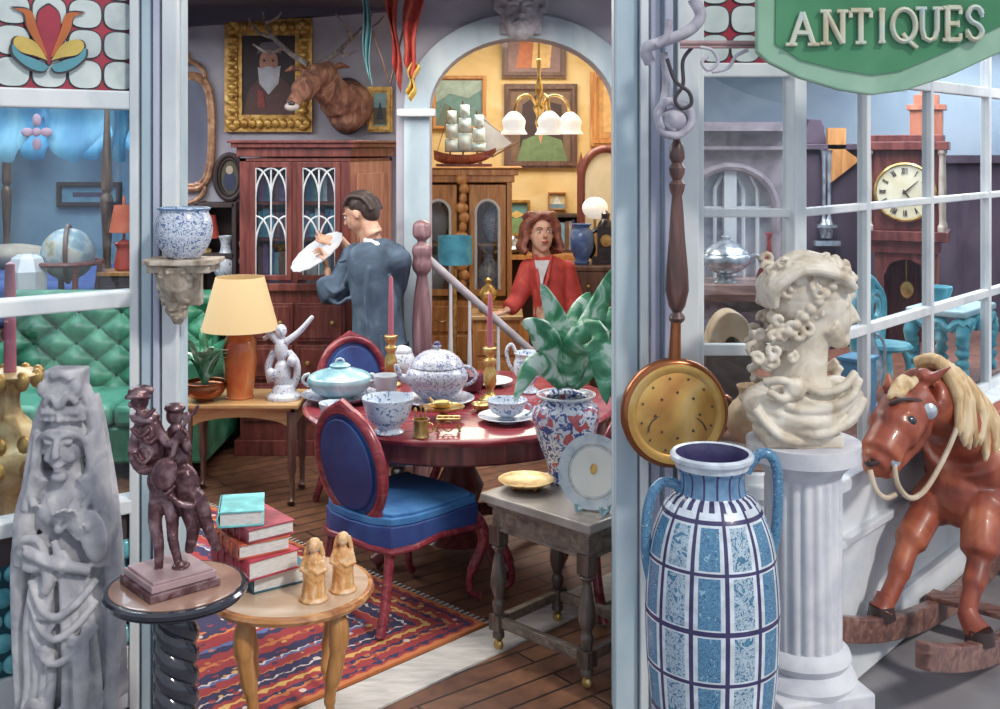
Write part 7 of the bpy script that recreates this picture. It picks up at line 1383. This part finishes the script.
m = MM(); cb(m, .02, .2, .1, .3, ht+.09, ht+.24); cb(m, .0, .22, .08, .32, ht+.24, ht+.27); cb(m, .04, .18, .12, .28, ht+.27, ht+.33); q = o_+fx_*.11+bx_*.2; m.lathe((q.x, q.y, ht+.33), [(.05, 0), (.03, .03), (.04, .06), (.001, .11)], 12); obj('pediment', m, cg, t, bevel=.004, smooth=False)
for u, v in ((-.2, -.005), (.2, -.005), (.2, .3)): q = o_+fx_*u+bx_*v; m = MM(); m.lathe((q.x, q.y, 0), smooth_path([(.022, hb), (.022, hb+.03), (.014, hb+.06), (.017, (hb+ht)/2), (.013, ht-.05), (.022, ht-.02), (.022, ht)], 3), 12); obj('hood_column', m, mot('pale_column', [(176, 150, 130), (214, 196, 180)], 9, .4), t)
dcn = o_-bx_*.0+Vector((0, 0, Z(192, d))); rot = (-bx_).to_track_quat('Z', 'Y').to_euler(); RM2 = Euler(rot).to_matrix()
m = MM(); m.lathe(dcn, [(.172, 0), (.175, .015), (.165, .022), (.158, .006)], 48, rot=rot, cap=False); obj('dial_rim', m, K['brass'], t)
m = MM(); m.lathe(dcn, [(.158, .008), (.001, .01)], 48, rot=rot, cap=False); dl = obj('dial', m, mot('yellowed_dial', [(222, 208, 160), (240, 232, 204)], 8, .4), t)
ROM = ['XII', 'I', 'II', 'III', 'IV', 'V', 'VI', 'VII', 'VIII', 'IX', 'X', 'XI']
xax = (RM2 @ Vector((1, 0, 0))); hx_ = Vector((fx_.x, fx_.y, 0)); up3 = Vector((0, 0, 1)); nrm3 = -bx_
m = MM()
for k, txt in enumerate(ROM):
    a = k*PI/6; rad = hx_*math.sin(a)+up3*math.cos(a); tan = hx_*math.cos(a)-up3*math.sin(a); c_ = dcn+nrm3*.012+rad*.125; n_ = len(txt); x_ = -(n_-1)/2
    for ch in txt:
        o2 = c_+tan*x_*.012
        st_ = {'I': [((0, -1), (0, 1))], 'V': [((-.35, 1), (0, -1)), ((0, -1), (.35, 1))], 'X': [((-.4, 1), (.4, -1)), ((-.4, -1), (.4, 1))]}[ch]
        for (a0_, b0_), (a1_, b1_) in st_: m.tube([o2+tan*a0_*.014+rad*b0_*.018, o2+tan*a1_*.014+rad*b1_*.018], .0028, 4)
        x_ += 1
obj('roman_numerals', m, K['dark'], dl)
for a, L_ in ((.85, .1), (2.5, .07)): m = MM(); m.tube([dcn+nrm3*.018-(hx_*math.sin(a)+up3*math.cos(a))*.015, dcn+nrm3*.018+(hx_*math.sin(a)+up3*math.cos(a))*L_], [.006, .002], 6); obj('clock_hand', m, K['dark'], dl)
wb_, wt_ = .55, hb-.06
m = MM(); cb(m, -.17, -.12, .02, .27, wb_, wt_); cb(m, .12, .17, .02, .27, wb_, wt_); cb(m, -.17, .17, .25, .27, wb_, wt_); cb(m, -.19, .19, 0, .29, wt_-.07, wt_)
ap = [(-.12, wt_-.07), (.12, wt_-.07), (.12, wt_-.2)]+[(.11*math.cos(PI*i/12), wt_-.2+.09*math.sin(PI*i/12)) for i in range(13)]+[(-.12, wt_-.2)]
m.prism([o_+fx_*u+bx_*.02+Vector((0, 0, z)) for u, z in ap], bx_*.02); cb(m, -.12, .12, .02, .04, wb_, wb_+.15); obj('trunk', m, ck, t, smooth=False)
m = MM(); cb(m, .171, .178, .05, .25, wb_+.05, wt_-.1); obj('trunk_panel', m, cg, t, smooth=False)
m = MM(); cb(m, -.21, .21, 0, .3, 0, wb_-.03); cb(m, -.23, .23, -.02, .31, 0, .09); cb(m, -.2, .2, .0, .3, wb_-.03, wb_); obj('plinth', m, ck, t, bevel=.006, smooth=False)
q = o_+bx_*.12; zq = Z(292, d); m = MM(); m.tube([(q.x, q.y, wt_-.1), (q.x, q.y, zq)], .005, 6); m.lathe((q.x, q.y-.01, zq), [(.001, -.012), (.035, -.008), (.04, 0), (.035, .008), (.001, .012)], 24, rot=rot, sy=1.35); obj('pendulum', m, K['brass'], t)
# turquoise ornate garden table, chair, pot on the deck
K['aquairon'] = mot('turquoise_painted_iron', [(36, 132, 158), (86, 178, 196), (160, 212, 220)], 12, .5, bmp=.4)
tp_ = Vector((2.34, 5.70, DZ)); ta = ba; ex_ = Vector((math.cos(ta), math.sin(ta), 0)); ey_ = Vector((-math.sin(ta), math.cos(ta), 0))
t = thing('garden_table', 'turquoise ornate cast iron table with scrolled legs in the bay', 'table', tuple(tp_)); zt_ = DZ+.36
V = lambda u, v, z: tp_+ex_*u+ey_*v+Vector((0, 0, z))
m = MM(); m.prism([V(-.24, -.15, .33), V(.24, -.15, .33), V(.24, .15, .33), V(-.24, .15, .33)], (0, 0, .035)); obj('tabletop', m, mot('pale_aqua_top', [(150, 196, 206), (196, 216, 222)], 8, .4), t, bevel=.01, smooth=False)
m = MM()
for v in (-.14, .14):
    m.tube([V(-.22+.44*i/22, v, .29+.018*math.sin(i*1.4)) for i in range(23)], .024, 8)
    for i in range(9): m.ell(V(-.2+.05*i, v, .305), (.02, .02, .024), seg=8)
for u in (-.22, .22): m.tube([V(u, -.14+.28*i/12, .29+.018*math.sin(i*1.4)) for i in range(13)], .024, 8)
obj('fretted_apron', m, K['aquairon'], t)
for u in (-.2, .2):
    for v in (-.12, .12):
        m = MM(); m.tube(smooth_path([tuple(V(u, v, .3)), tuple(V(u*1.1, v*1.1, .22)), tuple(V(u*.92, v, .12)), tuple(V(u*1.1, v*1.15, .022))], 5), [.036]*5+[.03]*5+[.024]*5+[.022], 10)
        for k in range(5): m.ell(V(u*1.04, v*1.04, .05+k*.05), (.038, .038, .024), seg=8)
        organic('leg', m, K['aquairon'], t, .006, 1)
p = tuple(V(-.12, .02, .366)); t = thing('turquoise_pot', 'small fluted turquoise pot standing on the turquoise iron table', 'pot', p); m = MM(); m.lathe(p, smooth_path([(.05, 0), (.05, .01), (.045, .03), (.062, .08), (.065, .1), (.055, .1), (.04, .06), (.001, .03)], 3), 36, flute=lambda i, a: 1+.05*math.cos(a*8)); obj('pot_body', m, K['aquairon'], t)
tq = Vector((1.83, 5.24, DZ)); V = lambda u, v, z: tq+ex_*u*1.15+ey_*v*.8+Vector((0, 0, z*1.1))
t = thing('garden_chair', 'turquoise scrolled iron garden chair left of the iron table', 'chair', tuple(tq))
m = MM(); m.lathe(V(0, 0, .2), [(.12, 0), (.13, .012), (.12, .026), (.001, .028)], 28); obj('seat', m, K['aquairon'], t)
m = MM()
for (cu, cz_, rr_) in ((-.07, .36, .075), (.07, .36, .075), (0, .44, .05), (-.1, .27, .05), (.1, .27, .05)):
    for w_ in (1, .55): m.tube([V(cu+rr_*w_*math.cos(a), .1, cz_+rr_*w_*math.sin(a)) for a in [2*PI*i/20 for i in range(20)]], .013, 8, closed=True)
m.tube(smooth_path([tuple(V(-.14, .1, .2)), tuple(V(-.16, .1, .38)), tuple(V(-.07, .1, .47)), tuple(V(0, .1, .5)), tuple(V(.07, .1, .47)), tuple(V(.16, .1, .38)), tuple(V(.14, .1, .2))], 5), .018, 8); obj('scrolled_back', m, K['aquairon'], t)
for a in (.6, 2.2, 3.9, 5.4): m = MM(); m.tube(smooth_path([tuple(V(.1*math.cos(a), .1*math.sin(a), .2)), tuple(V(.13*math.cos(a), .13*math.sin(a), .12)), tuple(V(.12*math.cos(a), .12*math.sin(a), .012))], 4), .015, 8); obj('leg', m, K['aquairon'], t)
p = dk(852, 440); t = thing('turquoise_box', 'plain turquoise upright box behind the horse ears', 'box', (1.55, 4.76, DZ)); m = MM(); m.box((1.55, 4.76, DZ+.13), (.13, .11, .26), rz=ta); m.box((1.55, 4.76, DZ+.265), (.15, .13, .02), rz=ta); obj('box_body', m, K['canopy'], t, bevel=.006, smooth=False)
p = (1.68, 5.0, DZ); t = thing('silver_ewer', 'slim silver and blue ewer beside the turquoise garden chair', 'ewer', p); lath('ewer_body', p, [(.05, 0), (.05, .01), (.02, .04), (.05, .12), (.06, .2), (.025, .3), (.03, .36), (.001, .37)], K['silver'], t)
m = MM(); m.tube([(p[0]+.02+.05*math.sin(a), p[1], p[2]+.25+.08*math.cos(a)) for a in [PI*i/10 for i in range(11)]], .007, 8); obj('handle', m, K['silver'], t)
# ================================================================ rocking horse on the pavement
PH = lambda x, y, d: P(x, y, d*.916)
K['chestnut'] = mot('chestnut_paint', [(96, 32, 22), (160, 66, 40), (206, 112, 70)], 6, .4, bmp=.1, coat=.15)
K['mane'] = mot('blond_horsehair', [(166, 120, 72), (212, 176, 124), (236, 216, 180)], 26, .7, bmp=.4, stretch=(1, 1, .3))
K['hoof'] = mot('dark_hoof', (56, 40, 40), 8, .4)
K['rocker'] = wood('rocker_wood', [(74, 44, 42), (122, 78, 68), (168, 120, 100)], 5, .4, 'X')
H0 = PH(935, 490, 4.72); hh_ = (B3[0]-A3[0], B3[1]-A3[1]); hn = Vector((hh_[0], hh_[1], 0)).normalized(); hs = Vector((hn.y, -hn.x, 0))      # hn towards the tail, hs towards the street
rh = thing('rocking_horse', 'chestnut rocking horse with blond mane and bridle on curved wooden rockers', 'rocking horse', (PH(960, 640, 4.8).x, 4.9, -.03))
B0 = PH(968, 478, 4.86)          # middle of the chest
m = MM(); G = lambda a, b_, c_: B0+(hn*a+hs*b_+Vector((0, 0, c_)))*.95
m.tube(smooth_path([tuple(G(-.06, 0, .02)), tuple(G(.06, 0, .0)), tuple(G(.3, 0, -.03)), tuple(G(.6, 0, -.01)), tuple(G(.82, 0, .02))], 4), [.13]*4+[.2]*4+[.19]*4+[.195]*4+[.15], 20)
m.ell(G(-.09, 0, -.04), (.12, .12, .14)); m.ell(G(-.02, .07, -.06), (.1, .1, .13)); m.ell(G(-.02, -.07, -.06), (.1, .1, .13))
nk = smooth_path([tuple(G(.02, 0, .06)), tuple(G(-.06, .0, .2)), tuple(PH(940, 408, 4.68)), tuple(PH(917, 393, 4.58))], 5); m.tube(nk, [.17]*5+[.13]*5+[.105]*5+[.09], 18, flat=1.15)
mz = PH(874, 464, 4.36)
m.tube(smooth_path([tuple(PH(919, 398, 4.55)), tuple(PH(905, 412, 4.5)), tuple(PH(890, 436, 4.42)), tuple(PH(878, 458, 4.37)), tuple(mz)], 5), [.085]*5+[.094]*5+[.076]*5+[.056]*5+[.05], 18)
m.ell(PH(913, 424, 4.52), (.07, .07, .085)); m.ell(PH(877, 465, 4.37), (.055, .05, .045)); m.ell(PH(885, 472, 4.39), (.035, .035, .025)); m.tube([PH(912, 438, 4.5), PH(890, 468, 4.41)], [.05, .032], 12)
for (x, y, d_) in ((908, 416, 4.385), (890, 416, 4.42)): m.tube([PH(x-6, y-1, d_), PH(x, y-3, d_-.004), PH(x+7, y, d_+.01)], .013, 8)
m.tube([PH(917, 397, 4.56), PH(918, 384, 4.54), PH(926, 372, 4.5)], [.03, .034, .03], 10); m.tube([PH(920, 388, 4.53), PH(934, 377, 4.5), PH(952, 366, 4.47)], [.028, .036, .006], 12, flat=.55); m.tube([PH(893, 398, 4.6), PH(889, 386, 4.62), PH(888, 371, 4.63)], [.026, .03, .006], 12, flat=.6)
def leg_h(pts, r_): m.tube(smooth_path([tuple(p_) for p_ in pts], 5), [r_[min(len(r_)-1, i//5)] for i in range((len(pts)-1)*5+1)], 14)
l1 = [G(-.06, -.08, -.05), PH(925, 515, 4.80), PH(907, 548, 4.72), PH(897, 578, 4.66), PH(886, 602, 4.62)]; leg_h(l1, [.09, .064, .045, .036, .034])
l2 = [G(.0, .09, -.06), PH(981, 520, 4.66), PH(979, 560, 4.58), PH(972, 590, 4.52), PH(966, 618, 4.48)]; leg_h(l2, [.1, .072, .044, .035, .032])
hf = [PH(880, 612, 4.6), PH(964, 634, 4.46)]
for sg_, z0_ in ((-.09, 0), (.09, 0)): leg_h([G(.78, sg_, -.02), G(.9, sg_*1.1, -.22), G(1.0, sg_*1.15, -.38), G(.98, sg_*1.2, -.52), G(1.08, sg_*1.25, -.62)], [.13, .08, .05, .038, .036])
organic('body', m, K['chestnut'], rh, .009, 3)
# rockers
rz_ = lambda a: .035+.143*(a-.5)**2
for sg_ in (-.17, .17):
    m = MM(); vs = []
    for i in range(49):
        a = -.95+2.9*i/48; q = B0+hn*a+hs*sg_; q.z = rz_(a)
        for (o1, z_) in ((-.026, -.05), (.026, -.05), (.026, .045), (-.026, .045)): vs.append(q+hs*o1+Vector((0, 0, z_)))
    m.add(vs, [(0, 1, 2, 3), (195, 194, 193, 192)]+[(i*4+k, i*4+(k+1) % 4, (i+1)*4+(k+1) % 4, (i+1)*4+k) for i in range(48) for k in range(4)]); obj('rocker', m, K['rocker'], rh, smooth=False, bevel=.008)
for a in (.12, 1.2, 1.75):
    q = B0+hn*a; q.z = rz_(a)+.046; m = MM(); m.prism([q-hn*.045-hs*.2, q+hn*.045-hs*.2, q+hn*.045+hs*.2, q-hn*.045+hs*.2], (0, 0, .022)); obj('cross_slat', m, K['rocker'], rh, smooth=False, bevel=.004)
ends = [(l1[-1], -.17), (l2[-1], .17), (G(1.08, -.1125, -.62), -.17), (G(1.08, .1125, -.62), .17)]
for lp, sg_ in ends:
    a_h = (Vector((lp.x, lp.y, 0))-Vector((B0.x, B0.y, 0))).dot(hn); q = B0+hn*(a_h-.02)+hs*sg_; q.z = rz_(a_h)+.045
    m = MM(); m.tube([lp+Vector((0, 0, .03)), lp.lerp(q, .5)+Vector((0, 0, .02)), q+Vector((0, 0, .03))], [.036, .042, .05], 14); obj('fetlock', m, K['chestnut'], rh); m = MM(); m.lathe(q, [(.054, 0), (.046, .05)], 16); obj('hoof', m, K['hoof'], rh)
# mane, forelock, tail
m = MM(); rng = random.Random(9)
nkp = [Vector(q) for q in nk]
for k in range(26):
    u = k/25; base_ = nkp[int((1-u)*(len(nkp)-1))]+Vector((0, 0, .1)); c0 = base_+hn*.05; L_ = rng.uniform(.2, .3)
    q = [c0-hs*.02, c0+hs*.06+Vector((0, 0, .02)), c0+hs*.13+hn*rng.uniform(-.02, .03)+Vector((0, 0, -.09)), c0+hs*.145+hn*rng.uniform(-.03, .05)+Vector((0, 0, -L_))]
    m.tube(smooth_path([tuple(x) for x in q], 4), [.03]*5+[.026]*4+[.018]*3+[.006], 7)
for k in range(8):
    c0 = PH(904+k*2, 384-abs(k-4), 4.56); q = [c0, c0+Vector((-.02, -.04, .015)), PH(892+k*2+rng.uniform(-2, 2), 389, 4.47), PH(888+k*2.2+rng.uniform(-3, 3), 398+rng.uniform(-3, 3), 4.44)]; m.tube(smooth_path([tuple(x) for x in q], 4), [.016]*8+[.011]*4+[.004], 7)
organic('mane', m, K['mane'], rh, .006, 0)
m = MM()
for k in range(8): m.tube(smooth_path([tuple(G(.93, 0, .06)), tuple(G(1.05, .01*k-.04, .08)), tuple(G(1.14, .015*k-.06, -.1)), tuple(G(1.12, .02*k-.08, -.4))], 4), [.03]*9+[.01]*4, 7)
organic('tail', m, K['mane'], rh, .008, 0)
# bridle and reins
K['leather'] = mot('dark_leather', (70, 50, 50), 10, .5); K['rein'] = mot('cream_cord', [(176, 150, 120), (218, 200, 174)], 14, .6)
m = MM(); m.tube([PH(877+11*math.cos(a)*1.0, 456+6*math.sin(a)-6*math.cos(a), 4.37-.055*math.sin(a)) for a in [2*PI*i/24 for i in range(24)]], .009, 6, closed=True)
m.tube(smooth_path([tuple(PH(889, 455, 4.33)), tuple(PH(904, 436, 4.39)), tuple(PH(921, 419, 4.44)), tuple(PH(926, 398, 4.48))], 4), .008, 6); m.tube(smooth_path([tuple(PH(889, 404, 4.42)), tuple(PH(905, 399, 4.40)), tuple(PH(925, 402, 4.46))], 4), .008, 6); obj('bridle', m, K['leather'], rh)
m = MM(); m.lathe(PH(929, 411, 4.44), [(.001, .018), (.018, .016), (.03, .006), (.03, 0)], 16, rot=(PI/2, 0, 0)); obj('rosette', m, K['silver'], rh); m = MM(); m.lathe(PH(895, 461, 4.33), [(.001, .01), (.02, .008), (.024, 0)], 14, rot=(PI/2, 0, .4)); obj('bit_ring', m, K['silver'], rh)
m = MM(); m.tube(smooth_path([tuple(PH(894, 463, 4.33)), tuple(PH(898, 485, 4.31)), tuple(PH(910, 498, 4.33)), tuple(PH(925, 490, 4.38)), tuple(PH(942, 462, 4.46)), tuple(PH(956, 430, 4.5)), tuple(PH(962, 404, 4.56))], 5), .010, 8); m.tube(smooth_path([tuple(PH(870, 470, 4.33)), tuple(PH(876, 490, 4.30)), tuple(PH(886, 498, 4.31)), tuple(PH(896, 494, 4.32))], 4), .010, 8); obj('reins', m, K['rein'], rh)
for (x, y, d_) in ((907, 419, 4.415), (889, 419, 4.44)): m = MM(); m.ell(PH(x+2, y+2, d_-.034), (.028, .022, .024)); e_ = obj('eye', m, K['ebony'], rh)
for x, y, d_ in ((869, 463, 4.325),): m = MM(); m.ell(PH(x, y, d_), (.01, .008, .013)); obj('nostril', m, K['hoof'], rh)
